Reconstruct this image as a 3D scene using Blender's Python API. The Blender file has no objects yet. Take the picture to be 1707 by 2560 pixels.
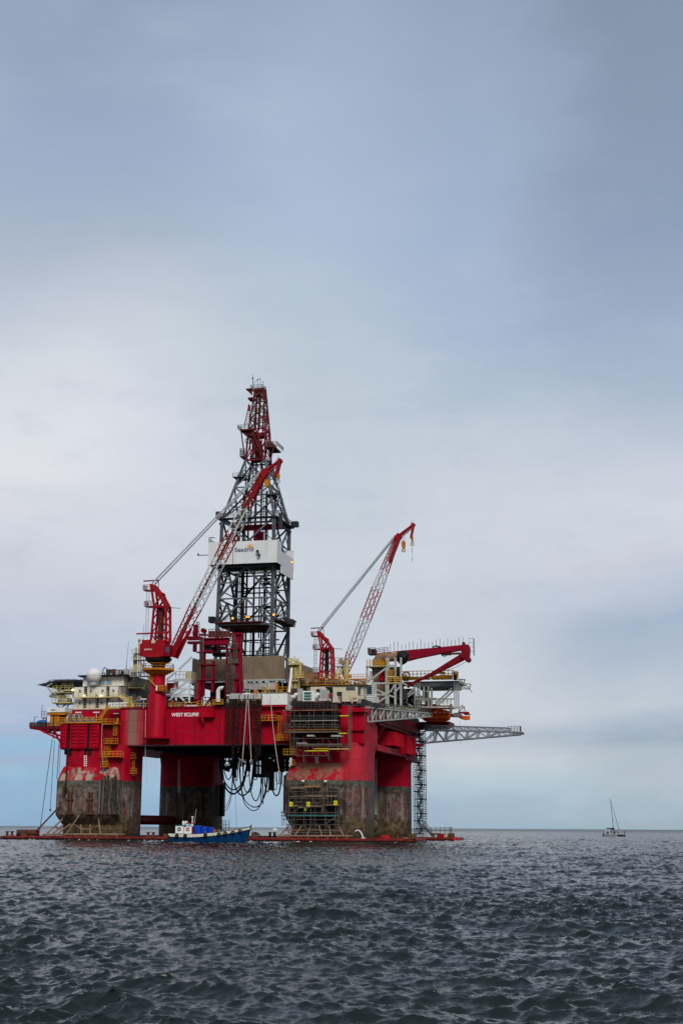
import bpy, bmesh, math, random
import numpy as np
from math import sin, cos, pi, atan, radians, hypot
from mathutils import Vector, Matrix
random.seed(7)
S = bpy.context.scene
COL = S.collection

# ------------------------------------------------------------------ camera
F, CX, CY, HCAM = 3600.0, 853.5, 1280.0, 3.3
PITCH, ROLL = atan(789.1 / F), 0.0059
cam = bpy.data.objects.new('camera', bpy.data.cameras.new('camera'))
COL.objects.link(cam)
cam.data.sensor_fit = 'VERTICAL'
cam.data.sensor_height = 36.0
cam.data.sensor_width = 24.0
cam.data.lens = 36.0 * F / 2560.0
cam.data.clip_end = 60000
CM = Matrix.Rotation(pi / 2 + PITCH, 3, 'X') @ Matrix.Rotation(ROLL, 3, 'Z')
cam.matrix_world = Matrix.Translation((0, 0, HCAM)) @ CM.to_4x4()
S.camera = cam
S.view_settings.view_transform = 'Standard'
S.view_settings.look = 'None'
S.view_settings.gamma = 1
S.view_settings.exposure = 0

# ------------------------------------------------------------------ colour + node helpers
def lin(c):
    c = c / 255.0
    return c / 12.92 if c < .04045 else ((c + .055) / 1.055) ** 2.4
def L(r, g, b, k=1.0):
    return (lin(r) * k, lin(g) * k, lin(b) * k, 1)

class NT:
    """short node-tree writer"""
    def __init__(s, t):
        s.t = t
    def n(s, kind, props=None, **ins):
        nd = s.t.nodes.new(kind)
        for k, v in (props or {}).items():
            setattr(nd, k, v)
        for k, v in ins.items():
            key = int(k[1:]) if k[0] == 'i' and k[1:].isdigit() else k.replace('_', ' ')
            s.set(nd, key, v)
        return nd
    def set(s, nd, key, v):
        sock = nd.inputs[key]
        if isinstance(v, bpy.types.NodeSocket):
            s.t.links.new(v, sock)
        elif isinstance(v, bpy.types.Node):
            s.t.links.new(v.outputs[0], sock)
        else:
            sock.default_value = v
    def m(s, op, a, b=0.0, c=0.0, clamp=False):
        return s.n('ShaderNodeMath', {'operation': op, 'use_clamp': clamp}, i0=a, i1=b, i2=c).outputs[0]
    def mix(s, f, a, b, blend='MIX'):
        nd = s.n('ShaderNodeMix', {'data_type': 'RGBA', 'blend_type': blend})
        s.set(nd, 0, f); s.set(nd, 6, a); s.set(nd, 7, b)
        return nd.outputs[2]
    def ramp(s, f, stops, interp='LINEAR'):
        nd = s.n('ShaderNodeValToRGB', None, Fac=f)
        cr = nd.color_ramp
        cr.interpolation = interp
        while len(cr.elements) < len(stops):
            cr.elements.new(0.5)
        for e, (p, c) in zip(cr.elements, stops):
            e.position = p
            e.color = c
        return nd.outputs[0]
    def noise(s, vec, scale, detail=3, rough=.55):
        return s.n('ShaderNodeTexNoise', None, Vector=vec, Scale=scale, Detail=detail, Roughness=rough).outputs[0]
    def rng(s, v, a, b, c=0.0, d=1.0, smooth=True):
        nd = s.n('ShaderNodeMapRange', {'interpolation_type': 'SMOOTHSTEP' if smooth else 'LINEAR'})
        for i, x in enumerate((v, a, b, c, d)):
            s.set(nd, i, x)
        return nd.outputs[0]
    def mapped(s, vec, scale):
        return s.n('ShaderNodeMapping', None, Vector=vec, Scale=scale).outputs[0]

# ------------------------------------------------------------------ sky + sun (broken overcast)
SUN = Vector((0.14, -0.77, 0.62)).normalized()
w = bpy.data.worlds.new('World')
S.world = w
w.use_nodes = True
w.node_tree.nodes.clear()
k = NT(w.node_tree)
tc = k.n('ShaderNodeTexCoord').outputs['Generated']
sp = k.n('ShaderNodeSeparateXYZ', None, Vector=tc)
X, Y, Z = sp.outputs
az = k.m('ARCTAN2', X, Y)
el = k.m('ARCSINE', k.m('MINIMUM', k.m('MAXIMUM', Z, -1.0), 1.0))
v1 = k.n('ShaderNodeCombineXYZ', None, X=k.m('MULTIPLY', az, 3.2), Y=k.m('MULTIPLY', el, 8.0), Z=0.37)
v2 = k.n('ShaderNodeCombineXYZ', None, X=k.m('MULTIPLY', az, 7.0), Y=k.m('MULTIPLY', el, 26.0), Z=4.1)
n1 = k.noise(v1.outputs[0], 1.0, 4, .5)
n2 = k.noise(v2.outputs[0], 1.0, 5, .55)
n3 = k.noise(v1.outputs[0], 1.6, 4, .5)
low = k.rng(el, 0.0, .16, .12, 1.0)
elw = k.m('ADD', el, k.m('MULTIPLY', k.m('MULTIPLY', k.m('SUBTRACT', n1, .5), .10), low))
elw = k.m('ADD', elw, k.m('MULTIPLY', k.m('SUBTRACT', n2, .5), .022))
t = k.m('DIVIDE', elw, .6, clamp=True)
azw = k.m('ADD', az, k.m('MULTIPLY', k.m('SUBTRACT', n3, .5), .16))
def band(rows):
    """cloud colour against height above the horizon, read from bottom to top"""
    st = sorted((max(0.0, (atan((1280 - y) / F) + PITCH) / .6), L(*c)) for y, c in rows)
    return k.ramp(t, st)
cols = [(-.193, band([(0, (148, 163, 186)), (200, (151, 167, 192)), (400, (161, 175, 203)), (600, (172, 186, 203)), (750, (196, 204, 217)), (900, (214, 221, 228)), (1050, (222, 226, 233)),
            (1200, (228, 229, 235)), (1300, (219, 221, 229)), (1450, (204, 208, 220)), (1600, (193, 201, 217)), (1750, (179, 191, 213)), (1835, (163, 182, 212)), (1880, (146, 188, 218)),
            (1915, (156, 178, 207)), (1965, (146, 190, 217)), (1995, (146, 182, 212)), (2069, (140, 174, 204))])),
        (-.02, band([(0, (160, 175, 198)), (200, (167, 182, 206)), (450, (173, 188, 213)), (620, (177, 193, 214)), (800, (187, 201, 214)), (1000, (193, 205, 216)), (1200, (198, 208, 219)),
            (1400, (206, 213, 222)), (1600, (200, 209, 219)), (1780, (196, 206, 216)), (1900, (184, 200, 216)), (1960, (170, 193, 212)), (2069, (158, 184, 208))])),
        (.10, band([(0, (152, 168, 190)), (300, (160, 176, 201)), (600, (166, 183, 210)), (850, (173, 189, 211)), (1020, (182, 197, 212)), (1120, (196, 206, 218)), (1300, (208, 214, 223)), (1480, (200, 208, 218)),
            (1650, (207, 213, 220)), (1780, (205, 211, 218)), (1825, (184, 195, 208)), (1900, (200, 208, 216)), (1965, (178, 201, 214)), (2010, (166, 190, 209)), (2069, (160, 183, 201))])),
        (.20, band([(0, (136, 152, 172)), (300, (140, 157, 178)), (600, (146, 162, 188)), (800, (158, 173, 197)), (1000, (174, 189, 207)), (1150, (198, 206, 219)), (1280, (210, 218, 226)), (1390, (206, 211, 221)),
            (1450, (190, 199, 215)), (1530, (168, 183, 203)), (1600, (174, 187, 205)), (1690, (186, 197, 210)), (1760, (190, 200, 212)), (1820, (166, 181, 199)), (1860, (160, 175, 192)), (1900, (177, 191, 203)),
            (1965, (180, 193, 205)), (2010, (166, 186, 200)), (2069, (157, 178, 192))]))]
sky = cols[0][1]
for (a0, _), (a1, c) in zip(cols, cols[1:]):
    sky = k.mix(k.rng(azw, a0, a1), sky, c)
sky = k.mix(k.m('MULTIPLY', k.rng(n3, .52, .75), .10), sky, L(222, 224, 230))
sky = k.mix(k.m('MULTIPLY', k.rng(n2, .48, .25), .12), sky, L(138, 156, 184))
n4 = k.noise(k.n('ShaderNodeCombineXYZ', None, X=k.m('MULTIPLY', az, 22.0), Y=k.m('MULTIPLY', el, 46.0), Z=1.3).outputs[0], 1.0, 6, .62)
lo4 = k.rng(el, .42, .28, .25, 1.0)
sky = k.mix(k.m('MULTIPLY', k.m('MULTIPLY', k.rng(n4, .5, .75), .12), lo4), sky, L(226, 228, 234))
sky = k.mix(k.m('MULTIPLY', k.m('MULTIPLY', k.rng(n4, .5, .25), .09), lo4), sky, L(130, 148, 176))
# overcast: the cloud deck overhead is brighter than the horizon
up = k.m('MULTIPLY_ADD', k.m('MULTIPLY', k.rng(el, .3, .95), k.rng(Y, .62, -.2)), .7, 1.0)
bk = k.m('MULTIPLY_ADD', k.rng(Y, .3, -.4), -.25, 1.0)
sky = k.n('ShaderNodeVectorMath', {'operation': 'SCALE'}, i0=sky, Scale=k.m('MULTIPLY', up, bk)).outputs[0]
ni = k.n('ShaderNodeTexSky', {'sky_type': 'NISHITA', 'sun_disc': False, 'sun_elevation': math.asin(SUN.z),
                              'sun_rotation': math.atan2(SUN.x, SUN.y)})
nis = k.n('ShaderNodeVectorMath', {'operation': 'SCALE'}, i0=ni.outputs[0], Scale=.09).outputs[0]
sky = k.mix(.06, sky, nis)
sky = k.mix(k.rng(Z, -.001, -.02), sky, L(70, 80, 90))
bg = k.n('ShaderNodeBackground', None, Color=sky, Strength=1.0)
k.n('ShaderNodeOutputWorld', None, Surface=bg.outputs[0])
sun = bpy.data.objects.new('sun', bpy.data.lights.new('sun', 'SUN'))
COL.objects.link(sun)
sun.data.energy = 2.5
sun.data.angle = radians(22)
sun.data.color = (1.0, .95, .88)
sun.rotation_euler = SUN.to_track_quat('Z', 'Y').to_euler()
sun.location = (300, -100, 300)

# ------------------------------------------------------------------ frames: the rig's own axes (u along its front, v away from us, z up)
A = radians(14)
EU, EV = Vector((cos(A), -sin(A), 0)), Vector((sin(A), cos(A), 0))
C0 = Vector((0, 0, HCAM))
O = Vector((5.695, 346, 0))
def ray(x, y):
    return CM @ Vector(((x - CX) / F, -(y - CY) / F, -1))
def loc(p):
    q = p - O
    return Vector((q.dot(EU), q.dot(EV), p.z))
def at(x, y, v):
    """photo measurement -> rig point in the plane v = const"""
    d = ray(x, y)
    return loc(C0 + d * ((v - (C0 - O).dot(EV)) / d.dot(EV)))
def atu(x, y, u):
    d = ray(x, y)
    return loc(C0 + d * ((u - (C0 - O).dot(EU)) / d.dot(EU)))
def W(p):
    return O + EU * p[0] + EV * p[1] + Vector((0, 0, p[2]))

# ------------------------------------------------------------------ materials
MATS = {}
def newmat(name):
    m = bpy.data.materials.new(name)
    m.use_nodes = True
    m.node_tree.nodes.clear()
    q = NT(m.node_tree)
    MATS[name] = m
    return m, q
def finish(q, col, rough, metal=0.0, bump=None, bs=.2, bd=.05, spec=.1):
    b = q.n('ShaderNodeBsdfPrincipled')
    q.set(b, 'Base Color', col); q.set(b, 'Roughness', rough); q.set(b, 'Metallic', metal)
    q.set(b, 'Specular IOR Level', spec)
    if bump is not None:
        q.set(b, 'Normal', q.n('ShaderNodeBump', None, Strength=bs, Distance=bd, Height=bump).outputs[0])
    q.n('ShaderNodeOutputMaterial', None, Surface=b.outputs[0])
    return b
def paint(name, rgb, rough=.5, var=.25, streak=0.0, scol=(62, 40, 30), fade=None, fadek=0.0, scale=.35):
    """weathered paint: broad tone variation, vertical run stains, small chips"""
    m, q = newmat(name)
    oc = q.n('ShaderNodeTexCoord').outputs['Object']
    base = L(*rgb)
    dark = tuple(c * (1 - var) for c in base[:3]) + (1,)
    n = q.noise(oc, scale, 4, .6)
    c = q.mix(q.rng(n, .35, .68), dark, base)
    if fade:
        c = q.mix(q.m('MULTIPLY', q.rng(q.noise(q.mapped(oc, (1, 1, .3)), .22, 4, .6), .45, .7), fadek), c, L(*fade))
    if streak:
        st = q.noise(q.mapped(oc, (1.5, 1.5, .07)), 1.0, 4, .6)
        c = q.mix(q.m('MULTIPLY', q.rng(st, .52, .75), streak), c, L(*scol))
        ch = q.noise(oc, 1.7, 5, .65)
        c = q.mix(q.m('MULTIPLY', q.rng(ch, .6, .68), streak * .9), c, L(*scol))
    finish(q, c, q.rng(n, .3, .7, rough - .08, rough + .1), bump=q.noise(oc, 3.0, 3), bs=.08)
    return m
paint('hull_red', (178, 0, 36), .5, .3, .5, (82, 26, 30), (196, 30, 54), .4)
paint('crane_red', (158, 20, 32), .42, .25, .3, (90, 40, 34))
paint('frame_red', (138, 8, 40), .5, .3, .35, (60, 28, 28))
paint('deep_red', (124, 8, 28), .5, .3, .4, (50, 24, 22))
paint('maroon', (104, 48, 44), .6, .4, .5, (50, 36, 32))
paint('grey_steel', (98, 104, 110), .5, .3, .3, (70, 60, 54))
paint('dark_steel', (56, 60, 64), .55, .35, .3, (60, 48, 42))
paint('black_steel', (34, 34, 36), .55, .4, .3, (60, 44, 36))
paint('light_steel', (172, 174, 170), .5, .2, .4, (120, 100, 84))
paint('boom_grey', (200, 203, 203), .45, .2, .3, (120, 108, 98))
paint('white_paint', (226, 226, 222), .45, .1, .3, (168, 150, 130))
paint('derrick_white', (216, 218, 218), .45, .08, .18, (170, 164, 156))
paint('quarters_cream', (222, 218, 204), .5, .12, .45, (150, 128, 100))
paint('beige_paint', (206, 196, 172), .5, .14, .4, (140, 112, 84))
paint('yellow_paint', (204, 150, 34), .45, .3, .4, (120, 84, 40))
paint('pale_yellow', (206, 190, 122), .5, .3, .6, (128, 100, 60))
paint('orange_paint', (238, 96, 30), .4, .2, .15, (140, 70, 40))
paint('amber_paint', (196, 124, 30), .45, .3, .5, (130, 84, 40))
paint('wind_wall', (132, 116, 98), .6, .2, .45, (96, 82, 68))
paint('rust', (98, 66, 50), .75, .4, .6, (66, 44, 34), None, 0, .8)
paint('brown_tube', (140, 112, 92), .7, .3, .5, (90, 62, 46))
paint('scaffold_steel', (100, 95, 86), .5, .4, .5, (92, 74, 58))
paint('plank', (150, 122, 88), .8, .4, .4, (90, 70, 52))
paint('boat_blue', (12, 64, 112), .45, .35, .55, (28, 70, 70), None, 0, .9)
paint('barrel_blue', (14, 62, 168), .35, .15, .1, (20, 50, 120))
paint('tarp_blue', (34, 92, 160), .6, .2)
paint('tarp_green', (62, 82, 78), .7, .3)
paint('teal_paint', (58, 108, 106), .5, .2, .2)
paint('grey_plate', (118, 118, 116), .6, .2, .3)
paint('skin', (190, 140, 112), .6, .1)
paint('hivis', (222, 214, 40), .6, .15)
paint('coverall_red', (190, 40, 36), .7, .2)
paint('coverall_blue', (46, 60, 100), .7, .2)
paint('coverall_orange', (224, 98, 40), .7, .2)
paint('dark_cloth', (40, 42, 50), .8, .3)
paint('hose_rubber', (24, 24, 26), .5, .3)
paint('tyre_rubber', (26, 26, 27), .7, .3)
paint('wire_rope', (176, 180, 186), .5, .2)
paint('pale_rope', (214, 186, 176), .8, .2)
paint('chain_steel', (40, 35, 34), .55, .45, .4, (100, 66, 50))
paint('sail_grey', (120, 124, 130), .6, .2)
paint('flare_grey', (124, 130, 137), .5, .2, .3, (110, 100, 90))
paint('crown_red', (122, 30, 42), .55, .35, .5, (60, 42, 40))
paint('wet_chain', (64, 56, 50), .5, .45, .6, (150, 146, 132), None, 0, 1.4)
paint('hull_grey', (128, 132, 134), .5, .2, .3, (90, 90, 90))
paint('foam_white', (206, 212, 214), .8, .2)
paint('lettering_white', (235, 232, 230), .5, .05)
paint('lettering_blue', (46, 80, 116), .5, .05)
paint('lettering_gold', (222, 160, 50), .5, .05)
paint('deck_underside', (170, 164, 176), .6, .3, .3, (70, 64, 66))
paint('dark_green', (40, 108, 98), .4, .2)
m, q = newmat('window_glass')
finish(q, L(46, 66, 78), .08, spec=.8)
m, q = newmat('wheel_glass')
finish(q, L(120, 160, 178), .08, spec=.8)
def lamp(name, rgb, s):
    m, q = newmat(name)
    e = q.n('ShaderNodeEmission', None, Color=L(*rgb), Strength=s)
    q.n('ShaderNodeOutputMaterial', None, Surface=e.outputs[0])
lamp('lamp_amber', (255, 176, 60), 2.2)
lamp('lamp_white', (255, 236, 200), 2.2)

def plates(q, oc, c, mid, w_, h_):
    """welded plating: each plate a shade off its neighbours, with a thin weld line between"""
    x, y, z = q.n('ShaderNodeSeparateXYZ', None, Vector=oc).outputs
    xx = q.m('DIVIDE', q.m('ADD', x, q.m('MULTIPLY', y, .9)), w_)
    zz = q.m('DIVIDE', z, h_)
    cell = q.n('ShaderNodeCombineXYZ', None, X=q.m('FLOOR', xx), Y=q.m('FLOOR', zz), Z=.5)
    wn = q.n('ShaderNodeTexWhiteNoise', {'noise_dimensions': '3D'}, Vector=cell.outputs[0]).outputs[0]
    c = q.mix(q.m('MULTIPLY', wn, .34), c, q.n('ShaderNodeVectorMath', {'operation': 'SCALE'}, i0=c, Scale=.55).outputs[0])
    dx = q.m('MULTIPLY', q.m('SUBTRACT', .5, q.m('ABSOLUTE', q.m('SUBTRACT', q.m('FRACT', xx), .5))), w_)
    dz = q.m('MULTIPLY', q.m('SUBTRACT', .5, q.m('ABSOLUTE', q.m('SUBTRACT', q.m('FRACT', zz), .5))), h_)
    seam = q.rng(q.m('MINIMUM', dx, dz), .12, .03)
    c = q.mix(q.m('MULTIPLY', seam, .4), c, L(84, 40, 40))
    return c, q.m('ADD', mid, q.m('MULTIPLY', seam, .8))
def column_mat(name, zline, patch=None, pink=None):
    """red topsides over a worn antifouling band: real paint limits at fixed heights, tide marks, runs and patches"""
    m, q = newmat(name)
    oc = q.n('ShaderNodeTexCoord').outputs['Object']
    x, _, z = q.n('ShaderNodeSeparateXYZ', None, Vector=oc).outputs
    big = q.noise(oc, .2, 5, .62)
    bl_ = q.noise(q.mapped(oc, (1, 1, .6)), .42, 5, .6)
    mid = q.noise(oc, .9, 6, .68)
    fine = q.noise(oc, 3.2, 5, .65)
    run = q.noise(q.mapped(oc, (1.1, 1.1, .05)), 1.0, 6, .62)
    run2 = q.noise(q.mapped(oc, (.5, .5, .03)), 1.0, 4, .6)
    red = q.mix(q.rng(big, .35, .7), L(158, 0, 32), L(188, 14, 44))
    red = q.mix(q.m('MULTIPLY', q.rng(run, .53, .72), .55), red, L(84, 22, 26))
    red = q.mix(q.m('MULTIPLY', q.rng(run2, .52, .7), .3), red, L(170, 44, 56))
    red = q.mix(q.m('MULTIPLY', q.rng(fine, .62, .72), .5), red, L(110, 60, 52))
    if pink is not None:
        red = q.mix(q.m('MULTIPLY', q.rng(q.m('ADD', x, q.m('MULTIPLY', run, .8)), pink, pink + .5), .55), red, L(192, 62, 74))
    low = q.mix(q.rng(mid, .38, .62), L(74, 59, 53), L(120, 109, 99))
    low = q.mix(q.m('MULTIPLY', q.rng(big, .45, .62), .75), low, L(104, 62, 56))
    low = q.mix(q.m('MULTIPLY', q.rng(bl_, .48, .62), .8), low, L(46, 38, 34))
    low = q.mix(q.m('MULTIPLY', q.rng(run2, .52, .68), .75), low, L(150, 146, 134))
    low = q.mix(q.m('MULTIPLY', q.rng(run, .52, .7), .5), low, L(154, 148, 134))
    low = q.mix(q.m('MULTIPLY', q.rng(run, .47, .32), .7), low, L(52, 44, 40))
    low = q.mix(q.m('MULTIPLY', q.rng(fine, .58, .68), .6), low, L(46, 40, 36))
    wav = q.m('ADD', q.m('MULTIPLY', q.m('SUBTRACT', mid, .5), 1.1), q.m('MULTIPLY', q.m('SUBTRACT', run, .5), 2.2))
    zz = q.m('ADD', z, wav)
    band = q.mix(q.rng(mid, .35, .65), L(58, 54, 50), L(100, 102, 90))
    c = q.mix(q.rng(zz, zline - 2.1, zline - 1.0), low, band)
    foot = q.mix(q.rng(mid, .35, .65), L(56, 44, 34), L(104, 90, 66))
    foot = q.mix(q.m('MULTIPLY', q.rng(fine, .55, .7), .6), foot, L(66, 70, 36))
    c = q.mix(q.rng(zz, 6.4, 4.9), c, foot)
    c = q.mix(q.m('MULTIPLY', q.rng(zz, 2.6, .9), .8), c, L(40, 38, 24))
    if patch == 'repair':
        pz = q.m('MULTIPLY', q.rng(z, 18.5, 18.25), q.rng(q.m('ADD', bl_, q.m('MULTIPLY', mid, .25)), .56, .66))
        pe = q.m('MAXIMUM', pz, q.m('MULTIPLY', q.rng(z, 18.5, 18.25), q.rng(zz, 16.9, 17.6)))
        if pink is not None:
            pe = q.m('MULTIPLY', pe, q.rng(x, pink + .2, pink - .2))
        top = q.mix(q.m('MULTIPLY', pe, .9), red, L(132, 96, 80))
    elif patch == 'runs':
        pe = q.m('MULTIPLY', q.rng(zz, 18.9, 18.0), q.m('MAXIMUM', q.rng(run2, .46, .56), q.rng(bl_, .5, .6)))
        top = q.mix(q.m('MULTIPLY', pe, .85), red, q.mix(q.rng(run2, .4, .6), L(104, 72, 58), L(166, 156, 142)))
    else:
        top = red
    edge = q.m('ADD', z, q.m('MULTIPLY', q.m('SUBTRACT', fine, .5), .5))
    c = q.mix(q.rng(edge, zline - .12, zline + .12), c, top)
    c, hgt = plates(q, oc, c, mid, 4.1, 3.2)
    finish(q, c, q.rng(mid, .3, .7, .5, .75), bump=q.m('ADD', hgt, q.m('MULTIPLY', fine, .5)), bs=.25, spec=.1)
    return m
column_mat('column_paint', 14.3)
column_mat('streaked_column_paint', 14.3, 'runs')
column_mat('worn_column_paint', 14.3, 'repair', 33.4)
def pontoon_mat():
    m, q = newmat('pontoon_red')
    oc = q.n('ShaderNodeTexCoord').outputs['Object']
    z = q.n('ShaderNodeSeparateXYZ', None, Vector=oc).outputs[2]
    mid = q.noise(oc, .8, 5, .65)
    run = q.noise(q.mapped(oc, (1.4, 1.4, .2)), 1.0, 5, .6)
    c = q.mix(q.rng(mid, .35, .65), L(84, 24, 24), L(124, 42, 34))
    c = q.mix(q.m('MULTIPLY', q.rng(run, .5, .68), .7), c, L(52, 36, 30))
    wet = q.rng(q.m('ADD', z, q.m('MULTIPLY', q.m('SUBTRACT', run, .5), .7)), .5, .3)
    c = q.mix(wet, c, L(30, 22, 20))
    finish(q, c, q.m('SUBTRACT', .6, q.m('MULTIPLY', wet, .42)), bump=mid, bs=.15)
pontoon_mat()

def deck_paint():
    m, q = newmat('deck_front_paint')
    oc = q.n('ShaderNodeTexCoord').outputs['Object']
    x = q.n('ShaderNodeSeparateXYZ', None, Vector=oc).outputs[0]
    big = q.noise(oc, .25, 4, .6)
    mid = q.noise(oc, 1.1, 4, .6)
    run = q.noise(q.mapped(oc, (1.3, 1.3, .06)), 1.0, 4, .6)
    c = q.mix(q.rng(big, .35, .7), L(160, 0, 32), L(186, 0, 38))
    c = q.mix(q.m('MULTIPLY', q.rng(run, .54, .72), .22), c, L(196, 36, 56))
    c = q.mix(q.m('MULTIPLY', q.rng(run, .47, .32), .5), c, L(96, 12, 28))
    c = q.mix(q.m('MULTIPLY', q.rng(q.noise(oc, 2.6, 5, .65), .6, .7), .45), c, L(104, 50, 46))
    xx = q.m('ADD', x, q.m('MULTIPLY', q.m('SUBTRACT', run, .5), 2.4))
    p = q.m('MULTIPLY', q.rng(xx, -22.6, -20.8), q.rng(xx, -18.0, -19.8))
    c = q.mix(q.m('MULTIPLY', p, .85), c, L(134, 112, 98))
    p2 = q.m('MULTIPLY', q.rng(xx, -19.2, -18.4), q.rng(xx, -17.2, -17.8))
    c = q.mix(q.m('MULTIPLY', p2, .5), c, L(150, 84, 80))
    c, hgt = plates(q, oc, c, mid, 3.4, 2.9)
    finish(q, c, q.rng(mid, .3, .7, .42, .6), bump=hgt, bs=.2)
deck_paint()

# ------------------------------------------------------------------ mesh builder
class MB:
    def __init__(s):
        s.v, s.f, s.g = [], [], []
    def add(s, vs, fs):
        o = len(s.v)
        s.g.append((o, o + len(vs), len(s.f), len(s.f) + len(fs)))
        s.v += [tuple(p) for p in vs]
        s.f += [tuple(i + o for i in f) for f in fs]
        return s
    def box(s, a, b):
        x0, y0, z0 = (min(a[i], b[i]) for i in range(3))
        x1, y1, z1 = (max(a[i], b[i]) for i in range(3))
        return s.add([(x0, y0, z0), (x1, y0, z0), (x1, y1, z0), (x0, y1, z0), (x0, y0, z1), (x1, y0, z1), (x1, y1, z1), (x0, y1, z1)],
                     [(0, 3, 2, 1), (4, 5, 6, 7), (0, 1, 5, 4), (1, 2, 6, 5), (2, 3, 7, 6), (3, 0, 4, 7)])
    def cbox(s, c, sx, sy, sz):
        return s.box((c[0] - sx / 2, c[1] - sy / 2, c[2]), (c[0] + sx / 2, c[1] + sy / 2, c[2] + sz))
    def beam(s, p, q, w, h=None):
        p, q = Vector(p), Vector(q)
        h = h or w
        d = q - p
        if d.length < 1e-6:
            return s
        d.normalize()
        up = Vector((0, 0, 1)) if abs(d.z) < .95 else Vector((0, 1, 0))
        a = d.cross(up).normalized()
        b = a.cross(d).normalized()
        vs = [e + a * i * w / 2 + b * j * h / 2 for e in (p, q) for i, j in ((-1, -1), (1, -1), (1, 1), (-1, 1))]
        return s.add(vs, [(0, 3, 2, 1), (4, 5, 6, 7), (0, 1, 5, 4), (1, 2, 6, 5), (2, 3, 7, 6), (3, 0, 4, 7)])
    def tube(s, p, q, r, n=6, r2=None):
        p, q = Vector(p), Vector(q)
        r2 = r if r2 is None else r2
        d = q - p
        if d.length < 1e-6:
            return s
        d.normalize()
        up = Vector((0, 0, 1)) if abs(d.z) < .95 else Vector((0, 1, 0))
        a = d.cross(up).normalized()
        b = a.cross(d).normalized()
        vs = []
        for e, rr in ((p, r), (q, r2)):
            for i in range(n):
                t = 2 * pi * i / n
                vs.append(e + a * cos(t) * rr + b * sin(t) * rr)
        fs = [(i, (i + 1) % n, n + (i + 1) % n, n + i) for i in range(n)]
        fs += [tuple(range(n))[::-1], tuple(range(n, 2 * n))]
        return s.add(vs, fs)
    def path(s, pts, r, n=6):
        pts = [Vector(p) for p in pts]
        vs, fs = [], []
        prev = None
        for i, p in enumerate(pts):
            d = (pts[min(i + 1, len(pts) - 1)] - pts[max(i - 1, 0)])
            d = d.normalized() if d.length > 1e-6 else Vector((0, 0, 1))
            a = d.cross(Vector((0.13, 1, 0.07))) if prev is None else prev - d * prev.dot(d)
            a.normalize()
            prev = a
            b = d.cross(a)
            rr = r[i] if isinstance(r, (list, tuple)) else r
            for j in range(n):
                t = 2 * pi * j / n
                vs.append(p + a * cos(t) * rr + b * sin(t) * rr)
        for i in range(len(pts) - 1):
            for j in range(n):
                fs.append((i * n + j, i * n + (j + 1) % n, (i + 1) * n + (j + 1) % n, (i + 1) * n + j))
        fs += [tuple(range(n))[::-1], tuple(range((len(pts) - 1) * n, len(pts) * n))]
        return s.add(vs, fs)
    def loft(s, rings, cap=True):
        n = len(rings[0])
        vs = [p for r in rings for p in r]
        fs = [(i * n + j, i * n + (j + 1) % n, (i + 1) * n + (j + 1) % n, (i + 1) * n + j) for i in range(len(rings) - 1) for j in range(n)]
        if cap:
            fs += [tuple(range(n))[::-1], tuple(range((len(rings) - 1) * n, len(rings) * n))]
        return s.add(vs, fs)
    def plan(s, poly, z0, z1):
        return s.loft([[(x, y, z0) for x, y in poly], [(x, y, z1) for x, y in poly]])
    def profile(s, poly, v0, v1):
        """outline in (u, z), given depth v0..v1"""
        return s.loft([[(x, v0, z) for x, z in poly], [(x, v1, z) for x, z in poly]])
    def lathe(s, c, prof, n=16):
        return s.loft([[(c[0] + r * cos(2 * pi * i / n), c[1] + r * sin(2 * pi * i / n), c[2] + z) for i in range(n)] for r, z in prof])
    def rail(s, pts, h=1.1, r=.045, gap=1.8, mids=1):
        pts = [Vector(p) for p in pts]
        for a, b in zip(pts, pts[1:]):
            for j in range(mids + 1):
                up = Vector((0, 0, h * (1 - j / (mids + 1))))
                s.beam(a + up, b + up, r * 2)
            n = max(1, round((b - a).length / gap))
            for i in range(n + 1):
                p = a.lerp(b, i / n)
                s.beam(p, p + Vector((0, 0, h)), r * 2)
        return s
    def zig(s, a0, a1, b0, b1, n, r, posts=True, x=False, kind='t'):
        a0, a1, b0, b1 = map(Vector, (a0, a1, b0, b1))
        put = (lambda p, q: s.tube(p, q, r, 5)) if kind == 't' else (lambda p, q: s.beam(p, q, 2 * r))
        for i in range(n):
            pa, qa = a0.lerp(a1, i / n), a0.lerp(a1, (i + 1) / n)
            pb, qb = b0.lerp(b1, i / n), b0.lerp(b1, (i + 1) / n)
            if x or i % 2 == 0:
                put(pa, qb)
            if x or i % 2 == 1:
                put(pb, qa)
            if posts:
                put(pa, pb)
        if posts:
            put(a1, b1)
        return s
    def ladder(s, p, q, side, r=.05, cage=False):
        p, q, side = Vector(p), Vector(q), Vector(side)
        s.beam(p - side / 2, q - side / 2, 2 * r)
        s.beam(p + side / 2, q + side / 2, 2 * r)
        n = max(2, int((q - p).length / .55))
        for i in range(n + 1):
            c = p.lerp(q, i / n)
            s.beam(c - side / 2, c + side / 2, 1.5 * r)
        if cage:
            out = Vector((0, -.7, 0))
            for i in range(0, n + 1, 2):
                c = p.lerp(q, i / n)
                s.beam(c - side / 2, c - side * .4 + out, r * 1.3)
                s.beam(c - side * .4 + out, c + side * .4 + out, r * 1.3)
                s.beam(c + side * .4 + out, c + side / 2, r * 1.3)
            for t in (-.4, .4):
                s.beam(p + side * t + out, q + side * t + out, r * 1.3)
        return s
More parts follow.
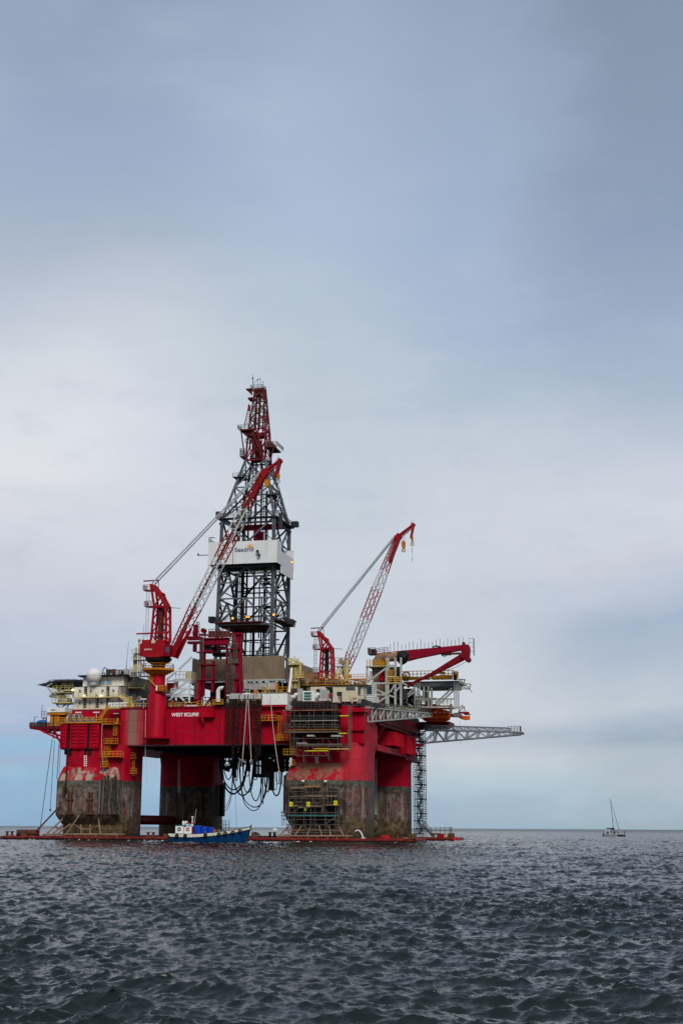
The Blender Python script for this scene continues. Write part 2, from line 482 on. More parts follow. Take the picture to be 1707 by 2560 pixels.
    def ring(s, c, R, r, axis='v', n=14, m=6, sq=1.0):
        vs, fs = [], []
        for i in range(n):
            t = 2 * pi * i / n
            for j in range(m):
                e = 2 * pi * j / m
                rr = R + r * cos(e)
                x, y, zz = rr * cos(t), r * sin(e), rr * sin(t)
                if axis == 'v':
                    vs.append((c[0] + x, c[1] + y * sq, c[2] + zz))
                elif axis == 'u':
                    vs.append((c[0] + y * sq, c[1] + x, c[2] + zz))
                else:
                    vs.append((c[0] + x, c[1] + zz, c[2] + y * sq))
        for i in range(n):
            for j in range(m):
                fs.append((i * m + j, ((i + 1) % n) * m + j, ((i + 1) % n) * m + (j + 1) % m, i * m + (j + 1) % m))
        return s.add(vs, fs)
    def ball(s, c, r, n=16, m=10, k=(1, 1, 1)):
        return s.loft([[(c[0] + k[0] * r * sin(pi * (j + .02) / (m + .04)) * cos(2 * pi * i / n), c[1] + k[1] * r * sin(pi * (j + .02) / (m + .04)) * sin(2 * pi * i / n),
                         c[2] - k[2] * r * cos(pi * (j + .02) / (m + .04))) for i in range(n)] for j in range(m + 1)])
    def pieces(s, tol=.16):
        """groups of primitives that touch one another"""
        n = len(s.g)
        if n < 2 or n > 500:
            return [list(range(n))]
        bb = []
        for a, b, _, _ in s.g:
            P = s.v[a:b]
            bb.append([min(p[i] for p in P) - tol / 2 for i in range(3)] + [max(p[i] for p in P) + tol / 2 for i in range(3)])
        bb = np.array(bb)
        lab = np.full(n, -1)
        out = []
        for i in range(n):
            if lab[i] >= 0:
                continue
            lab[i] = len(out); stack = [i]; grp = []
            while stack:
                j = stack.pop(); grp.append(j)
                hit = (lab < 0) & np.all(bb[:, :3] <= bb[j, 3:], axis=1) & np.all(bb[:, 3:] >= bb[j, :3], axis=1)
                for kx in np.nonzero(hit)[0]:
                    lab[kx] = len(out); stack.append(int(kx))
            out.append(sorted(grp))
        return out
    def put(s, name, mat, parent=None, smooth=False, base=None, bevel=0):
        if parent:                                  # every separate piece becomes a part of its own
            gs = s.pieces()
            if 1 < len(gs) <= 60:
                gs.sort(key=len, reverse=True)
                res = []
                for grp in gs:
                    q = MB()
                    for gi in grp:
                        a, b, f0, f1 = s.g[gi]
                        q.add(s.v[a:b], [tuple(i - a for i in f) for f in s.f[f0:f1]])
                    res.append(q.put1(name, mat, parent, smooth, base, bevel))
                return res[0]
        return s.put1(name, mat, parent, smooth, base, bevel)
    def put1(s, name, mat, parent=None, smooth=False, base=None, bevel=0):
        me = bpy.data.meshes.new(name)
        b = BASE[parent] if parent else Vector(base if base is not None else (0, 0, 0))
        me.from_pydata([(p[0] - b[0], p[1] - b[1], p[2] - b[2]) for p in s.v], [], s.f)
        mats = mat if isinstance(mat, (list, tuple)) else [mat]
        for mm in mats:
            me.materials.append(MATS[mm])
        bm = bmesh.new(); bm.from_mesh(me)
        bmesh.ops.recalc_face_normals(bm, faces=bm.faces)
        bm.to_mesh(me); bm.free()
        if smooth:
            for p in me.polygons:
                p.use_smooth = True
            me.set_sharp_from_angle(angle=radians(38))
        o = bpy.data.objects.new(name, me)
        COL.objects.link(o)
        BASE[o] = b
        if parent:
            o.parent = parent
        else:
            o.location = W(b)
            o.rotation_euler = (0, 0, -A)
        if bevel:
            md = o.modifiers.new('bevel', 'BEVEL')
            md.width = bevel; md.segments = 2; md.limit_method = 'ANGLE'
        return o
BASE = {}
def tag(o, label=None, cat=None, group=None, kind=None):
    for key, v in (('label', label), ('category', cat), ('group', group), ('kind', kind)):
        if v:
            o[key] = v
    return o
def thing(name, label, cat, base, group=None):
    """an Empty at the thing's base in rig axes"""
    o = bpy.data.objects.new(name, None)
    COL.objects.link(o)
    o.empty_display_size = .5
    o.location = W(base)
    o.rotation_euler = (0, 0, -A)
    BASE[o] = Vector(base)
    return tag(o, label, cat, group)
def floater(name, label, cat, world, rz, group=None):
    """an Empty with a frame of its own (boats)"""
    o = bpy.data.objects.new(name, None)
    COL.objects.link(o)
    o.location = world
    o.rotation_euler = (0, 0, rz)
    BASE[o] = Vector((0, 0, 0))
    return tag(o, label, cat, group)
def text(parent, body, name, mat, p0, p1, depth=.04, axis='front'):
    """letters as thin raised plates, from lower-left p0 to upper-right p1 in rig axes"""
    cu = bpy.data.curves.new(name, 'FONT')
    cu.body = body
    cu.extrude = depth / 2
    cu.offset = .028 if len(body) > 8 else .01
    ob = bpy.data.objects.new(name, cu)
    COL.objects.link(ob)
    bpy.context.view_layer.update()
    me = bpy.data.meshes.new_from_object(ob.evaluated_get(bpy.context.evaluated_depsgraph_get()))
    bpy.data.objects.remove(ob)
    xs = [v.co.x for v in me.vertices]; ys = [v.co.y for v in me.vertices]
    x0, x1, y0, y1 = min(xs), max(xs), min(ys), max(ys)
    b = BASE[parent]
    du, dv = p1[0] - p0[0], p1[1] - p0[1]
    dl = hypot(du, dv)
    nx, ny = dv / dl, -du / dl
    for v in me.vertices:
        t = (v.co.x - x0) / (x1 - x0)
        v.co = Vector((p0[0] + du * t + nx * v.co.z, p0[1] + dv * t + ny * v.co.z, p0[2] + (v.co.y - y0) / (y1 - y0) * (p1[2] - p0[2]))) - b
    me.materials.clear()
    me.materials.append(MATS[mat])
    o = bpy.data.objects.new(name, me)
    COL.objects.link(o)
    o.parent = parent
    BASE[o] = b
    return o
def rrect(u0, u1, v0, v1, r, n=4):
    pts = []
    for cx, cy, a0 in ((u1 - r, v1 - r, 0), (u0 + r, v1 - r, 90), (u0 + r, v0 + r, 180), (u1 - r, v0 + r, 270)):
        for i in range(n + 1):
            a = radians(a0 + 90 * i / n)
            pts.append((cx + r * cos(a), cy + r * sin(a)))
    return pts
# ------------------------------------------------------------------ the sea: one sheet to the horizon, wind waves in world space
def wave_patch(n, size, amp, wind, seed, lo, hi, spread=7):
    rs = np.random.RandomState(seed)
    k1 = 2 * np.pi * np.fft.fftfreq(n, size / n)
    kx, ky = np.meshgrid(k1, k1, indexing='ij')
    kk = np.hypot(kx, ky)
    kk[0, 0] = 1
    ls = wind[2] ** 2 / 9.81
    P = np.exp(-1 / (kk * ls) ** 2) / kk ** 4
    cs = (kx * wind[0] + ky * wind[1]) / kk
    P *= .025 + np.abs(cs) ** spread
    P *= (kk > 2 * np.pi / hi) * (kk < 2 * np.pi / lo)
    P[0, 0] = 0
    h = np.sqrt(P) * (rs.randn(n, n) + 1j * rs.randn(n, n))
    z = np.real(np.fft.ifft2(h))
    sc = amp / z.std()
    dx = np.real(np.fft.ifft2(1j * h * kx / kk)) * sc
    dy = np.real(np.fft.ifft2(1j * h * ky / kk)) * sc
    return z * sc, dx, dy, size, n
def bil(a, size, n, x, y):
    fx, fy = (x / size * n) % n, (y / size * n) % n
    i, j = fx.astype(int) % n, fy.astype(int) % n
    a0, b0 = fx - np.floor(fx), fy - np.floor(fy)
    i2, j2 = (i + 1) % n, (j + 1) % n
    return a[i, j] * (1 - a0) * (1 - b0) + a[i2, j] * a0 * (1 - b0) + a[i, j2] * (1 - a0) * b0 + a[i2, j2] * a0 * b0
def sea():
    wd = (-.35, -.94)
    P = [(wave_patch(256, 230.0, .035, (-.55, -.83, 6.0), 5, 5.0, 34), .1, .8),
         (wave_patch(1024, 142.0, .052, (*wd, 3.6), 3, .35, 12), 0.0, 1.0),
         (wave_patch(768, 57.0, .045, (-.35, -.93, 2.2), 9, .2, 3.4), .35, .95),
         (wave_patch(768, 17.5, .032, (.1, -.98, 1.4), 21, .045, 1.2, 4), -.25, .9)]
    na, nr = 760, 2000
    fine = np.linspace(-.31, .31, na)
    side = np.concatenate([.31 + .49 * (np.arange(1, 221) / 220.0) ** 1.15, [.9, 1.2, 1.7, 2.3, 3.14159]])
    th = np.concatenate([-side[::-1], fine, side])
    rr = np.concatenate([[0.5, 5, 10], 15.0 * (3200 / 15.0) ** (np.arange(nr) / (nr - 1.0)), [5000, 9000, 16000, 30000]])
    T, R = np.meshgrid(th, rr, indexing='ij')
    x, y = R * np.sin(T), R * np.cos(T)
    z = np.zeros_like(x); px = np.zeros_like(x); py = np.zeros_like(x)
    step = R * (np.log(3200 / 15.0) / nr)
    # gusts: patches of sea where the small waves are stronger or weaker
    gust = 1.05 + .12 * np.sin(x * .13 + y * .071 + 2 * np.sin(y * .023)) + .10 * np.sin(x * .052 - y * .110 + 1.7) + .08 * np.sin(x * .31 + y * .17 + 3 * np.sin(x * .05))
    gust = np.clip(gust, .75, 1.35)
    for kp, ((pz, dx, dy, size, n), rot, chop) in enumerate(P):
        g_ = 1.0 if kp == 0 else gust
        c, s = cos(rot), sin(rot)
        xr, yr = x * c - y * s, x * s + y * c
        z += g_ * bil(pz, size, n, xr, yr)
        ex, ey = bil(dx, size, n, xr, yr), bil(dy, size, n, xr, yr)
        px += g_ * (ex * c + ey * s) * chop
        py += g_ * (-ex * s + ey * c) * chop
    fadeout = np.clip((3200 - R) / 1500, 0, 1)
    z *= fadeout
    x = x + px * fadeout; y = y + py * fadeout
    a, b = x.shape
    idx = np.arange(a * b).reshape(a, b)
    quads = np.stack([idx[:-1, :-1], idx[:-1, 1:], idx[1:, 1:], idx[1:, :-1]], -1).reshape(-1, 4)[:, ::-1]
    me = bpy.data.meshes.new('sea')
    me.vertices.add(a * b)
    me.vertices.foreach_set('co', np.stack([x, y, z], -1).astype(np.float32).ravel())
    me.loops.add(quads.size)
    me.loops.foreach_set('vertex_index', quads.astype(np.int32).ravel())
    me.polygons.add(len(quads))
    me.polygons.foreach_set('loop_start', np.arange(0, quads.size, 4, dtype=np.int32))
    me.polygons.foreach_set('use_smooth', np.ones(len(quads), dtype=bool))
    me.update(calc_edges=True)
    me.validate()
    if me.polygons[len(me.polygons) // 2].normal.z < 0:
        me.flip_normals()
    m, q = newmat('sea_water')
    oc = q.n('ShaderNodeTexCoord').outputs['Object']
    b1 = q.noise(q.mapped(oc, (1.0, 2.2, 1)), 2.6, 5, .65)
    b2 = q.noise(q.mapped(oc, (1.0, 2.0, 1)), 11.0, 3, .65)
    patch = q.noise(q.mapped(oc, (1.0, .55, 1)), .045, 4, .6)
    hgt = q.m('ADD', q.m('MULTIPLY', b1, 1.0), q.m('MULTIPLY', b2, .25))
    col = q.mix(patch, (.006, .012, .0115, 1), (.011, .019, .018, 1))
    # far out the wavelets are too small to mesh: their slopes go into the roughness instead
    far = q.n('ShaderNodeVectorMath', {'operation': 'LENGTH'}, i0=oc).outputs['Value']
    b = finish(q, col, q.m('ADD', q.rng(patch, .3, .7, .05, .10), q.m('ADD', q.rng(far, 100.0, 420.0, 0.0, .07), q.rng(far, 380.0, 2500.0, 0.0, .17))), bump=hgt, bs=.5, bd=.04, spec=.33)
    b.inputs['IOR'].default_value = 1.333
    me.materials.append(m)
    o = bpy.data.objects.new('sea', me)
    COL.objects.link(o)
    o['kind'] = 'structure'
sea()

# ------------------------------------------------------------------ the rig's hull
hull = thing('drilling_rig', 'red semi submersible drilling rig standing on four worn columns in the sea', 'oil rig', (-39, 30, 0))
for v0, v1, us in ((-6.5, 11, (-91, 13.4)), (49, 66, (-91, 13.4))):
    m = MB()
    pl = rrect(us[0], us[1], v0, v1, 3.0)
    inner = rrect(us[0] + .35, us[1] - .35, v0 + .35, v1 - .35, 2.7)
    m.loft([[(a, b, -3) for a, b in pl], [(a, b, .62) for a, b in pl], [(a, b, .9) for a, b in inner]])
    po = m.put('pontoon', 'pontoon_red', hull)
    f = MB()
    for i in range(9):                               # deck fittings: bollards, hatches, low pipes
        u = us[0] + 3 + i * 12 + random.uniform(-2, 2)
        if us[0] + 12 < u < -56 or -22 < u < 2:
            continue
        f.lathe((u, v0 + 1.6, .85), [(.35, 0), (.3, .9), (.5, .95), (.5, 1.15)], 8)
        f.lathe((u + 1.3, v0 + 1.6, .85), [(.35, 0), (.3, .9), (.5, .95), (.5, 1.15)], 8)
        f.box((u + 4, v0 + 1, .85), (u + 5.6, v0 + 2.4, .85 + random.uniform(.5, 1.3)))
    f.put('deck_fitting', 'rust', po)
def column(u0, u1, v0, v1, mat, r=2.6):
    m = MB()
    rings = []
    for z, g in ((-3, 0), (.7, 0), (4, 0), (20.4, 0), (23.1, .35)):
        rings.append([(a, b, z) for a, b in rrect(u0 - g, u1 + g, v0 - g * .2, v1 + g, r)])
    m.loft(rings)
    return m.put('column', mat, hull, smooth=True)
fl = column(-77.4, -60.2, 0, 13.5, 'column_paint', 3.2)
fr = column(-18.6, 0, 0, 14.5, 'worn_column_paint', 3.4)
bl = column(-71.6, -55.6, 50, 65, 'column_paint', 4.2)
br = column(-17.5, -.6, 50.5, 65.5, 'column_paint', 5.0)
# side sponsons that bulge round the waterline
def sponson(u0, u1, mat, par, zb=4.6, l=1.2):
    m = MB()
    m.loft([[(u0 + .9, .6, zb - 1.6), (u1, .6, zb - 1.6), (u1, 9, zb - 1.6), (u0 + .9, 9, zb - 1.6)],
            [(u0 - l * .2, -2.2, zb + 1.4), (u1 + .1, -2.2, zb + 1.4), (u1 + .3, 9, zb + 1.4), (u0 - l, 9, zb + 1.4)],
            [(u0 - l * .2, -2.2, 14.3), (u1 + .1, -2.2, 14.3), (u1 + .3, 9, 14.3), (u0 - l, 9, 14.3)],
            [(u0 + .3, .3, 18.2), (u1 - .2, .3, 18.2), (u1 - .1, 9, 18.2), (u0 + .3, 9, 18.2)]])
    return m.put('sponson', mat, par, bevel=1.1)
sf = sponson(-77.6, -62.0, 'streaked_column_paint', fl)
sr = sponson(-18.9, -4.6, 'worn_column_paint', fr, 4.6, .7)
# tall guide plates and old chain fenders bolted to the left sponson
m = MB()
for x0, x1 in ((249, 251.5), (258, 261), (268, 270.5), (278, 280), (286, 288), (293, 295), (300, 302.5)):
    a, b = at(x0, 1938, -2.3), at(x1, 2036, -2.3)
    m.box((a.x, -2.42, b.z), (b.x, -2.1, a.z + random.uniform(-1.2, .6)))
m.put('fender_strip', 'wet_chain', fl)
m = MB()
for x in (176, 226):                                  # towing brackets on the sponson face
    a = at(x, 2012, -2.3)
    m.box((a.x - .9, -2.9, a.z + 1.2), (a.x + .9, -2.2, a.z + 1.45))
    m.box((a.x - .5, -2.8, a.z - 1.9), (a.x - .2, -2.2, a.z + 3))
    m.box((a.x + .2, -2.8, a.z - 1.9), (a.x + .5, -2.2, a.z + 3))
    m.box((a.x - 1, -2.9, a.z - 2.3), (a.x + 1, -2.2, a.z - 1.9))
m.put('towing_bracket', 'rust', fl)
# dark chain guides at the inner edges of the back left and front right columns
m = MB()
for x0, x1, y0, y1, v in ((549, 552, 1960, 2040, 57), (554, 558, 1962, 2041, 56.6)):
    a, b = at(x0, y0, v), at(x1, y1, v)
    m.box((a.x, v, b.z), (b.x, v + 1.5, a.z))
m.put('chain_guide', 'black_steel', bl)
m = MB()
for x0, x1, y0, y1 in ((709, 712, 1938, 2034), (714, 717, 1934, 2040)):
    a, b = at(x0, y0, -1), at(x1, y1, -1)
    m.box((a.x, -1, b.z), (b.x, 3, a.z))
m.put('chain_guide', 'black_steel', fr)
# draft marks
def drafts(par, x, y0, y1, n, v, dbl=True):
    m = MB()
    for i in range(n):
        y = y0 + (y1 - y0) * i / (n - 1)
        a = at(x, y, v)
        m.box((a.x - .42, v - .03, a.z - .13), (a.x - .06, v, a.z + .13))
        if dbl:
            m.box((a.x + .08, v - .03, a.z - .13), (a.x + .4, v, a.z + .13))
    m.put('draft_mark', 'lettering_white', par)
drafts(bl, 448, 1900, 1980, 20, 49.98)
drafts(br, 939, 1898, 2035, 34, 50.48)
drafts(fr, 792, 1890, 1906, 5, -.02)
drafts(fl, 214.5, 1890, 1914, 6, -.02)
# braces between the pontoons, along the rig's sides
for u, z, r, par in ((-66.5, 5.0, 1.25, hull), (-9.5, 3.9, 1.75, hull)):
    MB().tube((u, 10, z), (u, 52, z), r, 18).put('brace', 'brown_tube' if u > -20 else 'deep_red', par, smooth=True)
# main deck box
m = MB()
m.box((-62.5, 1, 23), (-18.3, 66, 32))
m.box((-78, 6, 22.9), (-62.5, 66, 32.02))
m.box((-18.3, 1.2, 23.2), (-3, 66, 31.98))
deck = m.put('deck_box', 'deck_front_paint', hull)
MB().box((-62.2, 1.2, 22.86), (-18.6, 65.8, 22.99)).put('deck_underside', 'deck_underside', deck)
m = MB()
for i in range(10):
    v = 6 + i * 6
    m.box((-60, v, 22.5), (-19.5, v + .35, 22.85))
m.box((-46, 22, 21.6), (-30, 24, 22.8)); m.box((-46, 40, 22.2), (-30, 43, 22.8))
m.put('underdeck_beam', 'black_steel', deck)
# front left column head with its winch platform
m = MB()
m.box((-78, .4, 22), (-62.6, 14, 28.3))
head = m.put('column_head', 'deep_red', hull)
m = MB()
for x0, x1 in ((153, 166), (178, 197), (197.6, 217), (227, 246)):
    a, b = at(x0, 1811, -.9), at(x1, 1871, -.9)
    m.box((a.x, -.7, b.z), (b.x, .5, a.z))
    m.box((a.x, -1.05, b.z), (a.x + .35, -.65, a.z))
    m.box((b.x - .35, -1.05, b.z), (b.x, -.65, a.z))
    for i in range(7):
        z = b.z + (a.z - b.z) * (i + .5) / 7
        m.box((a.x + .3, -.92, z), (b.x - .3, -.66, z + .16))
m.put('fairlead_panel', 'hull_red', head)
m = MB()
for x in (172, 222):
    a, b = at(x, 1811, -.5), at(x, 1886, -.5)
    m.box((a.x - .9, -.3, b.z), (a.x - .5, .5, a.z)); m.box((a.x + .5, -.3, b.z), (a.x + .9, .5, a.z))
    m.box((a.x - .5, -.12, b.z + .8), (a.x + .5, .45, a.z))  # black back plate added for the dark of the gap between the panels
    m.tube((a.x, -.2, a.z), (b.x, -.6, b.z), .22, 6)
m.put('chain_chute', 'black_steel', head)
# front right column head
m = MB()
m.box((-18.5, .2, 22.9), (-.1, 15, 31.2))
m.box((-3.4, -1.0, 30.3), (.35, 6, 31.3))
m.box((-3.0, -.6, 25.9), (.4, .25, 26.9))
m.put('column_head', 'hull_red', hull)
# right side: deep beam, inset wall, brackets, overhanging deck
m = MB()
m.box((-2.4, 14.6, 22.0), (0, 51, 23.5)); m.box((-5, 50.2, 21.2), (0, 66, 24))
m.put('side_beam', 'hull_red', hull)
m = MB()
m.box((-3, 14, 28.2), (.6, 68, 29.0)); m.box((-3.1, 12, 29.0), (1.0, 66, 31.9))
m.profile([(-3, 29), (-3, 24.2), (-1.5, 24.2), (.9, 28.2)], 18, 20.5)
m.profile([(-3, 29), (-3, 24.2), (-1.5, 24.2), (.9, 28.2)], 46, 48)
m.put('side_overhang', 'deep_red', hull)
for v0, v1, z0, z1 in ((27, 39, 23.9, 27.5), (44, 55, 22.6, 27.6)):
    m = MB()
    m.box((-3, v0, z0), (1.2, v1, z1))
    n = int((v1 - v0) / 1.1)
    for i in range(n + 1):
        v = v0 + (v1 - v0) * i / n
        m.box((1.2, v - .12, z0 + .1), (1.75, v + .12, z1 - .1))
    m.put('winch_house', 'hull_red', hull)
# ribbed box proud of the front beside the name
m = MB()
a, b = at(499, 1770, -.6), at(533, 1793, -.6)
m.box((a.x, -.5, b.z), (b.x, 1, a.z))
for i in range(9):
    u = a.x + (b.x - a.x) * i / 8
    m.box((u - .08, -.72, b.z + .05), (u + .08, -.45, a.z - .05))
m.profile([(a.x + .3, b.z), (a.x + 1, b.z), (a.x + 1, b.z - 1.6)], -.4, 1)
m.put('ribbed_locker', 'hull_red', hull)
a, b = at(429, 1791.5, .97), at(498.5, 1781.5, .97)
text(hull, 'WEST ECLIPSE', 'lettering', 'lettering_white', a, b)
# kerb strip along the deck edge, rubbing bars and weld lines
m = MB()
m.box((-62.5, .8, 31.9), (-37, 1.05, 32.35)); m.box((-37, .85, 31.7), (-18.5, 1.05, 32.1))
m.put('deck_edge', 'deep_red', hull)
m = MB()
for (x0, x1, y) in ((285, 297, 1785), (272, 282, 1833)):
    a, b = at(x0, y, .9), at(x1, y, .9)
    m.box((a.x, .7, a.z), (b.x, 1, a.z + .22))
m.put('wear_plate', 'light_steel', hull)
# side walls of the upper deck houses under the quarters
m = MB()
m.box((-78, 6.2, 32), (-36, 64, 32.4))
m.put('upper_deck', 'deep_red', hull)
m = MB()
m.box((-36, 3.5, 31.95), (-.8, 64, 33.7)); m.box((-.8, 8, 31.95), (1.0, 64, 33.2))
m.put('upper_deck', 'dark_steel', hull)

# guard frames of tube standing on the pontoon round the column feet
def foot_frame(label, base, x0, x1, ytop, pairs, ybot, v, zb):
    o = thing('guard_frame', label, 'guard frame', base, 'tube frames at the column feet')
    m = MB()
    a, b = at(x0, ybot, v), at(x1, ybot, v)
    m.tube(a, b, .26); m.tube(a + Vector((0, 4, 0)), (b.x, b.y + 4, b.z), .2)
    for u in np.linspace(a.x + .5, b.x - .5, 8):
        m.tube((u, a.y, a.z), (u, a.y + 5, a.z), .14); m.tube((u, a.y, a.z), (u, a.y, .6), .16)
    m.put('bottom_rail', 'brown_tube', o)
    m = MB()
    prev = None
    for xt, yt, xb in pairs:
        p = at(xt, yt, -2.4 if yt < ytop + 4 else -.6)
        q = at(xb, ybot, v)
        m.tube(p, q, .2)
        mid = p.lerp(q, .45)
        if prev is not None:
            m.tube(prev, mid, .15)
        prev = mid
    m.put('strut', 'brown_tube', o)
foot_frame('brown tube guard frame around foot of the front left column', (-70, -5, .9), 108, 297, 2046,
    [(157, 2048, 116), (160, 2062, 130), (177, 2060, 142), (199, 2038, 166), (203, 2062, 204), (226, 2062, 226), (247, 2048, 252)], 2086, -5.6, .9)
foot_frame('rusty tube guard frame under scaffold at foot of the front right column', (-11, -5, .9), 692, 872, 2063,
    [(722, 2066, 697), (733, 2064, 724), (755, 2064, 736), (777, 2062, 767), (797, 2064, 805), (822, 2064, 827), (847, 2066, 858)], 2090, -5.6, .9)

# white slop where the swell washes along the pontoons
rs = random.Random(11)
m = MB()
for i in range(70):
    if i < 45:
        u, v = rs.uniform(-91, 13.5), -6.6 - abs(rs.gauss(0, .5))
    else:
        u, v = 13.6 + abs(rs.gauss(0, 5)), rs.uniform(45, 60)
    r_ = rs.uniform(.1, .4); h = rs.uniform(.05, .2)
    ring = [rs.uniform(.5, 1) for _ in range(7)]
    m.loft([[(u + 2 * r_ * g_ * f * cos(2 * pi * j / 7), v + r_ * g_ * f * sin(2 * pi * j / 7), z) for j, g_ in enumerate(ring)] for f, z in ((1, -.1), (.8, h * .6), (.35, h))])
fo = m.put('foam', 'foam_white', None, base=(-39, -7, 0))
fo['kind'] = 'stuff'; fo['label'] = 'white slop of foam along the pontoon waterline'; fo['category'] = 'foam'
# ------------------------------------------------------------------ derrick
der = thing('derrick', 'tall grey lattice drilling derrick with a dark red top and white wind screen box', 'derrick', (-41, 41, 41))
def sq(z):
    """corner positions of the tower at height z: front left, front right, back right, back left"""
    for (z0, c0, h0), (z1, c1, h1) in zip(DT, DT[1:]):
        if z <= z1:
            t = (z - z0) / (z1 - z0)
            c = c0 + (c1 - c0) * t; h = h0 + (h1 - h0) * t
            break
    return [Vector((c - h, 41 - h, z)), Vector((c + h, 41 - h, z)), Vector((c + h, 41 + h, z)), Vector((c - h, 41 + h, z))]
DT = [(41, -41.2, 8.0), (86.7, -40.7, 7.5), (104.3, -40.4, 2.9), (113.5, -40.3, 2.4), (125.7, -40.2, 1.25)]
m0 = [MB() for _ in range(4)]
for z0, z1, r in ((41, 86.7, .52), (86.7, 104.3, .38)):
    a, b = sq(z0), sq(z1)
    for i in range(4):
        m0[i].beam(a[i], b[i], r * 1.5)
for i in range(4):
    # cable ladders clipped to each leg make it look thick and busy
    a, b = sq(42), sq(86)
    sgn = -1 if i in (0, 3) else 1
    m0[i].ladder(a[i] + Vector((-.1 * sgn, -.55, 0)), b[i] + Vector((-.1 * sgn, -.55, 0)), (.5, 0, 0), .06)
    m0[i].put('leg', 'grey_steel', der)
def bay(m, z0, z1, faces, kind, r=.26):
    a, b = sq(z0), sq(z1)
    for i in faces:
        j = (i + 1) % 4
        A0, A1, B0, B1 = a[i], a[j], b[i], b[j]
        m.beam(B0, B1, r * 1.5)
        mid = B0.lerp(B1, .5)
        lm = A0.lerp(A1, .5)
        if kind == 'K':                     # inverted V with hangers
            m.beam(A0, mid, r * 1.9); m.beam(A1, mid, r * 1.9)
            for e0, e1 in ((A0, B0), (A1, B1)):
                q = e0.lerp(mid, .5)
                m.beam(q, e0.lerp(e1, .5), r * 1.2); m.beam(q, e1.lerp(mid, .15), r * 1.1); m.beam(q, e0.lerp(e1, .86), r)
        elif kind == 'V':
            m.beam(B0, lm, r * 1.9); m.beam(B1, lm, r * 1.9)
            for e0, e1 in ((A0, B0), (A1, B1)):
                q = e1.lerp(lm, .5)
                m.beam(q, e0.lerp(e1, .5), r * 1.2); m.beam(q, e0.lerp(lm, .5), r)
        else:
            m.beam(A0, B1, r * 1.7); m.beam(A1, B0, r * 1.7)
            c = A0.lerp(B1, .5)
            m.cbox(c - Vector((0, 0, .5)), .9 if i % 2 == 0 else .3, .3 if i % 2 == 0 else .9, 1)
            q0, q1 = A0.lerp(B0, .5), A1.lerp(B1, .5)
            m.beam(q0, q1, r)
            for e, f in ((A0, q0), (A1, q1), (B0, q0), (B1, q1)):
                m.beam(e.lerp(c, .5), f, r * .9)
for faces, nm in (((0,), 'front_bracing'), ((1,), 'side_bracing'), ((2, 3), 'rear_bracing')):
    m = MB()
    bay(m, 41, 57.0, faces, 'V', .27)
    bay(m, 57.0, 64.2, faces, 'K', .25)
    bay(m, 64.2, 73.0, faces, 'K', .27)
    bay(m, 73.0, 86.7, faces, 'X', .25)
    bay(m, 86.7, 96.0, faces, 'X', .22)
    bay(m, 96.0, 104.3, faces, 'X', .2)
    m.put(nm, 'grey_steel' if nm != 'rear_bracing' else 'dark_steel', der)  # rear bracing takes darker steel to stand for shade on the far side
# inner guide rails, pipes and landings that fill the tower
m = MB()
for u, v in ((-44.2, 41), (-43.2, 41), (-38.2, 42), (-36.4, 44), (-45.5, 43.5), (-42.5, 45.5), (-39.6, 46)):
    m.beam((u, v, 41), (u + .2, v, 96), .42)
m.ladder((-36.6, 37.5, 42), (-36.6, 37.5, 86), (.8, 0, 0), .08)
m.ladder((-44.6, 40.2, 42), (-44.6, 40.2, 80), (.7, 0, 0), .08)
for z in (50, 54.2, 61, 67.6, 69):
    m.box((-46, 46.5, z), (-35.2, 46.9, z + .35)); m.box((-37.5, 36, z + 1), (-35, 39, z + 1.15))
for i in range(16):
    u, v, z0 = random.uniform(-47, -35), random.uniform(35, 47), random.uniform(42, 70)
    m.beam((u, v, z0), (u, v, z0 + random.uniform(6, 20)), random.choice((.16, .22, .3)))
for i in range(14):
    z = random.uniform(44, 100); c = sq(z); a_, b_ = c[random.randint(0, 3)], c[random.randint(0, 3)]
    m.beam(a_.lerp(Vector((-40.7, 41, z)), .1), b_.lerp(Vector((-40.7, 41, z)), .1), .22)
m.put('guide_rail', 'black_steel', der)
m = MB()
m.tube((-34.6, 41, 42), (-34.6, 41, 72), .24); m.tube((-42.4, 36.5, 55), (-42.4, 36.5, 64), .2)
m.put('standpipe', 'maroon', der)
# racking platform inside, above the drill floor
m = MB()
a = at(545, 1556, 33.2)
m.box((-49.6, 32.2, a.z - .35), (-36.2, 46, a.z))
m.box((-33.9, 34, a.z + .2), (-31.0, 48, a.z + .45))
m.profile([(-49, a.z - .35), (-47, a.z - 1.5), (-39, a.z - 1.5), (-36.5, a.z - .35)], 34, 45)
pl = m.put('racking_platform', 'maroon', der)
MB().rail([(-50.4, 32.2, a.z), (-36.2, 32.2, a.z), (-31, 34.2, a.z + .3), (-31, 48, a.z + .3)], 1.3, .06, 1.4, 2).put('railing', 'dark_steel', pl)
m = MB()
m.box((-51.2, 32.5, a.z), (-49.7, 35, a.z + 1.6)); m.box((-31, 40, a.z), (-29.6, 43, a.z + 1.4)); m.box((-30, 41, a.z + .6), (-28.9, 42, a.z + 1))
m.put('winch_box', 'dark_steel', pl)
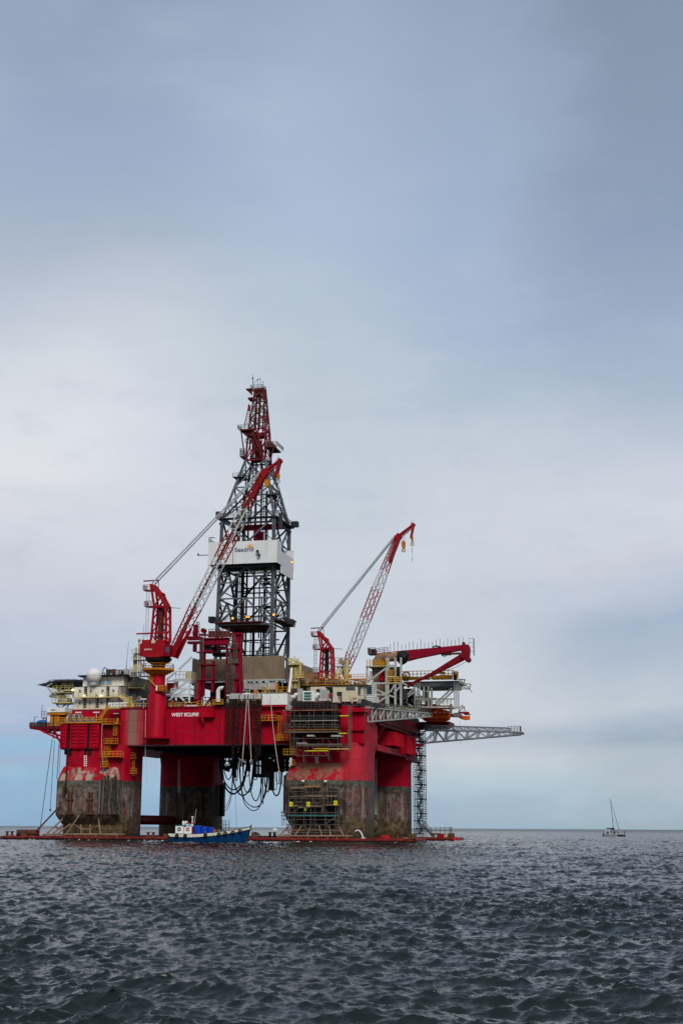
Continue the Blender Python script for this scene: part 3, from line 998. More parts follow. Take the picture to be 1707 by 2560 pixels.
# white wind screen box
e0, e1 = at(519.5, 1414, 30.2), at(692.5, 1404, 30.2)
t0, t1 = at(519.5, 1357.5, 30.2), at(692.5, 1348.5, 30.2)
uL, uR, zb, zt, vF, vB = e0.x, e1.x, (e0.z + e1.z) / 2, (t0.z + t1.z) / 2, 30.2, 46.5
m = MB()
m.box((uL, vF, zb), (uR, vF + .25, zt)); m.box((uL, vB, zb), (uR, vB - .25, zt))
m.box((uL, vF + .25, zb), (uL + .25, vB - .25, zt))
m.box((uR - .25, vF + .25, zb), (uR, 34.5, zt)); m.box((uR - .25, 34.5, zb - 2.2), (uR, vB - .25, zt - 2.4))
wsb = m.put('wind_screen', 'derrick_white', der)
m = MB()
for f in (.155, .36):
    u = uL + (uR - uL) * f
    m.box((u, vF - .02, zb), (u + .12, vF, zt))
m.box((uL + .2, vF + 2.5, zb + .3), (uR - .3, vB - 3, zb + .55))
m.box((uL - 3.3, vF + 1, zb + 2.9), (uL, vF + 1.2, zb + 3.1)); m.box((uL - 3.4, vF + 1, zb + 2.9), (uL - 3.1, vF + 1.3, zb + 3.6))
m.put('panel_seam', 'dark_steel', wsb)
a, b = at(586.5, 1380, vF - .06), at(634, 1367.5, vF - .06)
text(der, 'Seadrill', 'lettering', 'lettering_blue', a, b)
c = at(624.8, 1366, vF - .06)
pts = []
for i in range(12):
    t = pi / 2 + i * pi / 6 + .12
    r = .98 if i % 2 == 0 else .36
    pts.append((c.x + r * cos(t), c.z + r * sin(t)))
MB().profile(pts, vF - .09, vF - .03).put('star_emblem', 'lettering_gold', der)
def floods(par, spots, size=.5, mat='dark_steel'):
    for (p, lit) in spots:
        m = MB()
        m.beam(p, Vector(p) + Vector((0, -.5, -.25)), .12)
        m.cbox(Vector(p) + Vector((0, -.55, -.5)), size, .4, size)
        q = m.put('floodlight', mat, par)
        if lit:
            MB().cbox(Vector(p) + Vector((0, -.77, -.45)), size * .84, .05, size * .84).put('lens', lit, q)
floods(der, [(at(645.5, 1378, vF - .2), None), (at(649, 1387, vF - .2), None)], .7)
# box top edge: walkways, brackets
m = MB()
for x in (523, 528, 612, 628):
    a = at(x, 1352, 31)
    m.beam((a.x, 31, a.z - 1), (a.x, 31, a.z + 1), .14); m.beam((a.x, 31, a.z + 1), (a.x + 1.4, 31, a.z + .7), .12)
m.rail([(uL + .3, 40, zt), (uL + .3, vF, zt)], 1.0, .05)
m.put('screen_bracket', 'dark_steel', der)
# platform ring below the pyramid
def ringplat(z, h0, h1, cu, mat='dark_steel', name='walkway', rh=1.25, thick=.3):
    m = MB()
    cv = 41
    for a, b in (((cu - h1, cv - h1, z), (cu + h1, cv - h0, z + thick)), ((cu - h1, cv + h0, z), (cu + h1, cv + h1, z + thick)),
                 ((cu - h1, cv - h0, z), (cu - h0, cv + h0, z + thick)), ((cu + h0, cv - h0, z), (cu + h1, cv + h0, z + thick))):
        m.box(a, b)
    o = m.put(name, mat, der)
    MB().rail([(cu - h1, cv - h1, z + thick), (cu + h1, cv - h1, z + thick), (cu + h1, cv + h1, z + thick), (cu - h1, cv + h1, z + thick), (cu - h1, cv - h1, z + thick)],
              rh, .055, 1.5, 2).put('railing', mat, o)
    return o
w0 = ringplat(86.4, 6.6, 8.6, -40.7)
m = MB()
m.beam((-49, 33.5, 85.3), (-32.5, 33.5, 85.3), .5); m.beam((-33, 33.5, 85.3), (-33, 49, 85.3), .5)
m.box((-49.8, 32.4, 86.7), (-48.6, 34, 88.6)); m.box((-32.4, 47.6, 86.7), (-30.6, 49.4, 88.2))
m.box((-31.6, 32.6, 83), (-30.8, 33.4, 87.4)); m.beam((-31.2, 33, 87), (-31.2, 33, 91), .12); m.beam((-31.2, 33, 91), (-30.6, 33, 91.4), .12)
m.put('platform_edge', 'dark_steel', w0)
m = MB()
a, b = at(611, 1320, 36), at(700, 1307, 36)
m.box((a.x, 35.5, b.z - 1.6), (b.x, 36.1, b.z - .3))
m.put('crane_beam', 'frame_red', der)
m = MB()
a, b = at(636, 1352, 39), at(658, 1321, 39)
m.box((a.x, 38, a.z), (a.x + 1.5, 40.4, b.z)); m.profile([(a.x, b.z), (a.x + 1.5, b.z), (a.x + .8, b.z + 1)], 38, 40.4)
m.box((a.x + 1.3, 38.4, a.z), (b.x, 40, b.z - 1))
m.put('travelling_block', 'frame_red', der)
# mid pyramid landings
for z, sgn in ((93, 1), (99, -1)):
    m = MB()
    c = sq(z)
    p = c[1] if sgn > 0 else c[0]
    m.box((p.x - 1.5, p.y - .8, z), (p.x + 1.5, p.y + 4, z + .2))
    m.rail([(p.x - 1.5, p.y - .8, z), (p.x + 1.5, p.y - .8, z), (p.x + 1.5, p.y + 4, z)], 1.2, .05, 1.2)
    m.put('landing', 'dark_steel', der)
m = MB()
m.beam((-41, 41, 86), (-41, 41, 104), .5); m.beam((-39.5, 41.5, 86), (-39.5, 41.5, 104), .4); m.beam((-42.2, 40.4, 86), (-41.6, 40.4, 104), .3)
m.ladder((-38, 38.5, 87), (-39, 39.6, 104), (.6, 0, 0), .07)
m.put('upper_guide', 'dark_steel', der)
# dark red head
m = MB()
for z0, z1 in ((104.3, 113.5),):
    a, b = sq(z0), sq(z1)
    for i in range(4):
        j = (i + 1) % 4
        m.beam(a[i] * 1, b[i], .42)
        m.beam(a[i], b[j], .26); m.beam(a[j], b[i], .26); m.beam(b[i], b[j], .36); m.beam(a[i], a[j], .4)
m.box((-42.4, 39, 104.6), (-38.6, 43, 105.2)); m.box((-41.2, 40, 105.2), (-39.8, 42.4, 110)); m.box((-41.6, 39.6, 111.6), (-38.8, 43, 112.6))
for i in range(14):
    p = Vector((random.uniform(-42.3, -38.5), random.uniform(39, 42.5), random.uniform(104.6, 110))); m.beam(p, p + Vector((random.uniform(-1, 1), 0, random.uniform(1.5, 4))), random.choice((.2, .3)))
m.tube((-40.2, 38.6, 113), (-38.6, 38.6, 104.5), .35, 6)
m.put('crown_frame', 'crown_red', der)
a, b = at(633.5, 1092, 38), at(633.5, 1135, 38)
MB().tube(a, b, .42, 12).put('compensator_cylinder', 'frame_red', der, smooth=True)
m = MB()
m.path([at(627 + 7 * (i / 12) - 2 + 8 * sin(i / 12 * pi * .5), 1140 + 12 * sin(i / 12 * pi), 38) for i in range(13)], .12)
m.ring(at(620, 1102, 38), .75, .12, n=16, sq=1)
m.put('service_hose', 'hose_rubber', der)
m = MB()
a, b = at(602, 1076, 37), at(632, 1071, 37)
m.box((a.x, 36, a.z - .3), (b.x, 44, a.z + .1)); m.profile([(a.x + .2, a.z - .3), (b.x, a.z - .3), (b.x, a.z - 1.8), (a.x + 1.8, a.z - 1.4)], 37, 43)
c, d = at(663, 1110, 37), at(685, 1117, 37)
m.box((c.x, 37, d.z), (d.x, 44, d.z + .4)); m.box((c.x, 38, d.z + .4), (c.x + 1.6, 43, d.z + 1.8))
m.beam(at(603, 1078, 37), at(612, 1144, 37), .3); m.beam(at(613, 1082, 37), at(654, 1140, 37), .28); m.beam(at(631, 1080, 37), at(652, 1128, 37), .34)
m.beam(at(684, 1119, 37), at(677, 1150, 37), .22); m.beam(at(664, 1119, 37), at(676, 1150, 37), .22)
hp = m.put('head_platform', 'maroon', der)
m = MB()
m.rail([(a.x - .6, 44, a.z + .1), (a.x - .6, 36, a.z + .1), (b.x, 36, a.z + .1)], 1.2, .05, 1.0, 2)
m.rail([(c.x, 37, d.z + .4), (d.x + .7, 37, d.z + .4), (d.x + .7, 44, d.z + .4)], 1.2, .05, 1.0, 2)
p = at(605, 1140, 38)
m.rail([(p.x - .6, 42, p.z), (p.x - .6, 38, p.z), (p.x + .8, 38, p.z)], 2.2, .05, 1.0, 4)
m.box((p.x - .6, 38, p.z - .25), (p.x + .8, 43, p.z))
m.put('railing', 'dark_steel', hp)
# top tower, its two small frames, crown and antenna
m = MB()
a, b = sq(113.5), sq(125.7)
for i in range(4):
    j = (i + 1) % 4
    m.beam(a[i], b[i], .34)
    for kz in range(4):
        p0, p1 = a[i].lerp(b[i], kz / 4), a[j].lerp(b[j], kz / 4)
        q0, q1 = a[i].lerp(b[i], (kz + 1) / 4), a[j].lerp(b[j], (kz + 1) / 4)
        m.beam(p0, q1, .2); m.beam(p1, q0, .2); m.beam(q0, q1, .24)
for u, v in ((-41, 40.6), (-39.8, 40.2), (-39.2, 41.6), (-40.6, 41.8)):
    m.beam((u - .3, v, 113.5), (u, v, 125.6), .32)
m.put('top_tower', 'maroon', der)
def mastlet(x0, y0, x1, y1, wid):
    m = MB()
    t, bb = at(x0, y0, 39), at(x1, y1, 39)
    for s in (-1, 1):
        m.beam(t + Vector((s * .25, 0, 0)), bb + Vector((s * wid, 0, 0)), .18)
    for i in range(9):
        p = t.lerp(bb, (i + 1) / 10); k_ = .25 + (wid - .25) * (i + 1) / 10
        m.beam(p - Vector((k_, 0, 0)), p + Vector((k_, 0, 0)), .13)
    m.profile([(t.x - .35, t.z - 1), (t.x + .35, t.z - 1), (t.x + .3, t.z + .4), (t.x, t.z + 1), (t.x - .3, t.z + .4)], 38.8, 39.3)
    m.put('cat_mast', 'crown_red', der)
mastlet(623, 1018, 617, 1064, .75)
mastlet(667.5, 1042, 672, 1104, .55)
m = MB()
c = at(646, 980, 41)
m.box((c.x - 1.5, 39.5, c.z + .1), (c.x + 1.4, 42.5, c.z + .5)); m.box((c.x - .9, 40, c.z - 1.4), (c.x + .7, 42, c.z + .1))
m.lathe((c.x + 1.2, 40, c.z - 2.2), [(.3, 0), (.55, .4), (.3, .9)], 8)
m.beam((c.x + 1.4, 39.5, c.z - .6), at(668, 1001, 39.5), .4)
m.box((c.x - 3.3, 39.5, c.z + .5), (c.x - 1.6, 41, c.z + .8)); m.profile([(c.x - 3.2, c.z + .5), (c.x - 1.6, c.z + .5), (c.x - 1.6, c.z - 1.2)], 39.8, 40.4)
m.box((c.x - 2.6, 39.4, c.z - 2.4), (c.x - .8, 42.4, c.z - 1.9))
cr = m.put('crown_block', 'maroon', der)
m = MB()
m.rail([(c.x - 1.9, 39.5, c.z + .5), (c.x + 1.5, 39.5, c.z + .5), (c.x + 1.9, 42.5, c.z + .5), (c.x - 1.6, 42.5, c.z + .5), (c.x - 1.9, 39.5, c.z + .5)], 1.2, .045, 1.1, 1)
for du, h in ((-.9, 2.6), (0, 2.8), (.9, 3.0), (1.7, 2.4)):
    m.beam((c.x + du, 40, c.z + .5), (c.x + du, 40, c.z + .5 + h), .1)
m.beam((c.x - .4, 40, c.z + 3.2), (c.x + .8, 40, c.z + 3.7), .14)
m.put('crown_railing', 'dark_steel', cr)
a, b = at(632.5, 975, 40), at(632, 937, 40)
m = MB()
m.tube(a, a.lerp(b, .75), .09, 6); m.tube(a.lerp(b, .75), b, .05, 6); m.cbox(a.lerp(b, .72), .3, .3, .5)
m.put('antenna', 'dark_steel', der)
floods(der, [(at(584, 1545, 32.8), 'lamp_amber'), (at(618, 1541, 33), 'lamp_amber'), (at(624, 1542, 33), 'lamp_amber'), (at(686.5, 1536, 33), 'lamp_amber'),
             (at(732, 1405, 34), 'lamp_amber')], .62)

# ------------------------------------------------------------------ pedestal cranes
def lattice(m, rings, nb, rc, rb):
    """four-chord lattice between two quads of points"""
    a, b = rings
    for i in range(4):
        m.tube(a[i], b[i], rc, 6)
        m.zig(a[i], b[i], a[(i + 1) % 4], b[(i + 1) % 4], nb, rb, posts=False)
def crane(label, v, foot, head, tip, gan, cabspec, s, wid, dep, cuts, bays, hooks, ped):
    foot, head, tip = at(*foot, v), at(*head, v), at(*tip, v)
    o = thing('pedestal_crane', label, 'crane', (ped[0], v, ped[1]), 'pedestal cranes with lattice booms')
    m = MB()
    R = ped[3]
    m.lathe((ped[0], v, 0), [(R * 1.7, ped[1] - .25), (R * 1.7, ped[1]), (R * .9, ped[1]), (R * 1.12, ped[1] + .2), (R * 1.12, ped[2] * .62 + ped[1] * .38), (R * .92, ped[2] * .66 + ped[1] * .34), (R * .9, ped[2])], 28)
    m.put('pedestal', 'hull_red', o, smooth=True)
    m = MB()
    z = ped[2]
    m.lathe((ped[0], v, z), [(R, 0), (R, -1.2), (2.15 * s + R * .9, -.15), (2.15 * s + R * .9, .3), (R, .3)], 14)
    pf = m.put('service_platform', 'amber_paint', o)
    rp = 2.05 * s + R * .9
    MB().rail([(ped[0] + rp * cos(2 * pi * i / 12), v + rp * sin(2 * pi * i / 12), z + .3) for i in range(13)], 1.15 * s, .05, 1.4).put('railing', 'amber_paint', pf)
    m = MB()
    m.lathe((ped[0], v, z), [(R * .8, .3), (R * .85, 1.4), (R * 1.5, 2.2), (R * 1.7, 2.9), (R * .5, 3.0)], 20)
    m.put('slew_ring', 'black_steel', o)
    # machinery house and counterweight
    hx0, hx1, hz0, hz1, hd = cabspec
    m = MB()
    n = 7
    pts = [(hx0, hz1), (hx0, hz0 + .5)] + [(hx0 + (hx1 - hx0) * i / n, hz0 + .45 - .45 * sin(pi * i / n * .9)) for i in range(1, n)] + [(hx1, hz0 + .2), (hx1, hz1)]
    m.profile(pts, v - hd, v + hd)
    m.box((hx0 + .4, v - hd * .9, hz1), (hx0 + (hx1 - hx0) * .42, v + hd * .9, hz1 + .9 * s)); m.box((hx0 + (hx1 - hx0) * .62, v - hd * .8, hz1), (hx1, v + hd * .8, hz1 + .8 * s))
    hs = m.put('machinery_house', 'crane_red', o, bevel=.12)
    m = MB()
    m.box((hx0 + (hx1 - hx0) * .46, v - hd * .95, hz1), (hx0 + (hx1 - hx0) * .6, v + hd * .4, hz1 + .7 * s))
    m.put('hatch_box', 'beige_paint', hs)
    if s > .95:
        a, b = at(361, 1625.6, v - hd - .03), at(381, 1621.6, v - hd - .03)
        text(o, 'SEATRAX', 'lettering', 'lettering_white', a, b)
    # operator cab by the boom foot
    m = MB()
    m.box((hx1 + .1, v - hd - .4, hz0 + .2), (hx1 + 1.7 * s, v - .6, hz0 + 2.9 * s))
    cb = m.put('operator_cab', 'deep_red', o)
    MB().box((hx1 + .5, v - hd - .45, hz0 + 1.2), (hx1 + 1.5 * s, v - hd - .38, hz0 + 2.4 * s)).put('cab_window', 'window_glass', cb)
    # bent gantry: two side frames tied together
    G = {kk: at(*p, v) for kk, p in gan.items()}
    g1 = MB()
    wv = 1.45 * s
    for sv in (-wv, wv):
        d = Vector((0, sv, 0))
        for p, q, t in (('lb', 'lm', .42), ('lm', 'tp', .4), ('rb', 'rm', .48), ('rm', 'kn', .55), ('kn', 'tp', .72), ('lm', 'rm', .5), ('lm', 'kn', .32)):
            g1.beam(G[p] + d, G[q] + d, t * s * 1.15)
        for i in range(5):
            p, q = G['lb'].lerp(G['lm'], i / 5), G['lb'].lerp(G['lm'], (i + 1) / 5)
            p2, q2 = G['rb'].lerp(G['rm'], i / 5), G['rb'].lerp(G['rm'], (i + 1) / 5)
            e = (p2 - p) * .28
            if i % 2:
                g1.beam(p + d, q + e + d, .26 * s); g1.beam(p2 - e + d, q2 + d, .26 * s)
            else:
                g1.beam(p + e + d, q + d, .26 * s); g1.beam(p2 + d, q2 - e + d, .26 * s)
    for p in ('lm', 'rm', 'tp', 'kn'):
        g1.beam(G[p] - Vector((0, wv, 0)), G[p] + Vector((0, wv, 0)), .6 * s)
    g1.beam(G['lb'].lerp(G['lm'], .2) - Vector((4 * s, wv, 0)), G['rb'].lerp(G['rm'], .24) - Vector((0, wv, 0)), .35 * s)
    g1.tube(G['kn'] - Vector((.3, wv * .8, -.8 * s)), G['kn'] - Vector((.3, -wv * .8, -.8 * s)), .6 * s, 10)
    ga = g1.put('gantry', 'crane_red', o)
    m = MB()
    p, q = G['lb'].lerp(G['rb'], .48), G['lm'].lerp(G['rm'], .48)
    m.beam(p, q, 1.0 * s, 1.5 * s)
    m.put('hoist_housing', 'black_steel' if s < .95 else 'maroon', ga)
    m = MB()
    for kk, du in (('tp', -2.9), ('lm', -3.6)):
        g = G[kk] + Vector((0, 0, -1.1 if kk == 'tp' else .2)) * s
        m.box((g.x + du * s * .75, v - 1.3 * s, g.z - .2), (g.x, v + 1.3 * s, g.z))
        m.rail([(g.x, v - 1.3 * s, g.z), (g.x + du * s * .75, v - 1.3 * s, g.z), (g.x + du * s * .75, v + 1.3 * s, g.z)], 1.2 * s, .05, .9, 2)
    m.beam(G['tp'] + Vector((-2.6, 0, 1.3)) * s, G['tp'] + Vector((1.4, 0, 1.4)) * s, .3 * s)
    m.beam(G['tp'] + Vector((1.4, 0, 1.4)) * s, G['tp'] + Vector((1.5, 0, -1.6)) * s, .16 * s)
    g = G['rm']
    m.beam(g, g + Vector((3.2, 0, -.3)) * s, .14)
    m.put('gantry_platform', 'deep_red', ga)
    m = MB()
    g0 = G['lb'] + Vector((-1.3 * s, -1.2 * s, 1))
    m.ladder(g0, (g0.x, g0.y, G['tp'].z - 1.5), (.7, 0, 0), .05, s < .95)
    m.put('gantry_ladder', 'wire_rope', ga)
    # boom
    ax = (head - foot).normalized()
    nrm = Vector((ax.z, 0, -ax.x))                      # in-plane normal, pointing down-right
    L_ = (head - foot).length
    def ringat(t):
        if t < cuts[0]:
            f = .75 + .25 * t / cuts[0]; g = .55 + .45 * t / cuts[0]
        elif t > cuts[2]:
            f = 1 - .62 * (t - cuts[2]) / (1 - cuts[2]); g = 1 - .5 * (t - cuts[2]) / (1 - cuts[2])
        else:
            f = g = 1
        c = foot + ax * (L_ * t)
        return [c - nrm * dep * g + Vector((0, -wid * f, 0)), c + nrm * dep * g + Vector((0, -wid * f, 0)),
                c + nrm * dep * g + Vector((0, wid * f, 0)), c - nrm * dep * g + Vector((0, wid * f, 0))]
    ts = [0] + list(cuts) + [1]
    for i in range(len(ts) - 1):
        m = MB()
        lattice(m, (ringat(ts[i]), ringat(ts[i + 1])), bays[i], .17 * s, .085 * s)
        mat = 'crane_red' if i % 2 == 0 else 'boom_grey'
        if i == 0 and s > .95:      # plated lower chords near the foot
            a, b = ringat(0), ringat(.16)
            for kx in (1, 2):
                d = nrm * .9 * s
                m.loft([[a[kx] - d, a[kx] + d, b[kx] + d * .3, b[kx] - d * .3], [p + Vector((0, .2, 0)) for p in (a[kx] - d, a[kx] + d, b[kx] + d * .3, b[kx] - d * .3)]])
        if i == len(ts) - 2:        # plated head
            a, b = ringat(ts[i] + (1 - ts[i]) * .28), ringat(1)
            m.loft([[a[1], a[2], a[2] - nrm * .55 * s, a[1] - nrm * .55 * s], [b[1] + nrm * .5 * s, b[2] + nrm * .5 * s, b[2] - nrm * .5 * s, b[1] - nrm * .5 * s]])
            m.loft([[p + ax * -1.2 * s for p in b], [p + ax * .9 * s + nrm * .1 for p in b]])
        m.put('boom_section', mat, o)
    # running ropes along the boom
    m = MB()
    for dv in (-.5, 0, .5):
        m.tube(foot + nrm * -.2 + Vector((0, dv, .5)), head - nrm * .5 + Vector((0, dv * .6, 0)), .1 * s, 5)
    m.put('hoist_rope', 'brown_tube' if s > .95 else 'wire_rope', o)
    # whip line tip
    m = MB()
    for dv in (-.55, .55):
        d = Vector((0, dv, 0))
        m.beam(head + d, tip + d, .42 * s, .42 * s); m.beam(head + nrm * 1.0 * s + d, tip + nrm * .5 * s - (tip - head) * .25 + d, .22 * s)
        m.beam(tip + d, tip - ax * 4.2 * s + nrm * .9 * s + d, .5 * s, .7 * s)
    m.beam(head.lerp(tip, .5) - Vector((0, .55, 0)), head.lerp(tip, .5) + Vector((0, .55, 0)), .3)
    m.tube(tip - Vector((0, .7, 0)), tip + Vector((0, .7, 0)), .55 * s, 10)
    m.tube(head + nrm * .4 - Vector((0, .7, 0)), head + nrm * .4 + Vector((0, .7, 0)), .8 * s, 12)
    tp = m.put('boom_tip', 'crane_red', o)
    m = MB()
    a_, b_ = tip - ax * 3.4 * s - nrm * .5 * s, tip - nrm * .5 * s
    m.rail([a_, b_], 1.1 * s, .05, 1.2)
    m.put('tip_railing', 'wire_rope', tp)
    # luffing pendants
    for dv in (-.9, .9):
        m = MB()
        for e in (-.14, .14):
            m.tube(G['tp'] + Vector((0, dv, .4 + e)), head - nrm * .7 * s + Vector((0, dv * .7, e)), .11, 5)
        m.put('luffing_rope', 'wire_rope', o)
    # hook blocks
    for hx, y0, y1, top, r, hook, name in hooks:
        m = MB()
        a_, b_ = at(hx, y0, v), at(hx, y1, v)
        zc, hh = (a_.z + b_.z) / 2, (a_.z - b_.z) / 2
        m.profile([(a_.x - r * .7, a_.z), (a_.x + r * .7, a_.z), (a_.x + r, zc + hh * .4), (a_.x + r * .85, zc - hh * .6), (a_.x + r * .3, b_.z), (a_.x - r * .3, b_.z), (a_.x - r * .85, zc - hh * .6), (a_.x - r, zc + hh * .4)], v - .35, v + .35)
        hb = m.put(name, 'amber_paint', o)
        m = MB()
        tt = at(hx, top, v)
        for e in (-r * .5, r * .5):
            m.tube((a_.x + e, v, a_.z), (tt.x + e, v, tt.z), .09, 5)
        m.put('hook_rope', 'wire_rope' if s < .95 else 'deep_red', hb)
        if hook:
            m = MB()
            m.ring((a_.x, v, b_.z - .55), .42, .16, n=12)
            if hook > 1:
                m.tube((a_.x, v, b_.z), at(hx, hook, v), .06, 5); m.cbox((a_.x, v, b_.z - 3), .2, .2, 1.4); m.cbox((a_.x, v, b_.z - 5), .22, .2, .8)
            m.put('hook', 'amber_paint' if hook == 1 else 'wire_rope', hb)
    return o
c1 = lambda X, Y: (340 + X / 4.9, 1280 + Y / 4.9)
c2 = lambda X, Y: (760 + X / 5.227, 1290 + Y / 5.227)
pz = at(390, 1676, -1).z
a, b = at(349.5, 1645, -3), at(413, 1607, -3)
crane('red pedestal crane with pale banded boom rising across the derrick, on deck front', -1.0, (428, 1640), (661, 1180), (700.5, 1152),
      dict(lb=c1(212, 1580), lm=c1(250, 1165), tp=c1(212, 905), rb=c1(395, 1590), rm=c1(395, 1170), kn=c1(330, 1050)),
      (a.x, b.x, a.z, b.z, 2.3), 1.0, 1.85, .95, (.265, .52, .665, .80), (7, 8, 5, 5, 7),
      [(667.5, 1199, 1219, 1186, .6, 0, 'hook_block'), (696, 1184, 1198, 1165, .34, 1220, 'whip_block')], (-52.2, 24.6, pz, 2.0))
crane('smaller looking red pedestal crane with banded boom at the right rear of the deck', 45.0, (858, 1690), (994, 1341), (1033, 1312),
      dict(lb=c2(215, 2140), lm=c2(240, 1745), tp=c2(195, 1520), rb=c2(385, 2140), rm=c2(365, 1730), kn=c2(305, 1650)),
      (at(800, 1720, 45).x, at(842, 1720, 45).x, at(800, 1728, 45).z, at(800, 1704, 45).z, 2.3), .9, 2.0, 1.0, (.16, .40, .62, .745), (4, 8, 7, 4, 7),
      [(1008.3, 1353, 1371, 1343, .55, 1, 'hook_block'), (1030, 1341, 1355, 1318, .3, 1406, 'whip_block')], (at(818, 1720, 45).x, 30, 39.8, 1.9))
# ------------------------------------------------------------------ helpers for photo-measured boxes
def fb(m, x0, y0, x1, y1, v, d):
    """box whose front face spans the measured corners in plane v, d metres deep"""
    a, b = at(x0, y1, v), at(x1, y0, v)
    return m.box((a.x, v, a.z), (b.x, v + d, b.z))
def mark(m, name, mat, par, **k_):
    return m.put(name, mat, par, **k_)
q8 = lambda X, Y: (460 + X / 8.711, 1560 + Y / 8.711)

# ------------------------------------------------------------------ red pipe handling frame
g = thing('pipe_handling_frame', 'crimson portal frame with two ladder towers standing in front of the brown wall', 'portal frame', (-42, 16, 32.4))
V = 15.0
def post(m, X0, X1, Y0, Y1, v=V, d=1.1):
    a, b = at(*q8(X0, Y1), v), at(*q8(X1, Y0), v)
    m.box((a.x, v, min(a.z, 60)), (b.x, v + d, b.z))
for nm, cols in (('left_tower', ((400, 460, 300, 1560), (330, 400, 300, 1640), (590, 650, 800, 1480))), ('right_tower', ((890, 945, 300, 1600), (1200, 1255, 210, 1600), (1030, 1200, 230, 760)))):
    m = MB()
    for c in cols:
        post(m, *c)
    if nm == 'left_tower':
        m.beam(at(*q8(330, 1240), V), at(*q8(270, 1720), V), 1.3); m.beam(at(*q8(360, 1380), V), at(*q8(300, 1720), V), 1.0)
        for Y in (590, 870, 1200):
            fb(m, *q8(260, Y), *q8(650, Y + 30), V - .4, 3)
    else:
        m.beam(at(*q8(1200, 640), V), at(*q8(1110, 1560), V), .9); m.beam(at(*q8(1200, 640), V + .2), at(*q8(1262, 1590), V + .2), 1.0)
        m.beam(at(*q8(960, 900), V + 2), at(*q8(1010, 1570), V + 2), 1.3)
        for Y in (520, 850, 1190):
            fb(m, *q8(950, Y), *q8(1190, Y + 30), V - .9, 3)
    tw = m.put(nm, 'frame_red', g)
    m = MB()
    if nm == 'left_tower':
        for X, Y0, Y1 in ((385, 250, 860), (330, 870, 1220), (265, 1230, 1620)):
            m.ladder(at(*q8(X, Y1), V - .6), at(*q8(X, Y0), V - .6), (.75, 0, 0), .07, True)
    else:
        for X, Y0, Y1 in ((1085, 240, 440), (1125, 530, 850), (1055, 850, 1190), (1045, 1200, 1570), (975, 900, 1560)):
            m.ladder(at(*q8(X, Y1), V - 1), at(*q8(X, Y0), V - 1), (.75, 0, 0), .07, True)
        for Y in (520, 850, 1190):
            a, b = at(*q8(960, Y), V - .9), at(*q8(1180, Y), V - .9)
            m.rail([a, b], 1.2, .06, .6, 2)
    m.put('ladder', 'scaffold_steel', tw)
m = MB()
fb(m, *q8(430, 320), *q8(960, 440), V - .2, 1.6)
fb(m, *q8(410, 290), *q8(960, 325), V - .7, 2.4); fb(m, *q8(410, 438), *q8(960, 462), V - .6, 2.2)
fb(m, *q8(730, 480), *q8(870, 550), V + .5, 2); fb(m, *q8(460, 560), *q8(600, 620), V + .2, 3)
fb(m, *q8(445, 190), *q8(470, 300), V - .6, .4); fb(m, *q8(1000, 190), *q8(1025, 300), V - .6, .4)
fb(m, *q8(320, 205), *q8(470, 235), V - .6, 2.4); fb(m, *q8(1000, 185), *q8(1250, 230), V - .6, 2.4)
bm_ = m.put('crossbeam', 'frame_red', g)
m = MB()
a, b = at(*q8(540, 295), V - .5), at(*q8(990, 295), V - .5)
m.rail([a, b], 2.2, .07, 1.0, 3)
m.beam(at(*q8(455, 215), V - .6), at(*q8(555, 290), V - .6), .2); m.beam(at(*q8(1000, 215), V - .6), at(*q8(900, 290), V - .6), .2)
m.put('railing', 'scaffold_steel', bm_)
m = MB()
fb(m, *q8(700, 140), *q8(825, 185), V + 1, 1.4); fb(m, *q8(530, 150), *q8(1000, 290), V + 1.6, .5)
a = at(*q8(440, 150), V + 1)
m.tube((a.x, V, a.z), (a.x, V + 1.5, a.z), .62, 12)
m.put('winch_drum', 'deep_red', bm_)
m = MB()
fb(m, *q8(465, 480), *q8(600, 580), V + .6, 2); fb(m, *q8(620, 480), *q8(720, 690), V + 3, 2.5); fb(m, *q8(650, 620), *q8(930, 700), V + 3, 2.5)
m.put('trolley_gear', 'dark_steel', bm_)
m = MB()
fb(m, *q8(200, 10), *q8(275, 260), V + 3, 1.4); fb(m, *q8(60, 260), *q8(340, 340), V + 2, 2); fb(m, *q8(70, 370), *q8(330, 425), V + 2, 2)
fb(m, *q8(190, 420), *q8(255, 600), V + 2, 1.2)
a, b = at(*q8(60, 250), V + 1.8), at(*q8(330, 250), V + 1.8)
m.rail([a, b], 1.2, .06, .9, 2)
a = at(*q8(310, 130), V + 3)
m.ladder((a.x, V + 3, at(*q8(310, 270), V + 3).z), (a.x, V + 3, at(*q8(310, -40), V + 3).z), (.6, 0, 0), .06, True)
m.put('catwalk_arm', 'deep_red', g)

# ------------------------------------------------------------------ drill floor with brown wind walls
d = thing('drill_floor', 'raised drill floor behind brown ribbed wind walls below the derrick', 'drill floor', (-40, 36, 32.4))
def ribbed(u0, u1, v, z0, z1, pitch=.62, dep=.16):
    n = max(2, int((u1 - u0) / pitch))
    pts = []
    for i in range(n):
        u = u0 + (u1 - u0) * i / n; p = (u1 - u0) / n
        pts += [(u, v), (u + p * .3, v - dep), (u + p * .7, v - dep), (u + p * .95, v)]
    pts += [(u1, v), (u1, v + .25), (u0, v + .25)]
    return MB().plan(pts, z0, z1)
a, b = at(603, 1699, 25), at(711.5, 1639, 25)
zB, zT = a.z, b.z
ww = ribbed(-39.6, b.x, 25, zB, zT).put('wind_wall', 'wind_wall', d)
w2 = ribbed(-53.0, -39.9, 25.8, zB - .3, zT - .4).put('wind_wall', 'wind_wall', d)
m = MB(); m.box((b.x - .3, 25.3, zB), (b.x, 27.5, zB + 3)); m.box((-53, 26, zB), (-52.7, 52, zT)); m.put('wind_wall', 'wind_wall', d)
m = MB()
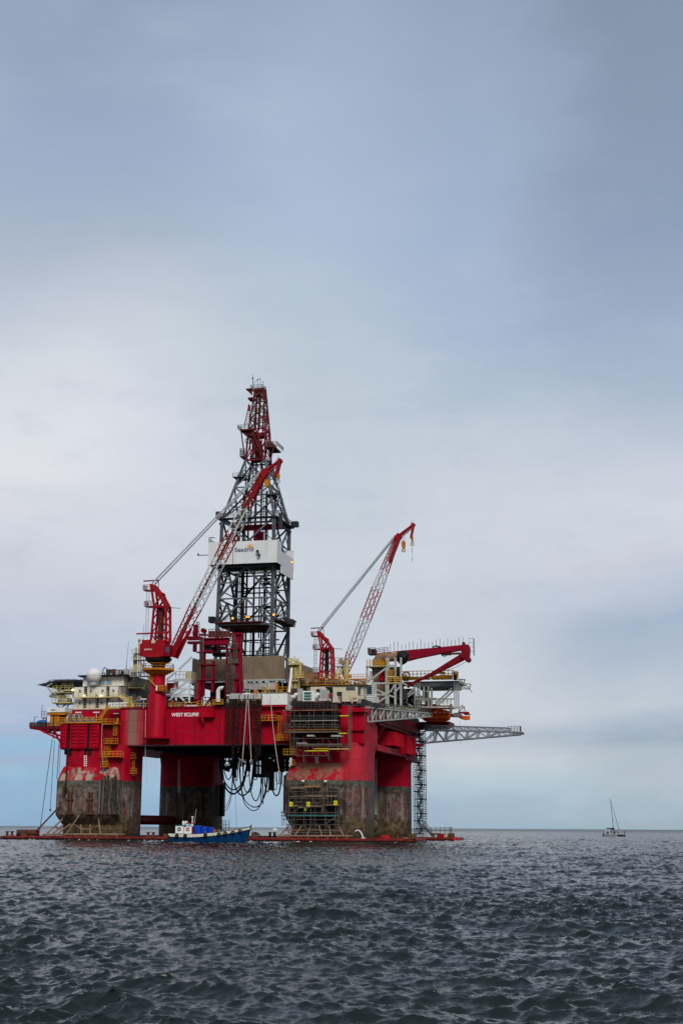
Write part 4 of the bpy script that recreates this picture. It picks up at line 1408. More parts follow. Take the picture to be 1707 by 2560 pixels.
m.box((-39.9, 24.6, zB - .5), (b.x + .3, 26, zB - .05)); m.box((-53.2, 24.4, zB - .75), (-40.2, 55, zB - .35))
m.box((b.x - .2, 26, zB - .5), (b.x + .1, 55, zB - .1))
for i in range(7):
    u = -39 + i * 1.9
    m.beam((u, 24.8, zB - .4), (u, 24.8, zB - 3), .2)
m.put('floor_edge', 'light_steel', d)
m = MB()
m.box((-52.8, 25.2, zB - 1.2), (-27.5, 55, zB - .8))
for u in (-52, -45, -38, -30):
    m.box((u, 28, 32.4), (u + 1.2, 29.2, zB - 1)); m.beam((u + .6, 28.5, 33), (u + 6, 28.5, zB - 1.2), .5)
m.box((-52, 38, 32.4), (-28, 38.5, zB - 1))
m.put('substructure', 'black_steel', d)
m = MB()
fb(m, 607, 1700, 617, 1730, 23.5, 3); fb(m, 617, 1708, 660, 1724, 23.8, 3); fb(m, 660, 1708, 667, 1722, 23, 1); fb(m, 667, 1706, 690, 1724, 24, 3)
m.put('equipment_box', 'light_steel', d)
m = MB(); fb(m, 690, 1708, 695, 1728, 22, 1); m.put('post', 'amber_paint', d)
o = thing('rear_wind_wall', 'tan ribbed wall with end face seen between derrick base and the right rear crane', 'wind wall', (-20, 40, 32))
p, q = atu(748, 1700, -21), atu(782.5, 1698, -21)
zA, zC = atu(748, 1657, -21).z, atu(782, 1672, -21).z
m = MB(); m.box((-24, p.y, p.z - 4), (-21, q.y, (zA + zC) / 2)); 
n = 16
for i in range(n):
    v = p.y + (q.y - p.y) * i / n
    m.box((-21, v, p.z - 4), (-20.86, v + (q.y - p.y) / n * .6, (zA + zC) / 2 - .05))
m.put('wall', 'wind_wall', o)
m = MB()
a = at(785, 1690, 70)
m.box((a.x - .6, 70, a.z - 4), (a.x + 1.3, 72, at(785, 1681, 70).z)); m.rail([(a.x - .6, 70, at(785, 1681, 70).z), (a.x + 1.6, 70, at(785, 1681, 70).z)], 1.4, .07, .8, 2)
m.put('vent_box', 'dark_steel', o)

# ------------------------------------------------------------------ living quarters
r1 = lambda X, Y: (20 + X / 3.92, 1540 + Y / 3.92)
lq = thing('living_quarters', 'two tier cream accommodation block with a glazed bridge on top', 'accommodation block', (-72, 14, 31.5))
VQ = 8.0
m = MB()
fb(m, *r1(650, 690), *r1(1085, 795), VQ, 20); fb(m, *r1(645, 806), *r1(1075, 925), VQ + .6, 20)
for Y in (700,):
    for X in (740, 870, 1085):
        fb(m, *r1(X - 3, 690), *r1(X + 1, 795), VQ - .12, .12)
m.put('wall', 'quarters_cream', lq)
m = MB()
a, b = at(*r1(1085, 795), VQ), at(*r1(1135, 690), VQ)
m.box((a.x + .02, VQ + 1.5, a.z), (b.x, VQ + 20, b.z)); m.box((a.x + .02, VQ + .4, a.z - 3.8), (a.x + 1.6, VQ + 16, a.z - .2))
c, e = at(*r1(1140, 900), VQ + 5), at(*r1(1262, 600), VQ + 5)
m.box((c.x, VQ + 5, c.z), (e.x, VQ + 18, e.z))
c2_, e2_ = at(*r1(1230, 900), VQ + 6), at(*r1(1412, 660), VQ + 6)
m.box((c2_.x, VQ + 6, c2_.z), (e2_.x, VQ + 20, e2_.z))
m.put('side_block', 'grey_plate', lq)
m = MB()
fb(m, *r1(735, 585), *r1(1140, 690), VQ + 2.5, 14)
m.put('bridge_wall', 'quarters_cream', lq)
m = MB()
a, b = at(*r1(672, 588), VQ), at(*r1(1150, 572), VQ)
m.loft([[(a.x + .2, VQ + 1.2, a.z - .1), (b.x, VQ + 1.2, a.z - .1), (b.x, VQ + 18, a.z - .1), (a.x + .2, VQ + 18, a.z - .1)],
        [(a.x, VQ + .6, a.z + .25), (b.x + .3, VQ + .6, a.z + .25), (b.x + .3, VQ + 18.4, a.z + .25), (a.x, VQ + 18.4, a.z + .25)]])
m.put('roof', 'dark_steel', lq)
for X0, X1, Y0, Y1, v in ((900, 952, 634, 668, 2.4), (966, 1018, 632, 668, 2.4), (780, 800, 636, 668, 2.4)):
    m = MB(); fb(m, *r1(X0, Y0), *r1(X1, Y1), VQ + v + .02, .1)
    f = m.put('window', 'wheel_glass', lq)
    m = MB()
    fb(m, *r1(X0 - 4, Y1), *r1(X1 + 4, Y1 + 4), VQ + v - .08, .1); fb(m, *r1(X0 - 4, Y0 - 4), *r1(X1 + 4, Y0), VQ + v - .08, .1)
    m.put('frame', 'light_steel', f)
for X, Y, v in ((708, 735, 0), (815, 735, 0), (930, 732, 0), (1035, 730, 0), (705, 850, .6), (805, 850, .6), (920, 850, .6), (1030, 848, .6)):
    m = MB(); fb(m, *r1(X - 7, Y - 10), *r1(X + 7, Y + 12), VQ + v - .03, .1)
    f = m.put('window', 'window_glass', lq)
    m = MB()
    for x0, y0, x1, y1 in ((-11, -14, 11, -10), (-11, 12, 11, 16), (-11, -10, -7, 12), (7, -10, 11, 12)):
        fb(m, *r1(X + x0, Y + y0), *r1(X + x1, Y + y1), VQ + v - .08, .1)
    m.put('frame', 'light_steel', f)
for X, Y0, Y1, v in ((762, 692, 790, 0), (980, 690, 790, 0), (752, 808, 900, .6), (875, 808, 900, .6), (978, 808, 900, .6)):
    m = MB()
    fb(m, *r1(X - 14, Y0 + 4), *r1(X - 11, Y1), VQ + v - .5, .12); fb(m, *r1(X + 11, Y0 + 4), *r1(X + 14, Y1), VQ + v - .5, .12)
    for i in range(5):
        y = Y0 + (Y1 - Y0) * i / 5
        fb(m, *r1(X - 13, y), *r1(X + 13, y + 9), VQ + v - .4, .35)
    m.put('stair_frame', 'dark_steel', lq)
m = MB()
a, b = at(*r1(640, 805), VQ - 1), at(*r1(1090, 795), VQ - 1)
m.box((a.x, VQ - 1.2, a.z), (b.x, VQ, a.z + .25))
c, e = at(*r1(640, 905), VQ - 1), at(*r1(960, 905), VQ - 1)
m.box((c.x, VQ - 1.2, c.z - .9), (e.x, VQ, c.z - .6))
p = at(*r1(1140, 700), VQ + 3); q = at(*r1(1330, 715), VQ + 3)
m.box((p.x, VQ + 3, p.z - .2), (q.x, VQ + 5, p.z))
bal = m.put('balcony', 'pale_yellow', lq)
m = MB()
m.rail([(a.x, VQ - 1.15, a.z + .25), (b.x, VQ - 1.15, a.z + .25)], 1.15, .05, 1.5, 1)
m.rail([(c.x, VQ - 1.15, c.z - .6), (e.x, VQ - 1.15, c.z - .6)], 1.15, .05, 1.5, 1)
m.rail([(p.x, VQ + 3, p.z), (q.x, VQ + 3, p.z)], 1.1, .05, 1.5, 1)
m.put('railing', 'pale_yellow', bal)
m = MB()
a, b = at(*r1(1330, 720), VQ + 2), at(*r1(1400, 610), VQ + 2)
m.ladder(a, b, (0, 1.2, 0), .12); 
m.rail([a, b], 1.1, .06, 1.4)
c, e = at(*r1(1090, 780), VQ - 1.5), at(*r1(1225, 850), VQ - 1.5)
m.beam(c, e, .7); m.box((e.x - .3, VQ - 1.8, e.z - 2.6), (e.x + .3, VQ - 1.2, e.z))
m.rail([c, e], 1.0, .05, 1.4)
m.put('outside_stair', 'pale_yellow', lq)
for X, Y in ((750, 778), (915, 783), (638, 724), (870, 772)):
    p = at(*r1(X, Y), VQ - .4)
    MB().ball(p, .32, 10, 6).put('lamp', 'lamp_white' if X != 870 else 'light_steel', lq)

o = thing('chimney_box', 'rust brown box with a sloping side on the quarters roof', 'vent', at(*r1(1030, 575), 16))
a, b = at(*r1(995, 576), 15), at(*r1(1068, 519), 15)
MB().profile([(a.x, a.z), (b.x, a.z), (b.x - .3, b.z - .2), (b.x - .6, b.z), (a.x + .7, b.z), (a.x + .3, b.z - .3)], 15, 18).put('casing', 'rust', o)
m = MB(); m.box((a.x + .3, 14.94, a.z + .3), (b.x - .4, 15, a.z + .5)); m.put('band', 'dark_steel', o)
# radome
c = at(*r1(845, 582), 7.6)
o = thing('radome', 'large white ball shaped radome in front of the bridge windows', 'radome', (c.x, 7.6, c.z - 2.3))
MB().ball((c.x, 7.6, c.z), 1.92, 32, 20).put('dome', 'white_paint', o, smooth=True)
MB().lathe((c.x, 7.6, c.z - .14), [(1.925, 0), (1.95, .02), (1.95, .1), (1.925, .12)], 32).put('seam_ring', 'light_steel', o)
m = MB(); m.lathe((c.x, 7.6, c.z - 2.5), [(.9, 0), (.9, .7)], 16)
for i in range(6):
    t_ = i * pi / 3
    m.beam((c.x + 1.1 * cos(t_), 7.6 + 1.1 * sin(t_), c.z - 2.7), (c.x + 1.1 * cos(t_), 7.6 + 1.1 * sin(t_), c.z - 1.5), .12)
m.put('base', 'light_steel', o)

# helideck
hz = at(*r1(470, 634), 15).z
hd = thing('helideck', 'dark flat helideck on yellow and grey trusses at the far left', 'helideck', (-84, 22, hz - 6))
hx0, hx1 = at(*r1(372, 650), 15).x, at(*r1(745, 640), 15).x
pl = [(hx0, 20), (hx0 + 3.5, 13), (hx1 - 1, 13), (hx1, 16), (hx1, 34), (hx0 + 3.5, 34), (hx0, 28)]
MB().plan(pl, hz - .5, hz).put('landing_deck', 'dark_steel', hd)
m = MB()
tipu = at(*r1(318, 671), 17).x
for (a_, b_) in zip(pl, pl[1:] + pl[:1]):
    A_, B_ = Vector((*a_, hz - .4)), Vector((*b_, hz - .4))
    outn = Vector((B_.y - A_.y, -(B_.x - A_.x), 0)).normalized() * 1.4
    n = max(2, int((B_ - A_).length / 1.6))
    for i in range(n + 1):
        p = A_.lerp(B_, i / n)
        m.beam(p, p + outn + Vector((0, 0, .35)), .09)
    for f in (.35, .7, 1):
        m.beam(A_ + outn * f + Vector((0, 0, .35 * f)), B_ + outn * f + Vector((0, 0, .35 * f)), .07)
m.profile([(hx0 - .2, hz - .5), (hx0 + 2.5, hz - .2), (hx0 + .4, hz - 1.3), (tipu, hz - 1.0)], 15, 30)
m.put('safety_net', 'dark_steel', hd)
m = MB()
for X0, X1, Y0, Y1 in ((385, 440, 690, 770), (440, 385, 660, 690), (470, 500, 650, 745), (500, 560, 745, 650), (560, 600, 650, 745), (620, 590, 650, 800), (640, 640, 650, 800), (405, 470, 790, 740), (480, 560, 790, 850), (470, 500, 850, 890), (500, 560, 890, 920), (585, 530, 860, 890), (570, 600, 920, 860)):
    for v in (15, 21):
        m.beam(at(*r1(X0, Y0), v), at(*r1(X1, Y1), v), .32)
m.put('support_truss', 'light_steel', hd)
m = MB()
fb(m, *r1(520, 720), *r1(640, 735), 14, 5); fb(m, *r1(440, 742), *r1(640, 756), 14.5, 5); fb(m, *r1(430, 840), *r1(610, 856), 14, 5)
for X0, X1, Y in ((520, 640, 718), (440, 520, 742), (430, 610, 840)):
    a, b = at(*r1(X0, Y), 14), at(*r1(X1, Y), 14)
    m.rail([a, b], 1.5, .06, 1.0, 2)
m.put('access_walkway', 'pale_yellow', hd)
m = MB()
fb(m, *r1(410, 765), *r1(520, 795), 15.5, 4); fb(m, *r1(490, 800), *r1(585, 840), 16, 3)
m.put('pipe_bundle', 'light_steel', hd)
m = MB(); fb(m, *r1(385, 640), *r1(470, 680), 18, 6); m.put('fire_monitor', 'rust', hd)
# whip aerials
for X, Y0, Y1, lab, v in ((1163, 480, 250, 'thin whip aerial standing on the roof end of the quarters', 12), (1327, 230, 90, 'thin whip aerial just left of the front crane house', 6)):
    a, b = at(*r1(X, Y0), v), at(*r1(X + (22 if X < 1200 else 4), Y1), v)
    o = thing('whip_aerial', lab, 'aerial', a - Vector((0, 0, 1.2)))
    m = MB(); m.tube(a, b, .06, 5, .035); m.put('rod', 'dark_steel', o)
    MB().tube(a - Vector((0, 0, 1.2)), a, .16, 8).put('mount', 'light_steel', o)
# pale yellow pipe tower left of the front crane
o = thing('vent_tower', 'slim pale yellow pipe tower with landings left of the front crane', 'vent tower', at(*r1(1270, 600), 9))
m = MB()
for X, Y0, Y1 in ((1240, 380, 620), (1258, 310, 600), (1285, 240, 600), (1305, 330, 590), (1215, 520, 600), (1335, 420, 560)):
    m.tube(at(*r1(X, Y1), 9), at(*r1(X, Y0), 9), .3 if X < 1260 else .17, 8)
p = at(*r1(1290, 238), 9); m.ball(p, .45, 8, 6)
m.put('pipe', 'pale_yellow', o)
m = MB()
for Y, X0, X1 in ((430, 1222, 1335), (365, 1222, 1290), (545, 1200, 1345), (590, 1200, 1400)):
    a, b = at(*r1(X0, Y), 8), at(*r1(X1, Y), 8)
    m.box((a.x, 7.6, a.z - .12), (b.x, 10, a.z)); m.rail([(a.x, 7.6, a.z), (b.x, 7.6, a.z)], 1.0, .05, 1.0)
m.beam(at(*r1(1340, 430), 9), at(*r1(1300, 600), 9), .15); m.beam(at(*r1(1300, 430), 9), at(*r1(1345, 590), 9), .15)
m.put('landing', 'light_steel', o)

# ------------------------------------------------------------------ left cantilever platform and its cabin
PV = 3.0
zp = at(*r1(300, 1086), PV).z
o = thing('cantilever_platform', 'red cantilever platform on a raking truss at the left deck corner', 'platform', (-79, 6, zp - 4))
x0, x1 = at(*r1(216, 1090), PV).x, -77.9
MB().box((x0, PV, zp - .5), (x1, 14, zp)).put('deck', 'deep_red', o)
m = MB()
for v in (PV + .4, 13):
    a, b, c, e = at(*r1(285, 1100), v), at(*r1(520, 1243), v), at(*r1(362, 1150), v), at(*r1(442, 1200), v)
    m.beam(a, (x1, b.y, b.z), .42)
    for X, Y in ((362, 1150), (448, 1200)):
        p = at(*r1(X, Y), v)
        m.beam(p, (p.x, v, zp - .3), .26); m.beam((p.x, v, zp - .3) if X > 400 else p, at(*r1(X + 75, Y + (60 if X > 400 else -58)), v), .24)
m.put('truss', 'hull_red', o)
MB().rail([(x0, 14, zp), (x0, PV, zp), (x1, PV, zp)], 1.15, .05, 1.2, 2).put('railing', 'scaffold_steel', o)
o = thing('deck_cabin', 'amber deck cabin with a white upper half on the left platform', 'cabin', (-82, 6, zp))
m = MB(); fb(m, *r1(386, 945), *r1(562, 970), 5, 5); fb(m, *r1(415, 970), *r1(510, 1078), 5.4, 4); fb(m, *r1(385, 1000), *r1(415, 1078), 5.6, 4)
m.put('cabin_wall', 'amber_paint', o)
m = MB(); fb(m, *r1(386, 897), *r1(562, 943), 5, 5); fb(m, *r1(385, 986), *r1(415, 1046), 5.2, .38); m.put('upper_wall', 'white_paint', o)
m = MB(); fb(m, *r1(443, 980), *r1(457, 1075), 5.3, .1); m.put('door', 'dark_steel', o)
m = MB(); fb(m, *r1(420, 915), *r1(468, 926), 4.95, .05); fb(m, *r1(386, 940), *r1(562, 946), 4.9, .1); m.put('band', 'grey_plate', o)
a, b = at(*r1(276, 1046), 5), at(*r1(385, 1016), 5)
o = thing('tarpaulin', 'blue tarpaulin over a heap beside the amber cabin', 'tarpaulin', (a.x, 5, a.z))
m = MB(); m.loft([[(a.x, 4.6, a.z), (b.x, 4.6, a.z), (b.x, 8, a.z), (a.x, 8, a.z)], [(a.x + .5, 5, b.z - .25), (b.x - .1, 5, b.z - .1), (b.x - .1, 7.5, b.z - .1), (a.x + .5, 7.5, b.z - .25)], [(a.x + .9, 5.6, b.z), (b.x - .3, 5.6, b.z), (b.x - .3, 6.8, b.z), (a.x + .9, 6.8, b.z)]])
m.put('cover', 'tarp_blue', o)
MB().box((a.x + .3, 4.9, zp), (b.x - .3, 7.8, a.z)).put('pallet', 'black_steel', o)
o = thing('light_pole', 'short lamp pole at the outer end of the left platform', 'lamp pole', at(*r1(255, 1080), 4))
a, b = at(*r1(255, 1080), 4), at(*r1(262, 992), 4)
m = MB(); m.beam(a, b, .12); m.beam(b, b + Vector((.9, 0, .05)), .14); m.put('pole', 'scaffold_steel', o)
a = at(*r1(236, 1075), 4)
m = MB(); m.box((a.x - .7, 4, zp), (a.x + .5, 5.4, zp + 1.1)); m.put('post', 'scaffold_steel', o)
o = thing('access_tower', 'small grey railed stair landing above the tarpaulin on the left', 'landing', at(*r1(355, 1010), 7))
m = MB(); a, b = at(*r1(330, 1000), 7), at(*r1(385, 990), 7); m.box((a.x, 7, a.z), (b.x, 9, a.z + .3)); m.box((a.x + .2, 7.3, zp), (a.x + .5, 7.6, a.z)); m.box((b.x - .5, 7.3, zp), (b.x - .2, 7.6, a.z))
m.put('floor', 'light_steel', o)
m = MB(); m.rail([(a.x, 7, a.z + .3), (b.x, 7, a.z + .3)], 1.4, .05, .7, 2); m.beam((a.x, 7, a.z), (a.x + .1, 7, a.z + 3.4), .1); m.put('railing', 'scaffold_steel', o)

# winch deck on the left column head
zw = 28.4
o = thing('winch_walkway', 'yellow railed winch walkway round the front left column head', 'walkway', (-72, 0, zw))
m = MB()
a, b = at(510 / 3.92 + 20, 1807, -1), at(920 / 3.92 + 20, 1807, -1)
m.box((a.x, -1, zw), (b.x, 6, zw + .3)); m.box((-62.5, -.9, zw - .3), (at(1040 / 3.92 + 20, 1800, -1).x, .98, zw))
m.put('floor', 'amber_paint', o)
m = MB()
m.rail([(a.x, 6, zw + .3), (a.x, -.95, zw + .3), (b.x, -.95, zw + .3)], 1.15, .06, 1.5, 1)
m.rail([(-62.4, -.85, zw), (at(1070 / 3.92 + 20, 1800, -1).x, -.85, zw)], 1.15, .06, 1.2, 1)
m.put('railing', 'yellow_paint', o)
for X, lab in ((620, 'grey mooring winch drum at the left end of the yellow winch walkway'), (668, 'second grey winch drum from the left on the yellow winch walkway'), (728, 'low grey winch with a flat motor in the middle of the winch walkway'), (795, 'grey winch drum nearest the yellow ladder on the winch walkway')):
    a, b = at(*r1(X, 1035), 1), at(*r1(X, 955 if X < 700 else 990), 1)
    R = (b.z - zw - .3) / 2
    o = thing('mooring_winch', lab, 'winch', (a.x, 2, zw + .3), 'winches on the front left column')
    m = MB()
    m.tube((a.x - .8, 2, zw + .3 + R), (a.x + .8, 2, zw + .3 + R), R * .72, 16)
    m.put('drum', 'scaffold_steel', o)
    m = MB()
    for e in (-.95, .8):
        m.tube((a.x + e, 2, zw + .3 + R), (a.x + e + .15, 2, zw + .3 + R), R, 18)
    m.put('flange', 'light_steel', o)
    m = MB(); m.box((a.x - 1, 1.2, zw + .3), (a.x + 1.1, 2.8, zw + .3 + R * .4)); m.box((a.x + .95, 1.5, zw + .3), (a.x + 1.9, 2.6, zw + .3 + R * .9)); m.put('base', 'grey_plate', o)
for X, Y0, Y1, lab in ((695, 1030, 945, 'pale tee shaped deck light over the left winches'), (870, 1030, 945, 'pale tee shaped deck light near the yellow stair'), (1330, 905, 815, 'grey tee shaped deck light left of the front crane pedestal')):
    a, b = at(*r1(X, Y0), .5), at(*r1(X, Y1), .5)
    o = thing('deck_light', lab, 'deck light', a)
    MB().beam(a, b, .14).put('post', 'light_steel', o)
    MB().box((b.x - .8, .3, b.z - .1), (b.x + .8, .7, b.z + .15)).put('lamp_head', 'white_paint', o)
a, b = at(*r1(905, 1045), 0), at(*r1(985, 915), 0)
o = thing('yellow_stair', 'steep yellow stair from the winch walkway up to the main deck', 'stair', (a.x, 0, zw))
m = MB(); m.ladder(a, b, (0, 1.2, 0), .14); m.put('flight', 'amber_paint', o)
m = MB(); m.rail([a - Vector((0, .6, 0)), b - Vector((0, .6, 0))], 1.1, .06, 1.2); m.rail([a + Vector((0, .6, 0)), b + Vector((0, .6, 0))], 1.1, .06, 1.2); m.put('railing', 'yellow_paint', o)

# yellow caged ladders and landings hung on the hull front
def ladder_run(label, X, Y0, Y1, conv, v, lands, name='caged_ladder'):
    a, b = at(*conv(X, Y1), v), at(*conv(X, Y0), v)
    o = thing(name, label, 'ladder', a)
    MB().ladder(a, (a.x, a.y, b.z), (.75, 0, 0), .07, True).put('rungs', 'amber_paint', o)
    for X0, X1, Y in lands:
        p, q = at(*conv(X0, Y), v), at(*conv(X1, Y), v)
        m = MB(); m.box((p.x, v - 1.2, p.z - .16), (q.x, v + .8, p.z))
        l = m.put('landing', 'amber_paint', o)
        MB().rail([(p.x, v, p.z), (p.x, v - 1.15, p.z), (q.x, v - 1.15, p.z), (q.x, v, p.z)], 1.2, .045, 1.0, 1).put('railing', 'yellow_paint', l)
    return o
ladder_run('yellow caged ladder on the hull front right of the left winch walkway', 1055, 1020, 1170, r1, .2, [(945, 1060, 1060)])
ladder_run('yellow ladder and landing above the inner edge of the front left column', 990, 1210, 1360, r1, -.6, [(960, 1078, 1250), (930, 1130, 1378)])
ladder_run('short yellow ladder ending above the sponson on the front left column', 960, 1300 - 20, 1460 + 25, r1, -1.0, [(930, 985, 1477)])
ladder_run('yellow ladder landing high on the right side of the front left column', 1225, 1395, 1500, r1, 4.0, [(1140, 1255, 1392)])
ladder_run('yellow landing low on the right side of the front left column', 1235, 1500, 1562, r1, 4.0, [(1200, 1262, 1540)])
r3 = lambda X, Y: (640 + X / 4.356, 1540 + Y / 4.356)
ladder_run('tall yellow caged ladder beside the scaffold on the front right column', 260, 1085, 1340, r3, .2, [(70, 235, 1138), (230, 385, 1352)])
ladder_run('amber ladder below the yellow one, left edge of the front right column', 400, 1320, 1500, r3, -.4, [(310, 440, 1508)])
r7 = lambda X, Y: (680 + X / 6.031, 1740 + Y / 6.031)
ladder_run('small amber landing low on the left edge of the front right column', 330, 975, 1040, r7, -.4, [(285, 355, 1040)])

# deck edge railings
def railing(label, pts, mat='yellow_paint', h=1.15, gap=1.6, name='deck_railing'):
    o = thing(name, label, 'railing', pts[0], 'railings along the deck edges')
    MB().rail(pts, h, .06, gap, 1).put('rails', mat, o)
    m = MB()
    for a, b in zip(pts, pts[1:]):
        m.beam(Vector(a) + Vector((0, 0, .12)), Vector(b) + Vector((0, 0, .12)), .06, .26)
    m.put('toe_board', 'amber_paint', o)
railing('yellow deck railing between the left stair and the front crane pedestal', [(-62.2, .9, 32.1), (-54.4, .9, 32.1)])
railing('yellow deck railing from the front crane to the ribbed locker', [(-49.8, .9, 32.1), (-42.5, .9, 32.1)])
railing('yellow railing stepping up beside the white gooseneck vent', [(-42.3, .9, 32.4), (-38, .9, 32.4), (-38, -.4, 32.6), (-35.3, -.4, 32.6)])
# ------------------------------------------------------------------ deck houses and small gear on the front deck edge
r2 = lambda X, Y: (340 + X / 3.92, 1540 + Y / 3.92)
o = thing('deck_house', 'plain white deck house with a red foot band, between chains and scaffold', 'deck house', at(685, 1768, 0))
m = MB(); fb(m, *r3(66, 835), *r3(342, 968), 0, 6); m.put('wall', 'white_paint', o)
m = MB(); fb(m, *r3(62, 968.5), *r3(346, 990), -.1, 6.2); m.put('foot_band', 'hull_red', o)
m = MB(); fb(m, *r3(58, 826), *r3(346, 834.5), -.3, 6.5); ro = m.put('roof_edge', 'pale_yellow', o)
a, b = at(*r3(66, 826), -.2), at(*r3(342, 826), -.2)
MB().rail([(a.x, 3, a.z), (a.x, -.2, a.z), (b.x, -.2, b.z)], 1.2, .06, 1.2).put('railing', 'yellow_paint', ro)
m = MB()
for X, Y in ((160, 880), (215, 905), (208, 940), (250, 880)):
    fb(m, *r3(X - 3, Y - 3), *r3(X + 3, Y + 3), -.04, .06)
m.put('bolt_plate', 'grey_plate', o)
m = MB(); a, b = at(*r3(235, 1052), .5), at(*r3(190, 1100), .5)
m.path([(b.x, .3, b.z - 1), (b.x, .3, b.z), (b.x + .5, .2, b.z + 1), (b.x + 1.4, .2, b.z + 1.2), (b.x + 2, .5, b.z + 1)], .35, 8); m.lathe((b.x - 2, .4, b.z - .3), [(.4, 0), (.5, .6), (.3, .9)], 8)
m.put('vent_pipe', 'deep_red', o, smooth=True)
a, b = at(*q8(745, 1700), -.2), at(*q8(745, 1480), -.2)
o = thing('gooseneck_vent', 'white gooseneck vent pipe bending right in front of the red portal frame', 'vent', a)
m = MB(); m.path([a, b] + [b + Vector((.95 - .95 * cos(t_), 0, .95 * sin(t_))) for t_ in np.linspace(.25, 2.0, 8)], .5, 14); m.put('pipe', 'white_paint', o, smooth=True)
m = MB(); e = b + Vector((.95 - .95 * cos(2.0), 0, .95 * sin(2.0))); m.tube(e, e + Vector((.18, 0, -.1)), .56, 14); m.put('mouth', 'black_steel', o)
MB().tube(a, a + Vector((0, 0, .9)), .62, 14).put('collar', 'beige_paint', o)
for X, lab in ((960, 'small white tee light at the foot of the portal frame right tower'), (1375, 'pale tee light between the chains and the drill floor')):
    a, b = at(*q8(X, 1720), .2), at(*q8(X, 1560 if X < 1000 else 1525), .2)
    o = thing('deck_light', lab, 'deck light', a)
    MB().beam(a, b, .14).put('post', 'light_steel', o)
    w_ = .3 if X < 1000 else .85
    MB().box((b.x - w_, 0, b.z - .1), (b.x + w_, .5, b.z + .22)).put('lamp_head', 'white_paint', o)
a = at(*q8(400, 1600), .6)
o = thing('loop_rail', 'red loop rail on a pale post by the portal frame left tower', 'railing', (a.x, .6, 32.4))
m = MB(); b = at(*q8(700, 1600), .6)
m.beam((a.x, .6, a.z), (b.x, .6, b.z), .16); m.beam((a.x, .6, a.z - .7), (b.x, .6, b.z - .7), .12)
for i in range(5):
    u = a.x + (b.x - a.x) * i / 4
    m.beam((u, .6, a.z), (u, .6, 32.3), .1)
m.put('rails', 'deep_red', o)
MB().path([(a.x, .5, 32.4), (a.x, .5, a.z - .3), (a.x + .25, .5, a.z + .1), (a.x + .9, .5, a.z + .2)], .11, 6).put('post', 'light_steel', o)
a, b = at(*q8(1000, 1710), .5), at(*q8(1120, 1615), .5)
o = thing('valve_box', 'small grey blue box at the head of the chains', 'box', (a.x, .5, a.z))
m = MB(); m.box((a.x, .4, a.z), (b.x, 2, b.z)); m.put('casing', 'grey_steel', o)
m = MB(); m.box((a.x, .34, b.z - .2), (b.x, .4, b.z - .05)); m.box((a.x - .9, .5, a.z), (a.x - .1, 1.2, b.z - .2)); m.put('lid', 'light_steel', o)
# white steel bracing between the front crane and portal frame
o = thing('white_frame', 'white braced steel frame behind the front crane pedestal', 'steel frame', at(430, 1768, 10))
m = MB()
for X0, Y0, X1, Y1 in ((300, 640, 545, 625), (300, 770, 525, 770), (345, 715, 525, 710), (350, 715, 350, 790), (525, 610, 525, 850), (350, 760, 525, 620), (395, 770, 500, 710), (300, 850, 395, 770), (410, 770, 500, 850), (395, 780, 395, 870), (300, 625, 400, 540), (420, 525, 548, 400), (370, 625, 540, 620)):
    m.beam(at(*r2(X0, Y0), 12), at(*r2(X1, Y1), 12), .42)
for Y in (620, 712, 770):
    m.beam(at(*r2(525, Y), 12), at(*r2(525, Y), 12) + Vector((0, 8, 0)), .35)
m.put('bracing', 'white_paint', o)
m = MB(); fb(m, *r2(300, 655), *r2(370, 720), 14, 3); m.put('cabinet', 'deep_red', o)
m = MB(); fb(m, *r2(372, 635), *r2(398, 705), 13, 1.5); fb(m, *r2(485, 540), *r2(545, 610), 14, 4); m.put('locker', 'beige_paint', o)
m = MB(); fb(m, *r2(390, 610), *r2(545, 622), 13, 5); a, b = at(*r2(390, 608), 13), at(*r2(500, 608), 13); m.rail([a, b], 1.7, .06, 1); m.put('landing', 'pale_yellow', o)
m = MB(); fb(m, *r2(300, 790), *r2(560, 860), 15, 5); m.put('machinery', 'black_steel', o)
# yellow crane stair round the front pedestal
o = thing('crane_access', 'yellow crane access stair and cage on the front crane pedestal', 'stair', at(*r2(150, 640), -2.6))
m = MB(); a, b = at(*r2(120, 600), -2.6), at(*r2(205, 695), -2.6)
m.ladder(b, a, (0, 1, 0), .1); m.rail([b, a], 1.1, .06, .9); m.put('flight', 'yellow_paint', o)
m = MB(); a, b = at(*r2(200, 730), -3.4), at(*r2(285, 728), -3.4)
m.box((a.x, -3.6, a.z - .15), (b.x, -2, a.z)); m.rail([(a.x, -2, a.z), (a.x, -3.6, a.z), (b.x, -3.6, a.z), (b.x, -2, a.z)], 1.2, .07, .6, 2); m.put('cage', 'amber_paint', o)
m = MB(); m.box((a.x, -3.7, a.z), (a.x + .35, -3.5, a.z + 1.2)); m.put('sign_plate', 'white_paint', o)
# white bundles, drums
for X, Y, lab in ((1030, 875, 'white canister rack left of the deck lights, first of the row'), (1085, 873, 'white canister rack in the middle of the row by the quarters'), (1140, 872, 'white canister rack closest to the front crane')):
    a = at(*r1(X, Y), 2.5)
    o = thing('life_raft_rack', lab, 'life rafts', (a.x, 2.5, 32.4), 'white life raft canisters')
    m = MB()
    for i in range(3):
        for j in range(2):
            m.tube((a.x - .9 + .65 * i, 2.2, a.z - .2 + .6 * j), (a.x - .9 + .65 * i, 3.6, a.z - .2 + .6 * j), .31, 12)
    m.put('canister', 'white_paint', o)
    m = MB(); m.box((a.x - 1.2, 2.2, 32.2), (a.x + 1, 3.6, a.z - .45)); m.put('cradle', 'pale_yellow', o)
a = at(*r1(1303, 885), 1.6)
o = thing('blue_drum', 'blue drum standing behind the deck rail left of the front crane', 'drum', (a.x, 1.6, 32.2))
